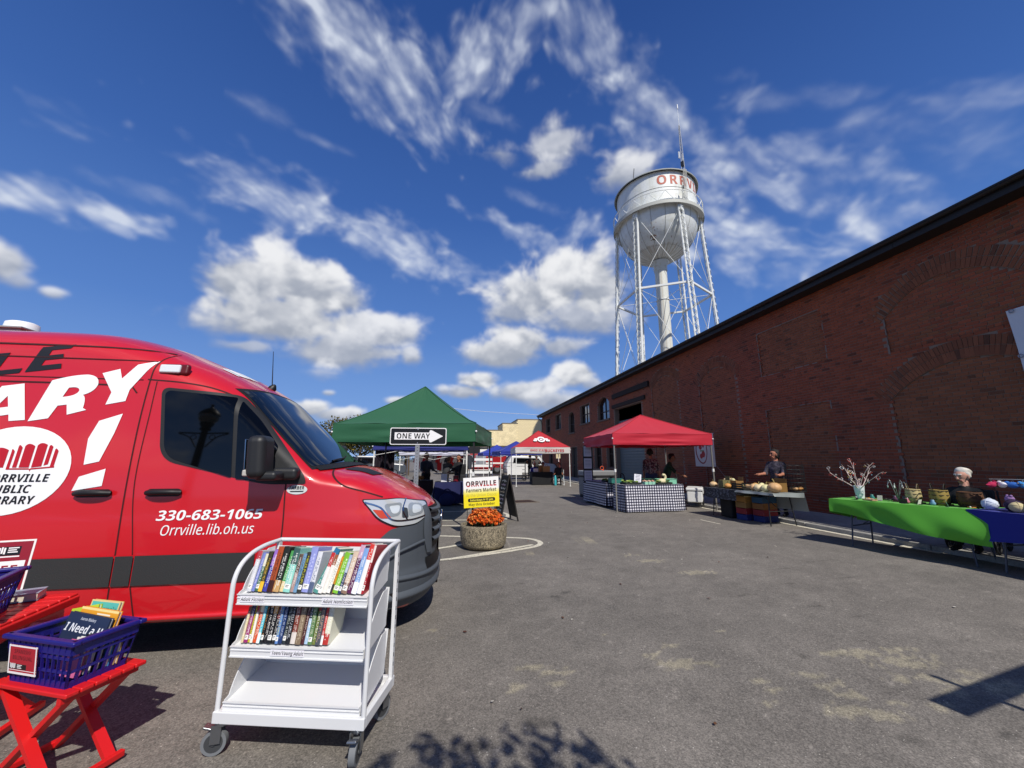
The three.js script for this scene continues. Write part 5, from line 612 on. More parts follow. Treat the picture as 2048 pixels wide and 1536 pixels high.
// black wagon hung with white printed shirts
{ const c = thing('display_rack', 'black wire rack with white lettered panels left of the black table', 'rack', [4.6, 0, -28.5], .1); for (const x of [-.8, .8]) P('post', box(.06, 1.35, .06, x, .675, 0), darkLeg, c); for (let k = 0; k < 5; k++) P('bar', bar([-.8, .3 + k * .24, 0], [.8, .3 + k * .24, 0], .016), darkLeg, c); P('panel', box(1.1, .42, .02, 0, .62, .05), mat('#d9d9d6', .7), c); P('panel', box(.5, .34, .02, -.1, 1.06, .05), mat('#d4d4d0', .7), c); P('tray', box(1.6, .04, .6, 0, .3, -.2), darkLeg, c); for (const x of [-.7, .7]) P('wheel', tor(.16, .045, x, .2, .12), mat('#17171a', .8), c); }
// trees
function tree(label, x, z, h, cr, c1, c2, seed) { const t = thing('tree', label, 'tree', [x, 0, z], 0, 'trees beyond the lot'); const r = rng(seed), tm = mat('#4a3a2b', .95); P('trunk', lathe([[h * .045, 0], [h * .03, h * .12], [h * .022, h * .4], [h * .008, h * .75]], 10), tm, t); for (let k = 0; k < 7; k++) { const a = r() * 6.28, y = h * (.28 + r() * .3); P('limb', bar([0, y, 0], [Math.cos(a) * cr * .6, y + h * .22, Math.sin(a) * cr * .6], h * .012, h * .004, 6), tm, t); }
  const n = 900, g = new THREE.PlaneGeometry(1, .6), im = new THREE.InstancedMesh(g, new THREE.MeshPhysicalMaterial({ color: new THREE.Color(1, 1, 1), roughness: .9, transmission: .25, thickness: 0, side: THREE.DoubleSide }), n * 5); const M = new THREE.Matrix4(), Q = new THREE.Quaternion(), E = new THREE.Euler(), C = new THREE.Color(), A = new THREE.Color(c1), B = new THREE.Color(c2); const lob = Array.from({ length: 13 }, () => [(r() - .5) * 1.3 * cr, h * (.45 + r() * .42), (r() - .5) * 1.3 * cr, cr * (.3 + r() * .25)]); let i = 0; for (let k = 0; k < n; k++) { const l = lob[(r() * 13) | 0], u = r() * 2 - 1, a = r() * 6.283, q = l[3] * Math.pow(r(), .33), s = Math.sqrt(1 - u * u); const px = l[0] + Math.cos(a) * s * q, py = l[1] + u * q * .8, pz = l[2] + Math.sin(a) * s * q; const tone = r(); for (let m = 0; m < 5; m++) { Q.setFromEuler(E.set(r() * 6, r() * 6, r() * 6)); const sz = h * (.018 + r() * .022); M.compose(V(px + (r() - .5) * cr * .16, py + (r() - .5) * cr * .16, pz + (r() - .5) * cr * .16), Q, V(sz, sz, sz)); im.setMatrixAt(i, M); im.setColorAt(i, C.copy(A).lerp(B, clamp(tone * .7 + r() * .3, 0, 1))); i++; } } im.name = 'crown'; im.castShadow = im.receiveShadow = true; im.userData.kind = 'stuff'; t.add(im); }
tree('yellowing tree just left of the green canopy peak line', -11.4, -45, 6.3, 2.8, '#4a4a16', '#8c7a26', 41); tree('dark green tree at the van windscreen edge', -12.4, -41, 5.3, 2.3, '#1f2c10', '#3b4418', 42); tree('low olive tree under the left end of the green canopy', -9.5, -44, 5.6, 3.4, '#3a3f14', '#6f6a22', 43); tree('leafy green tree seen between the blue canopy legs', -5.2, -48, 5.4, 3.4, '#33420f', '#5f6b1c', 44); tree('bushy green tree farthest right of the row behind the white canopy', -1.2, -52, 5.0, 3.2, '#2f3d10', '#566418', 45);
// utility pole behind the green canopy, cable to the building corner
{ const u = thing('utility_pole', 'wooden utility pole hidden behind the green canopy', 'pole', [-4.1, 0, -40]); P('pole', cyl(.12, .16, 7.2, 0, 3.6, 0), mat('#5a4a3a', .9), u); P('crossarm', box(1.6, .1, .1, 0, 6.9, 0), mat('#5a4a3a', .9), u); }
T1('overhead_cable', 'pale overhead cable running from behind the green canopy to the corner of the brick building', 'cable', tube([[-4.1, 7.0, -40], [2.8, 6.55, -41.2], [9.55, 6.38, -42.4]], .022, 20, 5), mat('#c9ccd0', .6));
// ---- stalls under the green, blue and white canopies
function cloth(name, label, o) { const { x, z, w, d, h = .75, drop, ry = 0, m, group, y = 0 } = o; const t = thing(name, label, 'tablecloth', [x, y, z], ry, group); P('top', surf(12, 6, (u, v) => [lerp(-w / 2, w / 2, u), h + .004 * Math.sin(u * 20), lerp(d / 2, -d / 2, v), u * w, v * d]), m, t); const dr = typeof drop === 'function' ? drop : () => drop; const C = [[-w / 2, d / 2], [w / 2, d / 2], [w / 2, -d / 2], [-w / 2, -d / 2]]; for (let k = 0; k < 4; k++) { const a = C[k], b = C[(k + 1) % 4], l = Math.hypot(b[0] - a[0], b[1] - a[1]), nx = -(b[1] - a[1]) / l, nz = (b[0] - a[0]) / l; P('drop', surf(Math.ceil(l * 22), 10, (u, v) => { const D = dr(k, u); const f = (.018 * Math.sin(u * l * 13 + k) + .02 * Math.sin(u * l * 5.3 + 2 * k) + .03) * v * (o.fold ?? 1); return [lerp(a[0], b[0], u) + nx * f, h - D * v, lerp(a[1], b[1], u) + nz * f, u * l, v * D + .5]; }), m, t); } return t; }
function tableLegs(name, label, o) { const { x, z, w, d, h = .735, ry = 0, y = 0, m = darkLeg } = o; const t = thing(name, label, 'table', [x, y, z], ry, 'folding tables'); P('tabletop', rbox(w, .035, d, .012, 0, h - .02, 0), mat(o.top || '#b9b6ae', .6), t); for (const s of [-1, 1]) { for (const q of [-1, 1]) P('leg', tube([[s * (w / 2 - .22), h - .03, q * (d / 2 - .12)], [s * (w / 2 - .21), h * .5, q * (d / 2 - .08)], [s * (w / 2 - .18), .012, q * (d / 2 - .05)]], .013, 12, 8), m, t); P('crossbar', bar([s * (w / 2 - .21), h * .45, -(d / 2 - .08)], [s * (w / 2 - .21), h * .45, d / 2 - .08], .01), m, t); P('brace', bar([s * (w / 2 - .21), h * .45, 0], [s * (w / 2 - .75), h - .04, 0], .009), m, t); } return t; }
const navy = mat('#141a4a', .85), blackC = mat('#0e0e11', .85), brownC = mat('#2c1f22', .9);
tableLegs('folding_table', 'folding table under the navy cloth at the front of the blue canopy', { x: .0, z: -14.0, w: .95, d: .7 }); cloth('tablecloth', 'navy cloth bunched low over the small table behind the market board', { x: 0, z: -14.0, w: 1.0, d: .74, drop: .68, m: navy, fold: 2.2 });
tableLegs('folding_table', 'folding table under the dark brown cloth deeper in the blue canopy', { x: -1.6, z: -15.2, w: 1.9, d: .75 }); cloth('tablecloth', 'dark brown cloth on the long table in the blue canopy', { x: -1.6, z: -15.2, w: 1.95, d: .8, drop: .5, m: brownC });
{ const mk = (n, l, c, geo, m, g) => T1(n, l, c, geo, m, g); mk('box', 'white printed box on the navy cloth', 'box', box(.2, .26, .14, -.2, .885, -13.95), mat('#e1e1e4', .6)); mk('jar', 'dark red lidded jar on the navy cloth', 'jar', merge([cyl(.09, .09, .17, .2, .84, -13.95), cyl(.095, .095, .03, .2, .94, -13.95)]), mat('#6d1420', .3)); mk('cup', 'small white cup between box and jar', 'cup', cyl(.05, .04, .12, 0, .815, -13.9), mat('#d5d2cf', .5)); mk('pumpkin', 'orange wreath of gourds on the brown cloth', 'gourd', merge([0, 1, 2, 3, 4].map(k => sph(.09, -1.15 + Math.cos(k * 1.26) * .13, .85, -15.0 + Math.sin(k * 1.26) * .1, 1, .8, 1))), mat('#b9803a', .7)); mk('handbag', 'slumped navy bag on the ground before the small table', 'bag', merge([sph(.24, -.08, .2, -13.5, 1.1, .9, .8), tor(.12, .02, -.08, .42, -13.5)]), mat('#171c4e', .85)); mk('basket', 'white picnic box on the brown cloth near the post', 'box', rbox(.45, .22, .3, .03, -2.3, .87, -15.1), mat('#c9c6be', .7)); }
{ const rk = thing('clothes_rack', 'metal clothes rack under the white canopy', 'rack', [-.3, 0, -18.9]); P('rail', bar([-1.2, 1.75, 0], [1.2, 1.75, 0], .018), steelM, rk); for (const s of [-1, 1]) { P('upright', bar([s * 1.2, 0, 0], [s * 1.2, 1.75, 0], .018), steelM, rk); P('foot', bar([s * 1.2, .03, -.3], [s * 1.2, .03, .3], .018), steelM, rk); } const r = rng(6); const cl = ['#b3202a', '#d8d6d2', '#a81e28', '#e6e4e0', '#8f8f94', '#c02a30', '#dedcd8', '#2a2d3a', '#b8262c', '#e1dfda', '#a32028', '#30323a']; cl.forEach((c, k) => { const g = thing('hanging_shirt', `${['crimson', 'white', 'deep red', 'cream', 'grey', 'bright red', 'pale', 'navy', 'red', 'ivory', 'wine red', 'charcoal'][k]} shirt hanging on the rack in the white canopy`, 'shirt', [-1.4 + k * .2, 0, -18.9], .3, 'shirts on the rack'); P('cloth', ext(rpoly([[-.2, 1.0 + r() * .2], [.2, 1.05], [.2, 1.5], [.27, 1.35], [.3, 1.42], [.2, 1.66], [.06, 1.7], [-.06, 1.7], [-.2, 1.66], [-.3, 1.42], [-.27, 1.35], [-.2, 1.5]], .02), .05, .01).translate(0, 0, -.02), mat(c, .9), g); P('hanger', tor(.03, .004, 0, 1.76, 0), steelM, g); }); }
T1('drape', 'dark maroon and navy drape hung at the left side of the blue canopy', 'drape', surf(30, 8, (u, v) => [-2.36 + .55 * u, lerp(.25, 1.78, v), -13.1 + .05 * Math.sin(u * 22) - u * .3]), mat('#1d1220', .9));
for (const [n, x, z, o] of [['person in a grey jacket standing behind the brown table under the blue canopy', -.95, -16.3, { shirt: '#3a3d40', trousers: '#1a1b20', hair: '#3a2a20', H: 1.75, ry: .4, sleeve: 1 }], ['person in black standing at the right of the blue canopy', .35, -16.8, { shirt: '#121215', trousers: '#141418', hair: '#17110d', H: 1.68, ry: -.5, sleeve: 1, hairLong: .1 }], ['person in charcoal stooping among the racks', -.2, -17.4, { shirt: '#2c2d31', trousers: '#1a1a1f', hair: '#5a4636', H: 1.66, ry: 2.6, sleeve: 1, lean: .35 }]]) person(n, { pos: [x, 0, z], cell: .03, arms: [[.5, .15, .8], [.5, .15, .8]], ...o });
{ const b = thing('backpack', 'black tripod bag rack with straps between the canopies', 'bag', [.5, 0, -15.4]); P('body', rbox(.38, .75, .25, .1, 0, .95, 0), blackC, b); P('pocket', rbox(.3, .3, .1, .05, 0, .8, .16), mat('#1c1c20', .8), b); P('stand', [bar([-.2, 0, .2], [0, .9, 0], .015), bar([.2, 0, .2], [0, .9, 0], .015), bar([0, 0, -.3], [0, .9, 0], .015)], darkLeg, b); }
// ---- stall under the red and white canopy
tableLegs('folding_table', 'folding table under the black cloth below the emblem canopy', { x: 5.5, z: -23.9, w: 1.2, d: .7 }); cloth('tablecloth', 'black cloth reaching the ground below the emblem canopy', { x: 5.5, z: -23.9, w: 1.26, d: .76, drop: .72, m: blackC, fold: .5 });
T1('carton', 'tan paper gift bag standing on the black cloth', 'bag', merge([box(.42, .34, .24, 5.8, .93, -23.8), tor(.08, .01, 5.8, 1.12, -23.7)]), mat('#a8814e', .8)); T1('carton', 'white paper bag at the left of the black cloth', 'bag', rbox(.26, .2, .2, .02, 5.15, .86, -23.8), mat('#d9d5d0', .8)); T1('carton', 'second tan carton behind the gift bag', 'box', box(.3, .4, .2, 5.55, .96, -24.05), mat('#94703f', .8));
{ const c = thing('camp_chair', 'turquoise folding camp chair right of the black cloth', 'chair', [6.5, 0, -23.4], -.2); const tq = mat('#2b8f97', .8), wl = mat('#d2d6d6', .5); P('seat', surf(6, 6, (u, v) => [lerp(-.25, .25, u), .44 - .06 * Math.sin(u * 3.14), lerp(-.22, .24, v)]), tq, c); P('backrest', surf(6, 6, (u, v) => [lerp(-.27, .27, u), lerp(.46, .88, v), -.24 - .06 * v - .05 * Math.sin(u * 3.14)]), mat('#101114', .8), c); for (const s of [-1, 1]) { P('leg', bar([s * .27, 0, .24], [-s * .27, .44, .24], .014), wl, c); P('leg', bar([s * .27, 0, -.24], [-s * .27, .44, -.24], .014), wl, c); P('leg', bar([s * .28, 0, .24], [s * .28, .45, -.24], .014), wl, c); P('back_post', bar([s * .28, .42, -.24], [s * .29, .9, -.3], .014), wl, c); P('armrest', bar([s * .29, .64, .22], [s * .29, .64, -.28], .018), mat('#101114', .8), c); } }
T1('water_bottle', 'turquoise tall bottle standing on the asphalt beside the camp chair', 'bottle', lathe([[0, 0], [.07, .01], [.07, .42], [.04, .5], [.035, .58], [0, .58]], 16).translate(6.15, 0, -23.0), mat('#3fb0b8', .3));
person('seated person in a blue shirt left behind the black cloth', { pos: [5.35, 0, -25.2], sit: 1, ry: -.2, shirt: '#1f2f8e', trousers: '#263a86', hair: '#cfc8bd', skinC: '#b98a72', cell: .03, sleeve: .6, arms: [[.6, .1, .9], [.6, .1, .9]] });
person('seated person with a maroon cap behind the black cloth', { pos: [5.95, 0, -25.3], sit: 1, ry: .1, shirt: '#3a1620', trousers: '#1c1c22', hair: '#3a2018', cap: ['#5a121c', 0], cell: .03, sleeve: .6, arms: [[.6, .1, .9], [.6, .1, .9]] });
person('seated person in dark clothes on the turquoise camp chair', { pos: [6.5, 0, -23.5], sit: 1, ry: -.3, shirt: '#16161a', trousers: '#131318', hair: '#17110d', cell: .03, sleeve: .9, arms: [[.5, .1, .9], [.5, .1, .9]] });
person('bareheaded officer in grey uniform and black trousers', { pos: [6.35, 0, -31.5], ry: -.1, shirt: '#45403a', trousers: '#0f0f13', hair: '#6a5a48', H: 1.83, cell: .03, sleeve: .6, arms: [[.7, .2, 1.4], [.7, .2, 1.4]] });
person('officer in grey uniform wearing a flat-brimmed hat', { pos: [6.95, 0, -31.8], ry: -.3, shirt: '#3f3d3c', trousers: '#101014', hair: '#3a2c22', cap: ['#2a2622', 1], H: 1.8, cell: .03, sleeve: .6, arms: [[.6, .2, 1.3], [.6, .2, 1.3]] });
{ const s = thing('flag_stand', 'dark red stand with a cream sign panel behind the emblem canopy', 'sign', [7.35, 0, -26.5]); P('post', box(.16, 1.5, .16, 0, .75, 0), mat('#5a1216', .7), s); P('panel', box(.3, .75, .04, -.05, 1.95, .06), mat('#cdbf9a', .7), s); P('base', box(.4, .06, .4, 0, .03, 0), mat('#2a1a18', .8), s); }

// ================================================================ long brick building on the right
const WX = 10.0, Z0 = -42.6, Z1 = 4.0, EAVE = 6.22;
{
  const b = thing('brick_building', 'long two-storey red brick building with bricked-up arches and a dark eave along the right', 'building', [WX, 0, -20]);
  // local frame: x out of the wall is negative; z runs along the wall. wall coordinates (a = -z world, y)
  const ops = []; // openings: [zLow, zHigh, yLow, yHigh, arched]
  const win = [[-40.8, -39.0, 4.25, 5.7, 0], [-36.9, -35.0, 4.3, 5.72, 0], [-32.5, -31.0, 3.7, 5.15, 1], [-29.4, -27.4, 4.2, 5.6, 0], [-25.7, -23.7, 4.1, 5.2, 1], [-39.6, -38.2, .9, 2.5, 0], [-36.6, -35.2, .9, 2.5, 0], [-26.6, -25.4, .9, 2.6, 0], [-24.4, -23.2, 1.0, 2.7, 0]];
  const door = [[-32.0, -30.6, 0.05, 2.5], [-28.4, -27.0, 0.05, 2.5]], bay = [-22.9, -19.4, 0.05, 4.55];
  for (const w of win) ops.push(w); for (const d of door) ops.push([...d, 0]); ops.push([...bay, 0]);
  const shape = poly([[Z0, -.1], [Z1, -.1], [Z1, EAVE + .1], [Z0, EAVE + .1]]);
  for (const [a, c, y0, y1, arch] of ops) { const h = new THREE.Path(); h.moveTo(a, y0); h.lineTo(c, y0); h.lineTo(c, y1); if (arch) h.quadraticCurveTo((a + c) / 2, y1 + (c - a) * .42, a, y1); else h.lineTo(a, y1); h.lineTo(a, y0); shape.holes.push(h); }
  // bricked-up panels: [zLow, zHigh, yLow, yHigh, archRise, browner]
  const pan = [[-7.45, -4.55, .25, 2.85, .62, 1], [-7.3, -4.9, 3.9, 4.75, .55, .35], [-11.1, -8.8, 4.15, 5.6, 0, .8], [-11.1, -8.9, .4, 3.05, 0, .8], [-14.4, -12.3, .4, 4.5, .5, .6], [-18.2, -15.9, .4, 5.0, .45, .6], [-3.6, -.6, .25, 2.85, .62, .6]];
  for (const p of pan) { const h = new THREE.Path(); h.moveTo(p[0], p[2]); h.lineTo(p[1], p[2]); for (let i = 0; i <= 14; i++) { const u = 1 - i / 7; h.lineTo((p[0] + p[1]) / 2 + u * (p[1] - p[0]) / 2, p[3] + p[4] * (1 - u * u)); } h.lineTo(p[0], p[2]); shape.holes.push(h); }
  const mortar = mat('#7f6f62', .95);
  P('wall', ext(shape, .3).rotateY(-Math.PI / 2).translate(.302, 0, 20), mortar, b); // face at local x = .002
  for (const p of pan) P('infill', box(.05, p[3] + p[4] - p[2] + .1, p[1] - p[0] + .1, .049, (p[2] + p[3] + p[4]) / 2, (p[0] + p[1]) / 2 + 20), mortar, b);
  // rest of the shell: back, ends, floor, ceiling
  P('rear_wall', [box(.3, 6.2, Z1 - Z0, 12, 3.1, (Z0 + Z1) / 2 + 20), box(12, 6.2, .3, 6, 3.1, Z0 + 20 + .16), box(12, 6.2, .3, 6, 3.1, Z1 + 20 - .16)], mat('#6e2a20', .9), b);
  P('ceiling', box(12, .2, Z1 - Z0 - .7, 6.2, 6.1, (Z0 + Z1) / 2 + 20), mat('#3a342e', .9), b); P('floor', box(11.6, .1, Z1 - Z0 - .7, 6.2, .05, (Z0 + Z1) / 2 + 20), mat('#4a4642', .9), b);
  const dk = mat('#1b1714', .6), L = Z1 - Z0 + .8;
  const roof = P('roof', [ext([[-.42, 6.32], [6.2, 8.1], [12.6, 6.32], [12.6, 6.22], [6.2, 7.95], [-.42, 6.2]], L).translate(0, 0, Z0 + 20 - .4)], mat('#26211e', .8), b);
  P('soffit', box(.46, .03, L, -.17, 6.135, (Z0 + Z1) / 2 + 20), mat('#241d19', .8), roof);
  for (let k = 0; k < 13; k++) P('fascia', box(.03, .2, L / 13 - .006, -.41, 6.21, Z0 + 19.6 + (k + .5) * L / 13), dk, roof);
  P('gutter', [tr(new THREE.CylinderGeometry(.065, .065, L, 10, 1, true, 0, Math.PI).rotateZ(Math.PI).rotateX(Math.PI / 2), -.475, 6.30, (Z0 + Z1) / 2 + 20), box(.02, .035, L, -.545, 6.31, (Z0 + Z1) / 2 + 20)], dk, roof);
  P('downspout', tube([[-.47, 6.25, Z0 + 19.75], [-.4, 6.05, Z0 + 19.8], [-.08, 5.75, Z0 + 19.9], [-.08, 3, Z0 + 19.9], [-.08, .1, Z0 + 19.9]], .05, 40, 8), dk, b);
  // windows: frames, bars, dark panes
  const gl = new THREE.MeshPhysicalMaterial({ color: new THREE.Color('#0a0d10'), roughness: .08, clearcoat: 1, side: THREE.DoubleSide });
  for (const [a, c, y0, y1, arch] of win) { const z = (a + c) / 2 + 20, w = c - a, hh = y1 - y0; const top = arch ? w * .2 : 0;
    const f = P('window', [box(.08, hh, .07, .2, y0 + hh / 2, a + 20.035), box(.08, hh, .07, .2, y0 + hh / 2, c + 20 - .035), box(.08, .07, w - .14, .2, y0 + .035, z), ...(arch ? [tube([[.2, y1, a + 20.03], [.2, y1 + top * .8, z - w * .25], [.2, y1 + top, z], [.2, y1 + top * .8, z + w * .25], [.2, y1, c + 19.97]], .04, 20, 6)] : [box(.08, .07, w - .14, .2, y1 - .035, z)])], mat('#3d2b22', .7), b);
    P('pane', box(.012, hh + top - .1, w - .14, .215, y0 + (hh + top) / 2, z), gl, f); P('glazing_bar', box(.05, hh + top * .9 - .14, .05, .19, y0 + (hh + top * .9) / 2, z), mat('#3d2b22', .7), f); P('glazing_bar', box(.045, .05, w - .15, .19, y0 + hh * .5, z), mat('#3d2b22', .7), f);
    P('sill', box(.16, .1, w + .16, -.01, y0 - .05, z), mat('#6b5c50', .9), b); }
  for (const [a, c, y0, y1] of door) { const z = (a + c) / 2 + 20; const d = P('door', box(.06, y1 - y0 - .02, c - a - .04, .2, (y0 + y1) / 2, z), mat('#1a1412', .7), b); P('handle', sph(.035, .15, 1.05, a + 20.18), steelM, d); }
  // loading bay with a grey slatted shutter half raised
  { const [a, c, y0, y1] = bay, z = (a + c) / 2 + 20; const sh = P('shutter', box(.04, 3.75, c - a - .02, .26, 1.95, z), mat('#4e5a5c', .6), b); for (let k = 0; k < 24; k++) P('slat', rbox(.03, .14, c - a - .04, .01, .235, .16 + k * .155, z), mat('#5f6c6e', .55), sh); }
  // lintel timbers and patched brick above the bay
  P('lintel', [box(.14, .28, 4.6, -.04, 5.35, -20.7 + 20)], mat('#231a16', .9), b); P('lintel', [box(.12, .22, 4.2, -.03, 4.72, -21 + 20)], mat('#2b211b', .9), b);
  // ---- bricks
  const RW = .0735, BL = .213; const r = rng(21);
  const inPan = (z, y) => { for (const p of pan) if (z > p[0] && z < p[1]) { const u = (z - (p[0] + p[1]) / 2) / ((p[1] - p[0]) / 2); if (y > p[2] && y < p[3] + p[4] * (1 - u * u)) return p; } return null; };
  // ring arches over the curved panels: two courses of soldier bricks
  const ringAt = (z, y) => { for (const p of pan) if (p[4] > 0) { const mid = (p[0] + p[1]) / 2, hw = (p[1] - p[0]) / 2, u = (z - mid) / hw; if (Math.abs(u) < 1.1) { const t = y - (p[3] + p[4] * (1 - u * u)); if (t > 0 && t < .40 * Math.sqrt(1 + Math.pow(2 * u * p[4] / hw, 2))) return true; } } return false; };
  const inOp = (z, y, m) => { for (const [a, c, y0, y1, arch] of ops) if (z > a - m && z < c + m && y > y0 - .02) { const u = (z - (a + c) / 2) / ((c - a) / 2); if (y < y1 + (arch ? (c - a) * .21 * (1 - u * u) : 0) + .02) return true; } return false; };
  const list = [];
  const tone = (z, y, p) => { const n = fbm(z * .5, y * .5, 3, 3), n2 = r(); let R = .265 + (n - .5) * .13, G = .066 + (n - .5) * .03, B = .027; if (p) { R = lerp(R, .245, p[5]); G = lerp(G, .082, p[5]); B = lerp(B, .032, p[5]); } const k = .8 + n2 * .36; if (r() > .95) return [R * k * .55, G * k * .62, B * k * .7]; if (y < 1.25 + (fbm(z * .8, 3, 1, 3) - .5) * .5) { R *= .86; G *= .68; B *= .72; } return [R * k, G * k, B * k]; };
  const rows = Math.floor((EAVE - .06) / RW);
  for (let j = 0; j < rows; j++) { const y = .06 + (j + .5) * RW - .02; const hd = j % 6 === 5, len = hd ? BL / 2 : BL; const n = Math.ceil((Z1 - Z0) / len);
    for (let i = 0; i < n; i++) { const z = Z0 + (i + (j % 2 ? .5 : 0) + .25) * len; if (z > Z1 - .1) continue; if (inOp(z, y, len / 2) || ringAt(z, y)) continue; const p = inPan(z, y), dz = (r() - .5) * .004; list.push([z, y, 0, len - .0125, RW - .0125, (p ? .022 : 0) + (r() - .5) * .005, tone(z, y, p), 0]); } }
  for (const p of pan) if (p[4] > 0) { const mid = (p[0] + p[1]) / 2, hw = (p[1] - p[0]) / 2; for (let ring = 0; ring < 2; ring++) { const n = Math.round(hw * 2 * (1 + p[4] * .5) / .085); for (let i = 0; i <= n; i++) { const u = (i / n * 2 - 1) * 1.05, z0 = mid + u * hw, sl = -2 * u * p[4] / hw, l = Math.hypot(1, sl), off = .1 + ring * .2; const z = z0 - sl / l * off, y = p[3] + p[4] * (1 - u * u) + off / l; if (y < .2) continue; const t = tone(z, y, null); list.push([z, y, Math.atan(sl), .07, .188, -.004, [t[0] * .8, t[1] * 1.1, t[2] * 1.2], 1]); } } }
  // smeared pale mortar along the edges of the infill, in broken lengths
  for (const p of pan) { const q = rng(Math.round(-p[0] * 10)); const n = Math.round((p[3] - p[2]) / .22); for (const z of [p[0], p[1]]) for (let i = 0; i < n; i++) if (q() > .35) P('mortar_patch', box(.008, .12 + q() * .12, .018 + q() * .025, -.005, p[2] + (i + .5) * (p[3] - p[2]) / n, z + 20 + (q() - .5) * .015), mat('#7d7168', .95), b); if (!p[4]) for (const y of [p[2], p[3]]) for (let i = 0; i < 9; i++) if (q() > .3) P('mortar_patch', box(.008, .015 + q() * .02, .14 + q() * .12, -.005, y, lerp(p[0], p[1], (i + .5) / 9) + 20), mat('#7d7168', .95), b); }
  // the 300 bricks that show largest are parts of their own
  const cam = camera.position; const sz = l => { const d = Math.hypot(WX, l[1] - 1.5, l[0]); return (l[0] < -4.75 ? 1 : 0) * l[3] * Math.abs(WX) / (d * d) * (l[1] > 2.2 ? 1 : .4); };
  list.sort((p, q) => sz(q) - sz(p));
  const bg = new THREE.BoxGeometry(1, 1, 1), ms = Array.from({ length: 10 }, () => null), fm = [];
  const M = new THREE.Matrix4(), Q = new THREE.Quaternion(), place = l => { Q.setFromAxisAngle(V(1, 0, 0), -l[2]); return M.compose(V(l[5] - .006 + .03, l[1], l[0] + 20), Q, V(.06, l[4], l[3])); };
  const bm = {}; const brickMat = c => { const k = c.map(v => Math.round(v * 40)).join(); return bm[k] ??= new THREE.MeshStandardMaterial({ color: new THREE.Color(...c), roughness: .9 }); };
  list.slice(0, 300).forEach(l => { const m = new THREE.Mesh(bg, brickMat(l[6])); m.name = 'brick'; m.castShadow = m.receiveShadow = true; place(l).decompose(m.position, m.quaternion, m.scale); b.add(m); });
  const rest = list.slice(300), im = new THREE.InstancedMesh(bg, new THREE.MeshStandardMaterial({ color: new THREE.Color(1, 1, 1), roughness: .9 }), rest.length); const C = new THREE.Color();
  rest.forEach((l, i) => { im.setMatrixAt(i, place(l)); im.setColorAt(i, C.setRGB(...l[6])); }); im.name = 'brickwork'; im.userData.kind = 'stuff'; im.castShadow = im.receiveShadow = true; b.add(im);
  // banner hung on the near end, and the small one by the red canopy
  const bn = thing('wall_banner', 'white and green vinyl banner fixed to the brick wall at the right frame edge', 'banner', [WX - .05, 0, -4.1]);
  P('sheet', surf(12, 12, (u, v) => [-.01 - .02 * Math.sin(u * 9) * Math.sin(v * 7), lerp(2.5, 4.15, v) + .04 * Math.sin(u * 3), lerp(1.1, -1.18, u) + .06 * (1 - v)]), tmat(canvasTex(256, 256, (c, w, h) => { c.fillStyle = '#c7ccd2'; c.fillRect(0, 0, w, h); c.fillStyle = '#4f9a3a'; c.fillRect(0, h * .82, w, h * .18); c.beginPath(); c.arc(w * .9, h * .95, 60, 0, 7); c.fill(); }), .5), bn);
  for (const [y, z] of [[4.13, -1.1], [2.55, -1.05], [3.3, -1.12]]) P('grommet', tor(.03, .008, -.04, y, z, 0, Math.PI / 2), steelM, bn);
  const b3 = thing('wall_banner', 'small white banner with a round red emblem hanging on the wall behind the red canopy', 'banner', [9.3, 0, -13.3], 0);
  P('sheet', surf(8, 8, (u, v) => [-.06 + .03 * Math.sin(u * 6), lerp(1.25, 2.42, v), lerp(-.62, .55, u)]), tmat(canvasTex(512, 512, (c, w, h) => { c.fillStyle = '#cfcac6'; c.fillRect(0, 0, w, h); c.strokeStyle = '#8b1f22'; c.lineWidth = 22; c.beginPath(); c.ellipse(w * .36, h * .5, 150, 205, 0, 0, 7); c.stroke(); c.fillStyle = '#a8282a'; for (const [x, y, q] of [[.28, .4, 40], [.42, .62, 52], [.3, .68, 40], [.44, .36, 30]]) { c.beginPath(); c.arc(w * x, h * y, q, 0, 7); c.fill(); } c.fillStyle = '#5a7a3a'; c.fillRect(w * .24, h * .5, 120, 16); }), .7), b3);
  P('pole', bar([-.05, 2.42, -.66], [-.05, 2.42, .6], .012), steelM, b3); for (const z of [-.6, .55]) P('cord', bar([-.05, 2.42, z], [.7, 2.95, z], .004), steelM, b3); P('guy_rope', bar([-.06, 1.3, .55], [-.5, .35, 2.2], .006), mat('#8a8680', .7), b3);
}

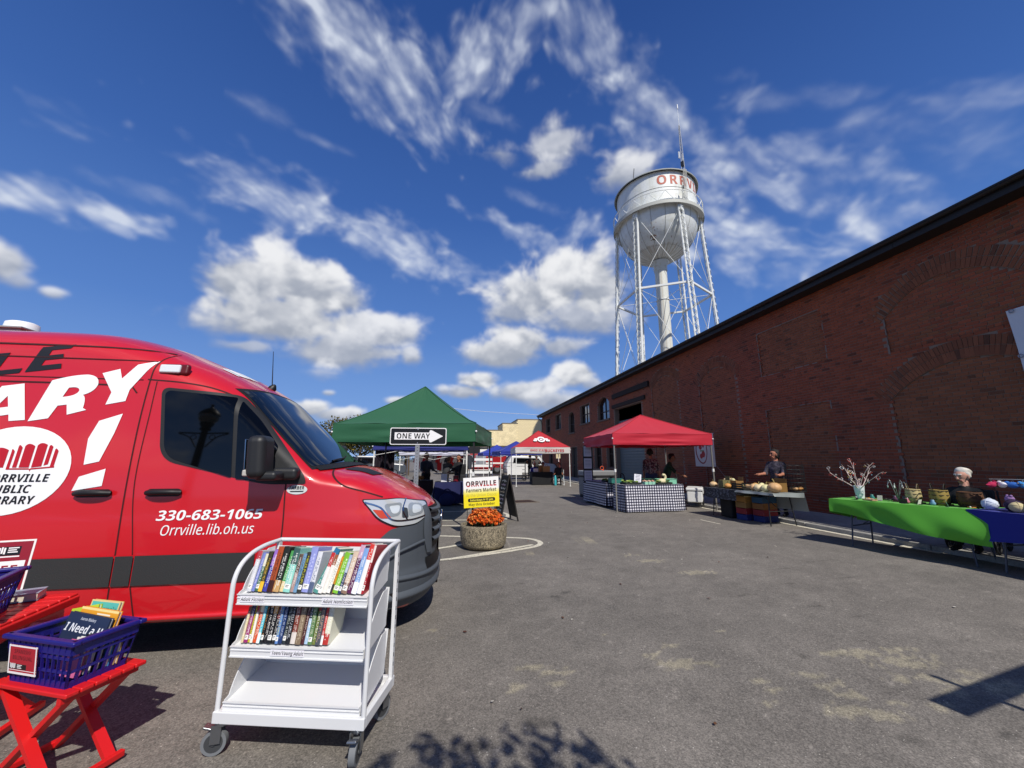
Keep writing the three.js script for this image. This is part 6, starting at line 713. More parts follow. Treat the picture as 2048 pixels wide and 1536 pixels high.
// ================================================================ water tower behind the building
{
  const cx = 20.7, cz = -34.23; const tw = thing('water_tower', 'tall white municipal water tower with red ORRVILLE letters standing behind the brick building', 'water tower', [cx, 0, cz], 0.544);
  const rust = canvasTex(1024, 512, (c, w, h) => { c.fillStyle = '#e0e3df'; c.fillRect(0, 0, w, h); const q = rng(31); for (let k = 0; k < 2600; k++) { c.fillStyle = ['rgba(206,204,192,.2)', 'rgba(236,238,236,.3)', 'rgba(184,178,160,.12)'][(q() * 3) | 0]; c.fillRect(q() * w, q() * h, 2 + q() * 22, 1 + q() * 30); } for (let k = 0; k < 120; k++) { const x = q() * w, y = h * (.30 + q() * .32); c.fillStyle = `rgba(${90 + q() * 40},${50 + q() * 20},28,${.25 + q() * .5})`; c.fillRect(x, y, 1 + q() * 3, 2 + q() * 12); } for (const [x, y, s] of [[.47, .5, 1], [.5, .47, .8], [.53, .53, 1.1], [.44, .52, .9], [.60, .5, .8], [.1, .5, 1], [.8, .52, .8]]) for (let k = 0; k < 26; k++) { c.fillStyle = `rgba(${66 + q() * 40},${38 + q() * 16},22,.75)`; c.fillRect(w * x + (q() - .5) * 34 * s, h * y + (q() - .5) * 40 * s, 1 + q() * 5, 3 + q() * 12); } c.fillStyle = 'rgba(120,86,52,.20)'; for (let k = 0; k < 90; k++) c.fillRect(q() * w, h * .62, 2 + q() * 6, h * (.1 + q() * .2)); });
  const paint = mat('#e4e6e2', .5), tank = tmat(rust, .5);
  const R = 3.9, pr = []; for (let k = 0; k <= 16; k++) { const a = k / 16 * Math.PI / 2; pr.push([Math.max(.02, R * Math.sin(a)), 25.4 - 4.05 * Math.cos(a)]); }
  const bowl = P('tank', lathe([...pr, [R, 27.2], [R, 28.95]], 72), tank, tw);
  P('roof', lathe([[4.16, 28.86], [4.2, 28.93], [4.16, 29.0], [2.2, 29.9], [.02, 30.6]], 64), mat('#9fa29b', .7), tw);
  for (let k = 0; k < 18; k++) { const a = k / 18 * 6.2832; P('bowl_seam', tube(Array.from({ length: 9 }, (_, i) => { const t = .12 + i / 8 * 1.45; return [Math.cos(a) * (R + .012) * Math.sin(t), 25.4 - (4.05 + .012) * Math.cos(t), Math.sin(a) * (R + .012) * Math.sin(t)]; }), .018, 12, 4), mat('#9b9a90', .7), bowl); }
  for (const [y, rr] of [[22.12, 2.28], [27.2, R + .01]]) P('plate_seam', tor(rr + .0, .02, 0, y, 0, Math.PI / 2, 0, 0, 64), mat('#a9a89e', .7), bowl);
  const bal = P('balcony', lathe([[R + .02, 25.38], [R + .52, 25.38], [R + .54, 25.44], [R + .52, 25.5], [R + .02, 25.5]], 72), paint, tw);
  P('fascia_ring', new THREE.CylinderGeometry(R + .54, R + .54, .34, 72, 1, true).translate(0, 25.32, 0), mat('#b9bab2', .6), bal);
  P('rail', tor(R + .5, .035, 0, 26.5, 0, Math.PI / 2, 0, 0, 72), paint, bal);
  for (let k = 0; k < 36; k++) { const a = k / 36 * 6.2832, c = (k + 1) / 36 * 6.2832, q = R + .5; P('baluster', bar([Math.cos(a) * q, k % 2 ? 25.5 : 26.5, Math.sin(a) * q], [Math.cos(c) * q, k % 2 ? 26.5 : 25.5, Math.sin(c) * q], .028, .028, 6), paint, bal); }
  const riser = P('riser_pipe', lathe([[.58, 0], [.58, 20.3], [.64, 20.35], [.64, 20.9], [.9, 21.35]], 32), tmat(canvasTex(128, 512, (c, w, h) => { c.fillStyle = '#d2d2c8'; c.fillRect(0, 0, w, h); const q = rng(5); for (let k = 0; k < 160; k++) { c.fillStyle = `rgba(${150 + q() * 30},${120 + q() * 30},${70 + q() * 30},${.08 + q() * .18})`; c.fillRect(q() * w, q() * h, 2 + q() * 5, 10 + q() * 60); } }), .6), tw); for (const y of [17.2, 11, 5]) P('flange', tor(.6, .05, 0, y, 0, Math.PI / 2), paint, riser);
  // six laced legs; radius grows towards the ground
  const rad = y => lerp(5.35, R + .15, y / 25.6), N = 6, LA = k => k * Math.PI / 3;
  const pt = (k, y, dr = 0) => { const a = LA(k), q = rad(y) + dr; return [Math.cos(a) * q, y, Math.sin(a) * q]; };
  for (let k = 0; k < N; k++) { const a = LA(k), tx = -Math.sin(a), tz = Math.cos(a), sh = (p, s) => [p[0] + tx * s, p[1], p[2] + tz * s];
    const lg = P('leg', [beam(sh(pt(k, 0), .2), sh(pt(k, 25.5), .2), .07, .26), beam(sh(pt(k, 0), -.2), sh(pt(k, 25.5), -.2), .07, .26)], paint, tw); lg.userData.kind = undefined; delete lg.userData.kind;
    const lac = []; for (let y = .2, s = 1; y < 25.1; y += .36, s = -s) { lac.push(beam(sh(pt(k, y, .14), .19 * s), sh(pt(k, y + .36, .18), -.19 * s), .05, .03)); lac.push(beam(sh(pt(k, y, -.18), .19 * s), sh(pt(k, y + .36, -.18), -.19 * s), .05, .03)); } P('lacing', lac, mat('#c4c7c2', .6), lg).userData.kind = 'stuff'; P('gusset', box(.45, .8, .45, ...pt(k, 25.0, -.1)), paint, lg); }
  for (const y of [8.6, 17.2]) for (let k = 0; k < N; k++) P('strut', beam(pt(k, y), pt((k + 1) % N, y), .16, .18), paint, tw);
  const lv = [0.3, 8.6, 17.2, 25.0]; for (let s = 0; s < 3; s++) for (let k = 0; k < N; k++) for (const [i, j] of [[k, (k + 1) % N], [(k + 1) % N, k]]) P('tie_rod', bar(pt(i, lv[s]), pt(j, lv[s + 1]), .024, .024, 6), paint, tw);
  for (let k = 0; k < N; k++) P('riser_tie', bar([0, 17.2, 0], pt(k, 17.2), .025, .025, 6), paint, tw);
  // red letters round the tank
  { const a0 = -2.30; const rr = R + .012; let x = 0; const S = 'ORRVILLE', wdt = .98; const ang = -(Math.atan2(-cx, -cz)); 
    // the side that faces the camera lies along world (-0.518, -, 0.856) from the tower
    const face = Math.atan2(.856, -.518); // atan2(z, x)
    [...S].forEach((ch, i) => { const sh = textShapes(FB, ch, .98, { x: x, y: 0, sx: 1.02 }); const start = .05; P('letter', drape(sh, (u, v) => { const th = face + .544 - start - u / rr + 0; return [Math.cos(th) * rr, 27.5 + v, Math.sin(th) * rr, Math.cos(th), 0, Math.sin(th)]; }, .15), mat('#b8604c', .6), tw); x += textWidth(FB, ch, .98) * 1.02 + .14; }); }
  // cable run, mast and the small mast on the roof
  const face = Math.atan2(.856, -.518) + .544; const th = face - .80; const cp = (q, y, d = 0) => [Math.cos(th + d) * q, y, Math.sin(th + d) * q];
  for (let k = 0; k < 4; k++) P('cable', bar(cp(R + .05, 25.5, k * .045), cp(R + .3, 29.1, k * .03), .03), mat('#b9b7ae', .6), tw);
  { const ma = P('antenna_mast', [[0, 0], [.3, 0], [.15, .26]].map(([x, z]) => { const p = cp(3.65, 29.1); return bar([p[0] + x, 29.0, p[2] + z], [p[0] + .15 + (x - .15) * .3, 34.6, p[2] + .1 + (z - .1) * .3], .03); }), mat('#a8abb0', .5), tw); const p = cp(3.65, 29.1); const lc = []; for (let y = 29.2, s = 0; y < 34.2; y += .4, s++) { const f = 1 - (y - 29) / 8; lc.push(bar([p[0] + .15 - .15 * f, y, p[2]], [p[0] + .15 + .15 * f, y + .4, p[2]], .014, .014, 5), bar([p[0] + .15 + .15 * f, y, p[2]], [p[0] + .15, y + .4, p[2] + .22 * f], .014, .014, 5)); } P('mast_lacing', lc, mat('#a8abb0', .5), ma).userData.kind = 'stuff'; P('mast_tip', [bar([p[0] + .15, 34.5, p[2] + .1], [p[0] + .15, 37.0, p[2] + .1], .025, .012), cyl(.06, .06, .5, p[0] + .15, 36.8, p[2] + .1)], mat('#d9dcde', .4), ma); for (const [dx, y] of [[-.25, 31], [.5, 31.2]]) P('panel_antenna', box(.14, .7, .1, p[0] + dx, y, p[2]), mat('#e2e4e4', .5), ma); P('mast_box', box(.25, .5, .25, p[0] + .1, 30.1, p[2] + .1), mat('#24262b', .6), ma); }
  { const p = [Math.cos(face + .6) * 3.4, 29.5, Math.sin(face + .6) * 3.4]; P('roof_rod', bar(p, [p[0] + .3, 31, p[2]], .035), mat('#33302c', .6), tw); }
  { const p = cp(R + .62, 26.5, .2); P('rail_lamp', [cyl(.07, .09, .3, p[0], 26.75, p[2])], mat('#3a3d40', .5), tw); }
  // siren on a bracket platform of the leg that stands right in the photo
  const sk = thing('warning_siren', 'stacked-disc warning siren on a small railed platform against a tower leg', 'siren', [0, 0, 0]);
  tw.updateMatrixWorld(true); const bp = tw.localToWorld(V(...pt(0, 13.0))); sk.position.set(bp.x + .9, 13.0, bp.z + .6);
  P('platform', [box(2.0, .08, 1.5, 0, 0, 0), box(1.8, .1, .08, 0, -.35, .6, 0, 0, .2), box(1.8, .1, .08, 0, -.35, -.6, 0, 0, .2)], mat('#8d8a82', .7), sk); P('railing', [...[[-.95, -.7], [.95, -.7], [.95, .7], [-.95, .7]].map(([x, z]) => bar([x, 0, z], [x, 1.1, z], .025)), bar([-.95, 1.1, -.7], [.95, 1.1, -.7], .025), bar([.95, 1.1, -.7], [.95, 1.1, .7], .025), bar([-.95, 1.1, .7], [.95, 1.1, .7], .025)], mat('#77746c', .6), sk); for (const y of [.42, .95]) P('disc', lathe([[.02, y - .14], [.34, y - .14], [.5, y - .04], [.5, y + .05], [.34, y + .16], [.02, y + .16]], 24), mat('#5b5348', .6), sk); P('stem', cyl(.2, .24, 1.2, 0, .62, 0), mat('#6b6459', .6), sk); P('cap', lathe([[.02, 1.42], [.3, 1.32], [.42, 1.18]], 20), mat('#7a7468', .6), sk);
}

// ================================================================ stalls along the brick building
const ginghamT = canvasTex(64, 64, (c) => { c.fillStyle = '#e4e4ea'; c.fillRect(0, 0, 64, 64); c.fillStyle = '#5a5a6c'; c.fillRect(0, 0, 32, 64); c.fillRect(0, 0, 64, 32); c.fillStyle = '#14142a'; c.fillRect(0, 0, 32, 32); }); ginghamT.wrapS = ginghamT.wrapT = THREE.RepeatWrapping; ginghamT.repeat.set(13, 13);
const gingham = tmat(ginghamT, .85);
cloth('tablecloth', 'black and white gingham cloth hanging to the ground at the front of the red canopy', { x: 5.93, z: -11.42, w: 1.9, d: .74, h: .77, drop: .74, m: gingham, ry: .05, fold: .9 });
tableLegs('folding_table', 'folding table under the front gingham cloth', { x: 5.93, z: -11.42, w: 1.84, d: .7, h: .76, ry: .05 });
cloth('tablecloth', 'black and white gingham cloth along the left side of the red canopy', { x: 5.22, z: -13.15, w: .72, d: 1.95, h: .77, drop: .70, m: gingham, ry: .04, fold: .9 });
tableLegs('folding_table', 'folding table under the side gingham cloth', { x: 5.22, z: -13.15, w: 1.9, d: .66, h: .76, ry: 1.61 });
// produce
const rP = rng(77);
function pint(x, y, z, label, fruit) { const t = thing('pint_box', label, 'pint box', [x, y, z], .2, 'pint boxes of produce'); const m = mat('#8cc0a8', .7); P('box', [box(.11, .08, .004, 0, .04, .055), box(.11, .08, .004, 0, .04, -.055), box(.004, .08, .11, .055, .04, 0), box(.004, .08, .11, -.055, .04, 0), box(.11, .004, .11, 0, .004, 0)], m, t); for (let k = 0; k < 7; k++) P('fruit', sph(.026, (k % 3 - 1) * .033, .085 + (k > 5 ? .02 : 0), ((k / 3 | 0) - 1) * .033, 1, .95, 1, 10), mat(fruit, .5), t); }
[[5.75, .774, -11.2], [5.87, .774, -11.2], [5.99, .774, -11.22], [5.8, .774, -11.34]].forEach((p, k) => pint(...p, ['leftmost mint pint box of tomatoes on the front gingham table', 'second mint pint box of pale tomatoes on the front gingham table', 'third mint pint box of pink fruit on the front gingham table', 'mint pint box of peaches behind the others'][k], ['#c9a08a', '#d8b49a', '#c88a78', '#d2a27c'][k]));
for (let k = 0; k < 3; k++) { const c = thing('produce_tray', ['dark tray of green cucumbers at the left of the front gingham table', 'dark tray of leafy greens on the side gingham table', 'dark tray of green peppers at the right of the front gingham table'][k], 'tray', [[5.35, .774, -11.35], [5.25, .774, -12.6], [6.3, .774, -11.25]][k], .1, 'trays of green produce'); P('tray', [box(.5, .01, .32, 0, .006, 0), box(.5, .06, .01, 0, .03, .16), box(.5, .06, .01, 0, .03, -.16), box(.01, .06, .32, .25, .03, 0), box(.01, .06, .32, -.25, .03, 0)], mat('#1d2420', .8), c); for (let q = 0; q < 26; q++) P('vegetable', sph(.032, (rP() - .5) * .42, .05 + rP() * .06, (rP() - .5) * .26, 1.7, .8, .9, 8).rotateY(0), mat(['#4b6b22', '#6d8a34', '#2f4a1a', '#9aa858'][(rP() * 4) | 0], .6), c); }
for (let k = 0; k < 3; k++) { const c = thing('plastic_tub', ['teal plastic tub far left on the side gingham table', 'long pale green bin lying at the right of the front gingham table', 'dark green tub behind the pint boxes'][k], 'tub', [[5.15, .774, -12.0], [6.55, .774, -11.45], [6.05, .774, -11.6]][k], [0, -.25, .1][k], 'plastic tubs'); const w = [.34, .55, .36][k]; P('tub', [rbox(w, .012, .26, .004, 0, .008, 0), rbox(w, .14, .012, .004, 0, .07, .13), rbox(w, .14, .012, .004, 0, .07, -.13), rbox(.012, .14, .26, .004, w / 2, .07, 0), rbox(.012, .14, .26, .004, -w / 2, .07, 0), rbox(w + .03, .015, .03, .004, 0, .14, .135), rbox(w + .03, .015, .03, .004, 0, .14, -.135)], mat(['#2c6f66', '#7fc2a2', '#1f4a3a'][k], .5), c); }
{ const g = T1('goose_gourd', 'cream swan-necked gourd on the front gingham table', 'gourd', merge([sph(.1, 6.28, .86, -11.2, 1.2, .85, .9), tube([[6.33, .88, -11.2], [6.40, .96, -11.2], [6.38, 1.04, -11.2], [6.30, 1.05, -11.2]], .035, 14, 8)]), mat('#d6cda4', .6)); }
{ const s = thing('price_sign', 'white price card leaning on the front gingham table', 'sign', [5.52, .775, -11.25], -.3); P('card', tr(box(.2, .3, .004, 0, .15, 0), 0, 0, 0, -.2, 0, -.12), mat('#dfe0e8', .6), s); for (let k = 0; k < 6; k++) P('text_line', tr(box(.13, .014, .001, 0, .27 - k * .042, .003), 0, 0, 0, -.2, 0, -.12), mat('#5a5a66', .7), s); }
{ const s = thing('notice_board', 'tall narrow board of white notices strapped to the left leg of the red canopy', 'notice board', [4.93, 0, -13.85], -.35); P('board', box(.34, 1.32, .025, 0, 1.35, 0), mat('#17181b', .7), s); for (let k = 0; k < 3; k++) { const p = P('sheet', box(.27, .36, .004, 0, 1.79 - k * .43, .016), mat('#aab2be', .6), s); for (let q = 0; q < 5; q++) P('text_line', box(.2, .012, .001, 0, 1.9 - k * .43 - q * .05, .0187), mat('#4c5566', .7), p); } }
{ const s = thing('chest_freezer', 'grey chest with a black strap standing behind the side gingham table', 'chest', [6.0, 0, -15.8], .1); P('body', rbox(1.35, .72, .7, .04, 0, .46, 0), mat('#6d6f72', .5), s); P('lid', rbox(1.39, .22, .74, .05, 0, .95, 0), mat('#7c7e80', .5), s); P('strap', box(1.405, .04, .755, 0, .82, 0), mat('#17181a', .7), s); for (const x of [-.3, .45]) P('latch', box(.14, .06, .03, x, .83, .385), mat('#101113', .5), s); P('skid', box(1.3, .1, .6, 0, .05, 0), mat('#2a2b2d', .8), s); }
T1('ribbon', 'orange ribbon loop on top of the grey chest', 'ribbon', merge([tor(.07, .012, 6.15, 1.16, -15.6), bar([6.15, 1.09, -15.6], [6.2, 1.06, -15.55], .02)]), mat('#d8552a', .6));
{ const s = thing('traffic_barrel', 'orange and white traffic barrel half hidden by the red canopy leg', 'barrel', [6.9, 0, -16.6]); P('body', lathe([[.27, .02], [.26, .35], [.25, .36], [.24, .65], [.23, .66], [.21, .95], [.06, 1.0], [0, 1.0]], 24), mat('#b54a1c', .6), s); for (const y of [.3, .62]) P('stripe', cyl(.262 - y * .04, .27 - y * .04, .12, 0, y + .03, 0, 0, 0, 0, 24, true), mat('#d9d6d0', .5), s); P('base', cyl(.36, .38, .05, 0, .03, 0), mat('#17171a', .8), s); }
for (const [i, x, y, z, s] of [[0, 6.55, .0, -14.6, 1], [1, 8.0, .085, -13.6, 1.1]]) { const b = thing('gear_bag', ['black gear bag with straps in front of the grey shutter', 'black gear bag on the pavement right of the two vendors'][i], 'bag', [x, y, z], i, 'black bags'); P('body', tr(new RoundedBoxGeometry(.5 * s, .7 * s, .4 * s, 4, .12), 0, .36 * s, 0), blackC, b); P('strap', tube([[-.15, .6 * s, .22], [-.1, .95 * s, .1], [.12, .9 * s, -.1], [.18, .6 * s, -.2]], .02, 16, 6), mat('#1a1a1d', .7), b); P('pocket', rbox(.36, .3, .08, .03, 0, .25, .22 * s), mat('#17181b', .7), b); }
person('vendor in a floral short-sleeved shirt standing with his back turned under the red canopy', { pos: [6.78, 0, -12.75], ry: 2.5, H: 1.84, shirt: (x, y, z) => fbm(x * 26, y * 26, z * 26, 2) > .54 ? '#3d2226' : fbm(x * 30 + 9, y * 30, z * 30, 2) > .58 ? '#7d3a40' : '#8a8078', trousers: '#26324e', hair: '#17100c', skinC: '#a8745a', sleeve: .45, arms: [[.1, .12, .25], [.1, .12, .3]], cell: .016 });
person('vendor in a dark green shirt bending forward beside the floral shirt', { pos: [7.45, .0, -13.0], ry: 1.0, H: 1.72, lean: .32, shirt: '#16351f', trousers: '#1a1c22', hair: '#140f0c', skinC: '#8a5c46', sleeve: .5, arms: [[.6, .12, .5], [.5, .12, .6]], headNod: .3, cell: .018 });
// white cooler with wheels
{ const c = thing('cooler', 'large white wheeled cooler on the pavement edge right of the gingham table', 'cooler', [7.98, .085, -12.2], .95); const w = mat('#d9dad8', .45); P('body', tr(new RoundedBoxGeometry(.9, .36, .46, 4, .04), 0, .25, 0), w, c); P('lid', tr(new RoundedBoxGeometry(.94, .1, .5, 4, .035), 0, .475, 0), w, c); P('gasket', box(.905, .014, .465, 0, .424, 0), mat('#26282a', .7), c); for (const x of [-.26, .26]) P('latch', rbox(.06, .14, .03, .01, x, .41, .25), mat('#bfc0be', .5), c); P('handle', tube([[.47, .3, -.15], [.52, .3, -.1], [.52, .3, .1], [.47, .3, .15]], .015, 12, 6), mat('#2b2d2f', .6), c); for (const z of [-.2, .2]) { const q = P('wheel', tor(.06, .028, -.36, .09, z * 1.15), mat('#17181a', .8), c); P('hub', cyl(.05, .05, .05, -.36, .09, z * 1.15, Math.PI / 2), mat('#8d8f90', .5), q); } for (const z of [-.16, .16]) P('foot', box(.1, .09, .07, .36, .04, z), mat('#3a3c3e', .7), c); }
// gourd table
const spotT = dataTex(128, (i, j) => { const a = tn(i, j, 128, 40, 71) > .62 ? 90 : 0, v = 34 + a * .5 + tn(i, j, 128, 64, 72) * 26; return [v, v * 1.02, v * 1.1]; });
{ const o = { x: 7.5, z: -9.2, w: 2.2, d: .8, h: .745, ry: Math.PI / 2 + .06 }; tableLegs('folding_table', 'folding table carrying the gourds and crates in front of the wall', { ...o, h: .735 });
  cloth('tablecloth', 'dark speckled cloth over the far half of the gourd table', { x: 7.46, z: -9.72, w: .84, d: 1.15, h: .75, ry: .06, drop: (k) => [.10, .2, .22, .26][k], m: tmat(spotT, .85), fold: .5 });
  const plastic = mat('#8f9796', .35, { transmission: .25, thickness: 0 }); cloth('tablecloth', 'grey plastic sheet over the near half of the gourd table', { x: 7.55, z: -8.62, w: .86, d: 1.1, h: .752, ry: .06, drop: (k, u) => [.06 + .05 * u, .42, .12, .05][k], m: plastic, fold: 1.2 }); }
function gourd(x, z, s, kind, label, y = .76) { const t = thing(kind === 2 ? 'pumpkin' : 'squash', label, kind === 2 ? 'pumpkin' : 'squash', [x, y, z], rP() * 6, 'squash and gourds on the table'); const c = ['#d2b184', '#d8cf9c', '#c98f4a', '#c9a070', '#dcc9a0'][(rP() * 5) | 0];
  if (kind === 0) P('fruit', lathe([[0, 0], [.6, .05], [.95, .4], [.95, .8], [.6, 1.2], [.42, 1.6], [.45, 2.1], [.36, 2.5], [0, 2.6]].map(([a, b]) => [a * s * .09, b * s * .09]), 18).rotateZ(-1.4).translate(-.1 * s, .075 * s, 0), mat(c, .55), t); else { const g = new THREE.SphereGeometry(.1 * s, 28, 16), p = g.attributes.position; for (let i = 0; i < p.count; i++) { const a = Math.atan2(p.getZ(i), p.getX(i)), f = 1 - .07 * Math.abs(Math.cos(a * 4)); p.setXYZ(i, p.getX(i) * f * 1.12, p.getY(i) * .82, p.getZ(i) * f * 1.12); } g.computeVertexNormals(); P('fruit', g.translate(0, .08 * s, 0), mat(c, .55), t); } P('stem', tube(kind === 0 ? [[.13 * s, .08 * s, 0], [.17 * s, .1 * s, 0], [.19 * s, .13 * s, 0]] : [[0, .15 * s, 0], [.01, .19 * s, 0], [.03 * s, .22 * s, 0]], .011 * s, 8, 6), mat('#8a7a48', .8), t); }
[[7.22, -8.75, 1, 0, 'leftmost pale squash at the front of the grey sheet'], [7.25, -8.55, 1, 2, 'tan ribbed pumpkin second along the grey sheet'], [7.28, -8.36, 1.05, 2, 'round tan pumpkin near the corner of the grey sheet'], [7.36, -8.2, 1.35, 2, 'largest cream pumpkin at the near corner of the table'], [7.45, -8.75, 1.1, 0, 'long cream squash lying behind the front row'], [7.5, -8.95, 1, 0, 'crook-necked squash standing up in the middle of the table'], [7.18, -10.1, .9, 2, 'small white gourd at the far left corner of the table'], [7.25, -9.9, .8, 0, 'small orange squash next to the white gourd'], [7.3, -9.75, .8, 2, 'little orange pumpkin on the speckled cloth'], [7.2, -9.55, .8, 2, 'little striped pumpkin on the speckled cloth'], [7.45, -9.9, .9, 0, 'tan squash behind the orange ones'], [7.6, -8.5, 1, 2, 'yellow pumpkin inside the near wire basket side']].forEach(a => gourd(...a));
function crate(name, label, w, h, d, pos, ry, m, cat = 'crate') { const t = thing(name, label, cat, pos, ry, 'crates and boxes at the gourd table'); P('base', box(w, .01, d, 0, .006, 0), m, t); for (const s of [-1, 1]) { for (let k = 0; k < 3; k++) { P('slat', box(w, h * .24, .012, 0, h * (.17 + k * .33), s * d / 2), m, t); P('slat', box(.012, h * .24, d, s * w / 2, h * (.17 + k * .33), 0), m, t); } for (const q of [-1, 1]) P('corner_post', box(.02, h, .02, s * (w / 2 - .012), h / 2, q * (d / 2 - .012)), m, t); } return t; }
crate('crate', 'black slatted crate in the middle of the gourd table', .3, .16, .36, [7.3, .76, -9.15], 0, mat('#15120f', .8)); crate('crate', 'dark brown slatted crate behind the crook-necked squash', .3, .14, .3, [7.62, .76, -9.0], .1, mat('#2e2219', .8));
{ const b1 = crate('crate', 'wooden crate heaped with small gourds at the far end of the table', .32, .18, .4, [7.55, .76, -9.85], 0, mat('#8a6a42', .8)); for (let k = 0; k < 12; k++) gourd(7.55 + (rP() - .5) * .2, -9.85 + (rP() - .5) * .3, .62, k % 3 ? 2 : 0, 'mini gourd heaped in the wooden crate at the far end of the table', .8 + (k > 6 ? .1 : .03)); }
for (const [k, p] of [[0, [7.28, .76, -9.78]], [1, [7.38, .76, -9.42]], [2, [7.72, .76, -8.62]], [3, [7.7, .76, -8.42]]]) { const c = thing('carton', ['green-grey carton flap standing up among the small gourds', 'brown carton flap beside the black crate', 'brown open carton left of the wire basket tower', 'brown open carton touching the wire basket tower'][k], 'box', p, 1.5, 'cartons on the gourd table'); const m = mat(['#6f6a44', '#8a6638', '#8d6a35', '#7d5c2a'][k], .85); P('wall', [box(.2, .2, .006, 0, .1, .1), box(.2, .2, .006, 0, .1, -.1), box(.006, .2, .2, .1, .1, 0), box(.006, .2, .2, -.1, .1, 0), box(.2, .006, .2, 0, .005, 0)], m, c); P('flap', box(.2, .1, .004, 0, .25, .1, .1), m, c); }
{ const c = thing('wire_basket_tower', 'tall round black wire basket tower at the near end of the gourd table', 'basket', [8.0, .755, -8.28]); const wm = mat('#141719', .5); for (let k = 0; k < 7; k++) P('hoop', tor(.19, .006, 0, .02 + k * .098, 0, Math.PI / 2, 0, 0, 28), wm, c); for (let k = 0; k < 18; k++) { const a = k / 18 * 6.283; P('wire', bar([Math.cos(a) * .19, 0, Math.sin(a) * .19], [Math.cos(a) * .19, .61, Math.sin(a) * .19], .004), wm, c); } for (const y of [.02, .22, .42]) P('shelf', cyl(.185, .185, .008, 0, y, 0), mat('#1d2124', .6), c); }
for (let k = 0; k < 5; k++) gourd(8.0 + Math.cos(k * 1.3) * .08, -8.28 + Math.sin(k * 1.3) * .08, .6, 2, 'small yellow gourd at the bottom of the wire basket tower', .79);
// boxes under the table
{ const bx = (i, lab, cols, p) => { const t = thing('fruit_box', lab, 'box', p, .15, 'fruit boxes under the gourd table'); P('side', [box(.44, .13, .006, 0, .07, .15), box(.44, .13, .006, 0, .07, -.15), box(.006, .13, .3, .22, .07, 0), box(.006, .13, .3, -.22, .07, 0), box(.44, .005, .3, 0, .004, 0)], mat(cols[0], .75), t); P('print', box(.445, .05, .305, 0, .05, 0), mat(cols[1], .7), t); P('lip', [box(.45, .015, .03, 0, .137, .14), box(.45, .015, .03, 0, .137, -.14)], mat(cols[2], .75), t); }; const names = ['bottom', 'second', 'third', 'top'], pal = [['#1d3070', '#8f93a8', '#24397e'], ['#8a2228', '#a89a9a', '#96302f'], ['#94703f', '#c9a05e', '#b98a4a'], ['#b08040', '#d6b070', '#e6cf8a']]; for (let k = 0; k < 4; k++) bx(k, `${names[k]} box of the left fruit box stack under the gourd table`, pal[k], [7.55, .002 + k * .148, -9.35]); const pal2 = [['#1b2c66', '#7d829a', '#223672'], ['#80232a', '#8f7d7d', '#8c2f31'], ['#8a5c30', '#7d5a34', '#96693a'], ['#2a506e', '#6d5030', '#305a7a']]; for (let k = 0; k < 4; k++) bx(k, `${names[k]} box of the right fruit box stack under the gourd table`, pal2[k], [7.72, .002 + k * .148, -8.98]); }
T1('bin', 'black plastic bin under the speckled end of the gourd table', 'bin', merge([rbox(.4, .5, .45, .03, 7.45, .26, -9.78), rbox(.44, .04, .49, .01, 7.45, .52, -9.78)]), mat('#0e0e10', .8));
person('dark-haired vendor in a grey patterned top behind the gourd table looking left', { pos: [8.42, .085, -9.25], ry: -1.2, headTurn: -.5, H: 1.66, shirt: (x, y, z) => fbm(x * 40, y * 40, z * 40, 2) > .52 ? '#4a4450' : '#2a2630', trousers: '#17171c', hair: '#150e0b', hairLong: .02, skinC: '#a86e56', sleeve: .5, arms: [[.5, .15, 1.0], [.5, .15, 1.0]], cell: .016 });
// ---- craft tables: lime green cloth, royal blue cloth
const gry = .27; const GM = new THREE.Matrix4().makeRotationY(gry).setPosition(7.52, 0, -5.62), gp = (x, y, z) => V(x, y, z).applyMatrix4(GM).toArray();
tableLegs('folding_table', 'folding table under the lime green cloth', { x: 7.52, z: -5.62, w: 1.84, d: .76, h: .79, ry: gry + Math.PI / 2, m: mat('#3a4250', .5) });
{ const t = thing('tablecloth', 'bright lime green cloth sagging over the jewellery table in front of the wall', 'tablecloth', [7.52, 0, -5.62], gry); const gm = fab('#55a92c'); const hw = .40, L = .97, h = .80;
  P('top', surf(10, 30, (u, v) => [lerp(-hw, hw, u), h + .003 * Math.sin(v * 31), lerp(-L, L, v)]), gm, t);
  P('front_drop', surf(60, 14, (u, v) => { const z = lerp(-L, L, u), D = lerp(.22, .50, sst(0, 1, u)) + .03 * Math.sin(u * 5); const bul = .10 * sst(.15, .7, u) * Math.sin(v * 2.2) + .018 * Math.sin(u * 19 - v * 4) * v + .03 * Math.sin(u * 7 + v * 3.5) * v + .02 * v; return [-hw - bul, h - D * v, z + .05 * v * Math.sin(u * 3)]; }), gm, t);
  P('end_drop', surf(20, 8, (u, v) => [lerp(-hw, hw, u), h - .24 * v - .16 * v * u, -L - .02 * v - .015 * Math.sin(u * 14) * v]), gm, t); P('end_drop', surf(20, 8, (u, v) => [lerp(-hw, hw, u), h - .4 * v, L + .02 * v]), gm, t); P('back_drop', surf(30, 8, (u, v) => [hw + .02 * v, h - .42 * v, lerp(-L, L, u)]), gm, t); }
tableLegs('folding_table', 'folding table under the royal blue cloth', { x: 7.76, z: -3.80, w: 1.84, d: .76, h: .79, ry: Math.PI / 2 + .02, m: mat('#4a505a', .5) });
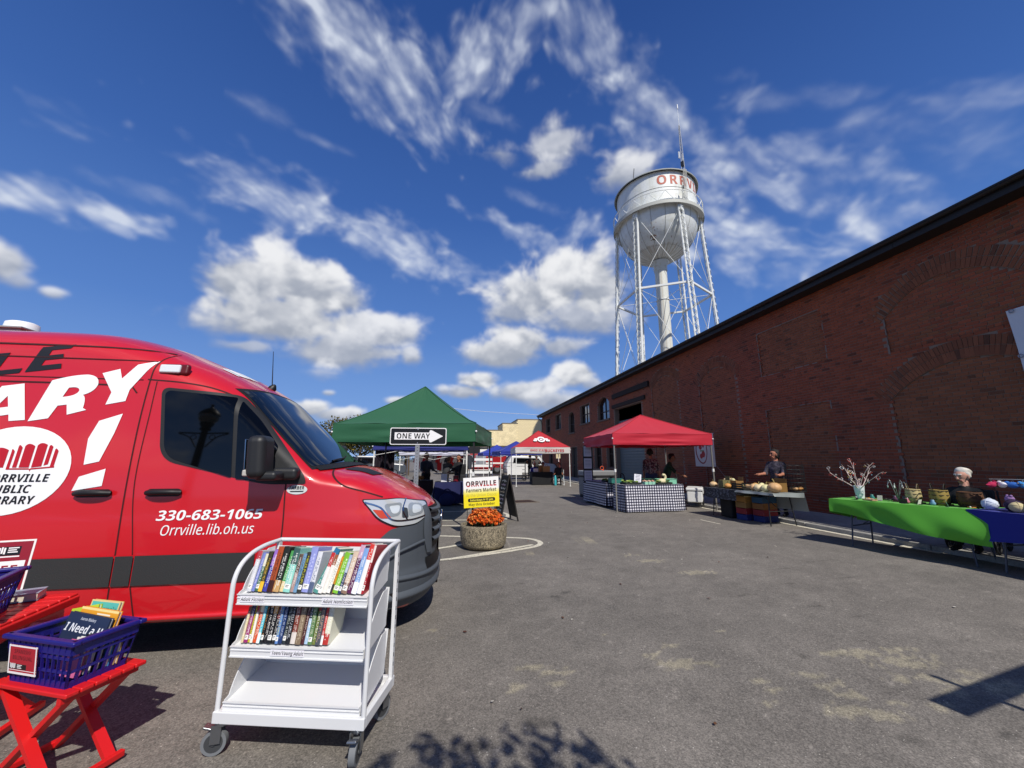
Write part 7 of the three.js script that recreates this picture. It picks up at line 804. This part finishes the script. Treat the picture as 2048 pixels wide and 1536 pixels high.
{ const t = thing('tablecloth', 'royal blue cloth on the yarn craft table at the right frame edge', 'tablecloth', [7.76, 0, -3.80], .02); const m = fab('#0d1c86'); const hw = .41, L = .98, h = .802; P('top', surf(10, 30, (u, v) => [lerp(-hw, hw, u), h + .003 * Math.sin(v * 27), lerp(-L, L, v)]), m, t); P('front_drop', surf(50, 12, (u, v) => { const D = lerp(.42, .36, u); return [-hw - .03 * v - .02 * Math.sin(u * 16) * v, h - D * v + .05 * v * Math.sin(u * 3.1), lerp(-L, L, u)]; }), m, t); P('end_drop', surf(16, 8, (u, v) => [lerp(-hw, hw, u), h - .4 * v, -L - .03 * v]), m, t); P('back_drop', surf(20, 8, (u, v) => [hw + .02 * v, h - .4 * v, lerp(-L, L, u)]), m, t); }
// white branch tree with jewellery in a white bucket
{ const p = gp(.12, .803, -.72); const bk = thing('bucket', 'white pail holding the branches at the far end of the green table', 'bucket', p); P('pail', lathe([[.055, 0], [.06, .005], [.08, .22], [.084, .225], [.078, .222], [.056, .01]], 20), mat('#d5dae0', .5), bk);
  const br = thing('branch_display', 'white-painted branches hung with earrings in the white pail', 'branches', [p[0], p[1] + .1, p[2]]); const r = rng(19), wm = mat('#cdb9b2', .6); const seg = (a, b, w) => P('branch', bar(a, b, w, w * .8, 6), wm, br); const dirs = [[-.8, .5, .45], [.75, .45, -.5], [-.25, .9, -.35], [.3, .85, .4], [-.1, .45, .85], [-.65, .6, -.55], [.85, .55, .3], [.1, 1, 0]];
  dirs.forEach(d0 => { let a = [0, .06, 0], d = V(...d0).normalize(), w = .0105; for (let k = 0; k < 4; k++) { d = d.clone().add(V((r() - .5) * .5, (r() - .42) * .4, (r() - .5) * .5)).normalize(); const e = add(a, d.clone().multiplyScalar(.105 + r() * .03).toArray()); seg(a, e, w); for (let q = 0; q < (k ? 2 : 0); q++) { const t = d.clone().add(V((r() - .5) * 1.8, (r() - .4) * 1.2, (r() - .5) * 1.8)).normalize(), f = add(e, t.clone().multiplyScalar(.06 + r() * .07).toArray()); seg(e, f, w * .6); if (r() > .45) P('ring', tor(.016 + r() * .014, .0028, f[0], f[1] - .03, f[2], r(), r() * 3), mat(['#d8d8d4', '#b8443a', '#b9a860', '#e2e0dc'][(r() * 4) | 0], .3, { metalness: .4 }), br); if (r() > .7) P('bead', sph(.01, f[0], f[1] - .065, f[2], 1, 1.6, 1, 8), mat(['#b8342c', '#d7d2c8', '#5f7a8a'][(r() * 3) | 0], .3), br); } a = e; w *= .75; } }); }
{ const s = thing('wire_display', 'small silver wire jewellery stand in the middle of the green table', 'display', gp(.05, .803, -.15)); for (let k = 0; k < 7; k++) { const a = k * .9; P('wire', tube([[0, .01, 0], [Math.cos(a) * .04, .18, Math.sin(a) * .04], [Math.cos(a) * .09, .30 + .03 * (k % 3), Math.sin(a) * .09], [Math.cos(a) * .12, .27, Math.sin(a) * .12]], .005, 14, 6), mat('#9aa3a0', .3, { metalness: .6 }), s); } P('base', cyl(.07, .08, .015, 0, .008, 0), mat('#8a4a2a', .6), s); for (let k = 0; k < 7; k++) P('charm', sph(.016, Math.cos(k * .9) * .12, .24, Math.sin(k * .9) * .12, .8, 1.3, .5, 8), mat(['#c9d2cc', '#6f8f86', '#d9d4c8'][k % 3], .3), s); }
function woven(label, p, w, h, c, c2, handle) { const t = thing('woven_basket', label, 'basket', p, .5, 'handled baskets on the green table'); P('body', lathe([[.02, 0], [w * .44, 0], [w * .5, h * .5], [w * .46, h], [w * .42, h], [w * .44, h * .5], [w * .4, .012], [.02, .012]], 8).scale(1, 1, .75), mat(c, .8), t); for (let k = 0; k < 4; k++) P('band', new THREE.TorusGeometry(w * .49, .006, 6, 8).rotateX(Math.PI / 2).rotateY(Math.PI / 8).scale(1, 1, .75).translate(0, h * (.12 + k * .27), 0), mat(c2, .8), t); if (handle) for (const s of [-1, 1]) P('handle', tor(w * .3, .007, 0, h, s * w * .2, s * .15, 0, 0, 16, Math.PI), mat(c2, .7), t); }
woven('cream woven basket with a dark arched handle on the green table', gp(.02, .803, .06), .27, .22, '#b8a878', '#6a5a44', true); woven('yellow and black patterned handbag basket on the green table', gp(-.02, .803, .38), .31, .23, '#8f7a3c', '#241f1a', true); woven('brown wicker basket in front of the white-haired vendor', gp(.02, .803, .70), .38, .22, '#5a3a22', '#3a2414', false);
for (const [k, x, z] of [[0, -.2, -.62], [1, -.24, -.42], [2, -.25, .02], [3, -.22, .2], [4, -.1, -.5], [5, .18, -.35]]) { const p = gp(x, .803, z); const t = thing('jewellery_card', ['small black earring card at the far front of the green table', 'tan tray of beads at the front edge of the green table', 'black price easel before the cream basket', 'white card leaning at the front edge of the green table', 'small amber dish near the white pail', 'dark beaded necklace coil on the green table'][k], k === 4 ? 'dish' : 'card', p, .4 + k); if (k === 1) { P('tray', rbox(.2, .02, .1, .008, 0, .011, 0), mat('#a08560', .7), t); for (let q = 0; q < 6; q++) P('bead', sph(.012, -.07 + q * .028, .03, 0, 1, 1, 1, 8), mat('#c9b79a', .4), t); } else if (k === 4) { P('bowl', lathe([[.01, 0], [.04, .002], [.055, .03], [.05, .03], [.036, .008], [.01, .006]], 16), mat('#b06a24', .4), t); P('stone', sph(.025, 0, .025, 0, 1, .6, 1, 8), mat('#d88a2a', .3), t); } else if (k === 5) { P('necklace', tor(.06, .008, 0, .01, 0, Math.PI / 2), mat('#1e2a1c', .4), t); P('pendant', sph(.02, .06, .012, 0, 1, .5, 1, 8), mat('#8fa08a', .3), t); } else { P('card', tr(box(.1, .075, .003, 0, .038, 0), 0, 0, 0, -.3), mat(k === 3 ? '#e0ddd2' : '#15171a', .6), t); P('stand', box(.06, .004, .05, 0, .003, -.02), mat('#22252a', .6), t); P('print', tr(box(.07, .02, .001, 0, .045, .0025), 0, 0, 0, -.3), mat(k === 3 ? '#7a766a' : '#8f9499', .6), t); } }
// vendor with white hair on a small-wheeled chair
person('white-haired vendor in a black sweatshirt seated behind the green table', { pos: [8.36, .085, -5.4], sit: 1, ry: -1.25, headTurn: -.35, headNod: .12, H: 1.58, bulk: 1.1, shirt: '#0f1013', trousers: '#15161c', hair: '#d2cdc2', fluffy: 1, skinC: '#c08f7c', sleeve: 1, arms: [[.5, .25, 1.0, .05], [.5, .25, 1.0, .05]], cell: .014 });
{ const c = thing('transport_chair', 'dark chair on small spoked wheels under the white-haired vendor', 'wheelchair', [8.42, .085, -5.4], -1.25); const dm = mat('#17181b', .6); P('seat', rbox(.46, .05, .44, .02, 0, .40, .02), dm, c); P('backrest', rbox(.46, .42, .04, .02, 0, .72, -.22), dm, c); for (const s of [-1, 1]) { P('side_frame', tube([[s * .25, .92, -.26], [s * .25, .45, -.22], [s * .25, .42, .24], [s * .25, .16, .3]], .013, 20, 6), dm, c); P('armrest', rbox(.05, .03, .32, .01, s * .25, .64, .02), dm, c); for (const z of [-.22, .28]) { const w = P('wheel', tor(.12, .018, s * .26, .14, z, 0, Math.PI / 2), dm, c); for (let k = 0; k < 3; k++) P('spoke', bar([s * .26, .14 + .12 * Math.cos(k * 2.09), z + .12 * Math.sin(k * 2.09)], [s * .26, .14 - .12 * Math.cos(k * 2.09), z - .12 * Math.sin(k * 2.09)], .01), dm, w); } } }
// bird ornaments on a rack, yarn animals and balls on the blue table
{ const k = thing('ornament_rack', 'small wire rack for felt ornaments between the green and blue tables', 'rack', [7.86, .806, -4.42]); P('post', bar([0, 0, 0], [0, .42, 0], .008), steelM, k); P('arm', bar([-.23, .42, -.21], [.23, .42, .21], .005), steelM, k); P('arm', bar([-.25, .36, .12], [.25, .36, -.12], .006), steelM, k); P('base', cyl(.09, .1, .015, 0, .008, 0), steelM, k); const cs = ['#a81e4a', '#d9d6d8', '#2a62b0', '#3a86c8', '#4fae2c', '#86c83a', '#c9c6cc'], nm = ['crimson', 'white', 'blue', 'sky blue', 'green', 'lime', 'pale grey']; cs.forEach((c, i) => { const f = i / 6 - .5; const t = thing('felt_bird', `${nm[i]} felt bird hanging on the small wire rack`, 'ornament', [7.86 + f * .44, 1.15, -4.42 + f * .4], i, 'felt birds'); t.scale.setScalar(.82); P('body', sph(.05, 0, 0, 0, 1.5, 1, .9), mat(c, .9), t); P('head', sph(.032, .06, .035, 0), mat(c, .9), t); P('tail', tr(new THREE.ConeGeometry(.03, .09, 8), -.09, .0, 0, 0, 0, 1.5), mat(c, .9), t); P('loop', tor(.014, .002, 0, .065, 0), steelM, t); P('beak', tr(new THREE.ConeGeometry(.009, .025, 6), .098, .035, 0, 0, 0, -1.57), mat('#c9a03a', .6), t); }); }
{ const it = [['white yarn ball with blue flecks', '#c9d0dc', .085, 7.55, -4.42], ['dark violet yarn ball', '#2c1c3a', .085, 7.62, -4.22], ['cream knitted ball', '#c2b48a', .075, 7.5, -4.12], ['chartreuse knitted egg', '#9ab81c', .09, 7.56, -3.98], ['dusty red yarn ball', '#7a2c2c', .085, 7.7, -3.92], ['bright orange knitted pumpkin', '#d8641a', .065, 7.46, -3.62], ['grey knitted mouse', '#a8a8b0', .055, 7.46, -3.48], ['black and white knitted panda', '#d6d6d4', .07, 7.47, -3.3], ['lavender knitted ball', '#8f86b0', .06, 7.5, -3.16], ['pale pink bonnet', '#cfb0aa', .09, 7.75, -3.7]]; it.forEach(([n, c, r, x, z], i) => { const t = thing('yarn_toy', `${n} on the royal blue cloth`, 'toy', [x - .02, .806, z - .2], i, 'yarn crafts on the blue table'); P('body', sph(r, 0, r * .9, 0, 1, .9, 1), mat(c, .95), t); for (let k = 0; k < 3; k++) P('yarn_strand', tor(r * .97, r * .05, 0, r * .9, 0, k * 1.1, k * .7 + i), mat(c, .95), t); if (i === 7) { for (const s of [-1, 1]) { P('ear', sph(.02, s * .045, .12, 0), mat('#141416', .9), t); P('eye_patch', sph(.016, -.06, .075, s * .025), mat('#141416', .9), t); } } if (i === 5) P('stalk', cyl(.008, .012, .03, 0, r * 1.9, 0), mat('#3f6a2a', .8), t); });
  const b = thing('handbag', 'dark blue speckled rounded bag behind the knitted pumpkin', 'bag', [7.78, .806, -3.42], .2); P('body', sph(.16, 0, .12, 0, 1, .85, .75, 20), mat('#141c4a', .7), b); P('band', tor(.16, .012, 0, .12, 0, 0, 1.57), mat('#b9c2d8', .6), b);
  const bas = crate('crate', 'small tan slatted basket beside the chartreuse egg', .2, .1, .22, [7.66, .806, -3.78], .2, mat('#a8855a', .8)); bas.userData.group = undefined; delete bas.userData.group;
  const st = thing('hat_stand', 'white bell-shaped ornament hanging from a T-shaped stand at the right edge', 'stand', [7.85, .806, -3.05]); P('post', bar([0, 0, 0], [0, .5, 0], .01), steelM, st); P('arm', bar([-.16, .5, -.1], [.16, .5, .1], .014), mat('#d8d2cc', .6), st); P('bell', lathe([[.02, .36], [.05, .34], [.07, .27], [.1, .25]], 20).translate(-.1, 0, -.06), mat('#d2cdb8', .7), st); P('base', cyl(.1, .11, .015, 0, .008, 0), steelM, st);
  const g = thing('tote_bag', 'navy tote bag with white flowers on the ground below the blue cloth', 'bag', [7.45, 0, -3.9], .3); P('body', tr(new RoundedBoxGeometry(.4, .36, .25, 4, .08), 0, .18, 0), mat('#12184a', .85), g); for (let k = 0; k < 22; k++) P('flower', sph(.016, -.2 + rP() * .02 - .006, .05 + rP() * .26, -.1 + rP() * .2, .4, 1, 1, 6), mat('#d6d8e2', .8), g); P('strap', tube([[-.05, .34, .1], [-.02, .52, .06], [.02, .5, -.06], [.05, .34, -.1]], .012, 16, 6), mat('#12184a', .85), g); }

{ const q = rng(123); const names = ['teal', 'rust', 'ivory', 'plum', 'gold', 'grey', 'rose', 'olive', 'sand', 'sky', 'brick', 'mint', 'black', 'amber'], cols = ['#2f7f7a', '#8a4a2a', '#d3ccb8', '#4f2a4a', '#b8923a', '#7d8086', '#b86a7a', '#6a6c34', '#c2aa82', '#6f9ab8', '#7a2f26', '#8fb8a0', '#1c1c20', '#c07a2a'];
  names.forEach((n, i) => { const p = gp(-.3 + q() * .55, .804, -.55 + i * .1); const t = thing('trinket', `${n} beaded trinket ${i < 7 ? 'towards the far half' : 'towards the near half'} of the green table`, 'trinket', p, q() * 6, 'trinkets on the green table'); if (i % 3 === 0) { P('body', lathe([[0, 0], [.03, 0], [.036, .03], [.02, .06], [.022, .08], [0, .085]], 12), mat(cols[i], .5), t); P('rim', tor(.021, .003, 0, .08, 0, Math.PI / 2, 0, 0, 12), steelM, t); } else if (i % 3 === 1) { P('coil', tor(.04, .007, 0, .008, 0, Math.PI / 2, 0, 0, 16), mat(cols[i], .4), t); P('bead', sph(.013, .04, .012, 0, 1, 1, 1, 8), mat('#d6d0c4', .3), t); } else { P('card', tr(box(.07, .09, .002, 0, .045, 0), 0, 0, 0, -.25), mat(cols[i], .6), t); P('foot', box(.05, .003, .04, 0, .002, -.012), mat('#3a3a3e', .6), t); } });
  const n2 = ['mauve', 'coral', 'jade', 'lemon', 'cobalt', 'snow white', 'tan', 'ruby', 'smoke', 'peach', 'violet', 'emerald'], c2 = ['#8a6a9a', '#c8684a', '#3f8a6a', '#c9b83a', '#24409a', '#d9d9d6', '#a8845a', '#8f1f2e', '#6a6e74', '#d6a07a', '#5a3a8a', '#2a7a3a'];
  n2.forEach((n, i) => { const t = thing('yarn_toy', `${n} crocheted creature ${i % 2 ? 'in the back row' : 'in the second row'} of the blue table`, 'toy', [7.62 + (i % 2) * .2 + q() * .08, .806, -4.5 + i * .105], q() * 6, 'yarn crafts on the blue table'); const r = .05 + q() * .025; P('body', sph(r, 0, r * .9, 0, 1, .95, .9), mat(c2[i], .95), t); P('head', sph(r * .65, 0, r * 2.1, 0), mat(c2[i], .95), t); for (const s of [-1, 1]) { P('ear', sph(r * .25, s * r * .4, r * 2.65, 0, 1, 1, 1, 8), mat(c2[i], .95), t); P('arm', sph(r * .3, s * r * .85, r * 1.2, 0, .7, 1.3, .7, 8), mat(c2[i], .95), t); } }); }

// ================================================================ things behind the camera that the photo shows by reflection or shadow
{ // street lamp mirrored in the van's door glass
  const l = thing('street_lamp', 'black ornamental street lamp with a glass acorn head, mirrored in the van door window', 'street lamp', [-5.87, 0, 3.0]); const k = mat('#0d0e10', .45, { metalness: .4 });
  P('base', lathe([[.26, 0], [.26, .12], [.2, .2], [.2, .5], [.14, .62], [.11, .9], [.09, 1.0]], 16), k, l); P('shaft', cyl(.07, .1, 2.72, 0, 2.33, 0, 0, 0, 0, 16), k, l); P('collar', lathe([[.06, 3.66], [.12, 3.7], [.1, 3.76], [.14, 3.84], [.15, 3.88]], 16), k, l);
  P('globe', lathe([[.13, 3.88], [.2, 3.97], [.22, 4.08], [.19, 4.18], [.12, 4.24]], 24), mat('#8d9284', .12, { clearcoat: 1 }), l); P('cap', lathe([[.225, 4.1], [.21, 4.17], [.12, 4.27], [.045, 4.32], [.025, 4.38], [.04, 4.41], [.0, 4.48]], 24), k, l);
  for (const s of [-1, 1]) { const a = P('bracket', [bar([0, 3.60, 0], [s * .54, 3.62, 0], .02), tube([[s * .54, 3.60, 0], [s * .3, 3.5, 0], [s * .1, 3.24, 0]], .016, 16, 6)], k, l); P('scroll', tor(.06, .01, s * .2, 3.5, 0), k, a); } }
{ // street name blade that throws the narrow shadow at the lower right
  const s = thing('street_name_sign', 'street name blade on a thin post beside the camera, seen by its shadow', 'sign', [3.93, 0, -.31]); P('post', cyl(.022, .022, 2.52, 0, 1.26, 0), steelM, s); P('blade', rbox(1.42, .2, .012, .005, .3, 2.3, -.03, 0, .2), mat('#1f5a3a', .4), s); }
{ // small street tree whose crown shades the foreground
  const t = thing('tree', 'young street tree behind the camera, seen by its leafy shadow at the bottom', 'tree', [1.06, 0, 1.16]); const r = rng(66), tm = mat('#4f4336', .95); P('trunk', lathe([[.09, 0], [.06, .3], [.05, 1.8], [.02, 3.2]], 10), tm, t); for (let k = 0; k < 8; k++) { const a = k * 2.4; P('limb', bar([0, 1.9 + k * .13, 0], [Math.cos(a) * .55, 2.5 + k * .14, Math.sin(a) * .55], .02, .006, 6), tm, t); }
  const n = 2600, im = new THREE.InstancedMesh(new THREE.CircleGeometry(.05, 6).scale(1, .6, 1), new THREE.MeshStandardMaterial({ color: new THREE.Color('#39501a'), roughness: .9, side: THREE.DoubleSide }), n), M = new THREE.Matrix4(), Q = new THREE.Quaternion(), E = new THREE.Euler(); const lob = [[-.45, 3.35, -.1, .42], [.15, 3.2, -.15, .5], [.5, 3.25, .1, .34], [-.1, 2.8, .3, .6], [.3, 2.6, .2, .5], [-.5, 2.7, .2, .45], [.0, 3.5, .2, .3]]; for (let i = 0; i < n; i++) { const l = lob[(r() * lob.length) | 0], u = r() * 2 - 1, a = r() * 6.283, q = l[3] * Math.pow(r(), .4), s = Math.sqrt(1 - u * u); Q.setFromEuler(E.set(r() * 6, r() * 6, r() * 6)); M.compose(V(l[0] + Math.cos(a) * s * q, l[1] + u * q, l[2] + Math.sin(a) * s * q), Q, V(1, 1, 1)); im.setMatrixAt(i, M); } im.name = 'crown'; im.castShadow = im.receiveShadow = true; im.userData.kind = 'stuff'; t.add(im); }

// ================================================================ fallen leaves and bits of litter on the asphalt
{ const r = rng(314), n = 150, g = new THREE.CircleGeometry(.022, 5).scale(1, .55, 1).rotateX(-Math.PI / 2), im = new THREE.InstancedMesh(g, new THREE.MeshStandardMaterial({ color: new THREE.Color(1, 1, 1), roughness: .9, side: THREE.DoubleSide }), n), M = new THREE.Matrix4(), Q = new THREE.Quaternion(), E = new THREE.Euler(), C = new THREE.Color(); const cs = ['#4a2a1c', '#5a3a22', '#3a2a20', '#b9b2a4', '#6a3a2a', '#c9c4b8'];
  for (let i = 0; i < n; i++) { const z = -2 - Math.pow(r(), .8) * 15, x = -.2 + r() * 6.5; Q.setFromEuler(E.set((r() - .5) * .5, r() * 6.3, (r() - .5) * .5)); const s = .45 + r() * .7; M.compose(V(x, .012, z), Q, V(s, s, s)); im.setMatrixAt(i, M); im.setColorAt(i, C.set(cs[(r() * 6) | 0])); } im.name = 'fallen_leaves'; im.userData = { kind: 'stuff', label: 'small brown leaves and pale litter scattered over the asphalt', category: 'leaves' }; im.castShadow = im.receiveShadow = true; scene.add(im); }

renderer.render(scene, camera);
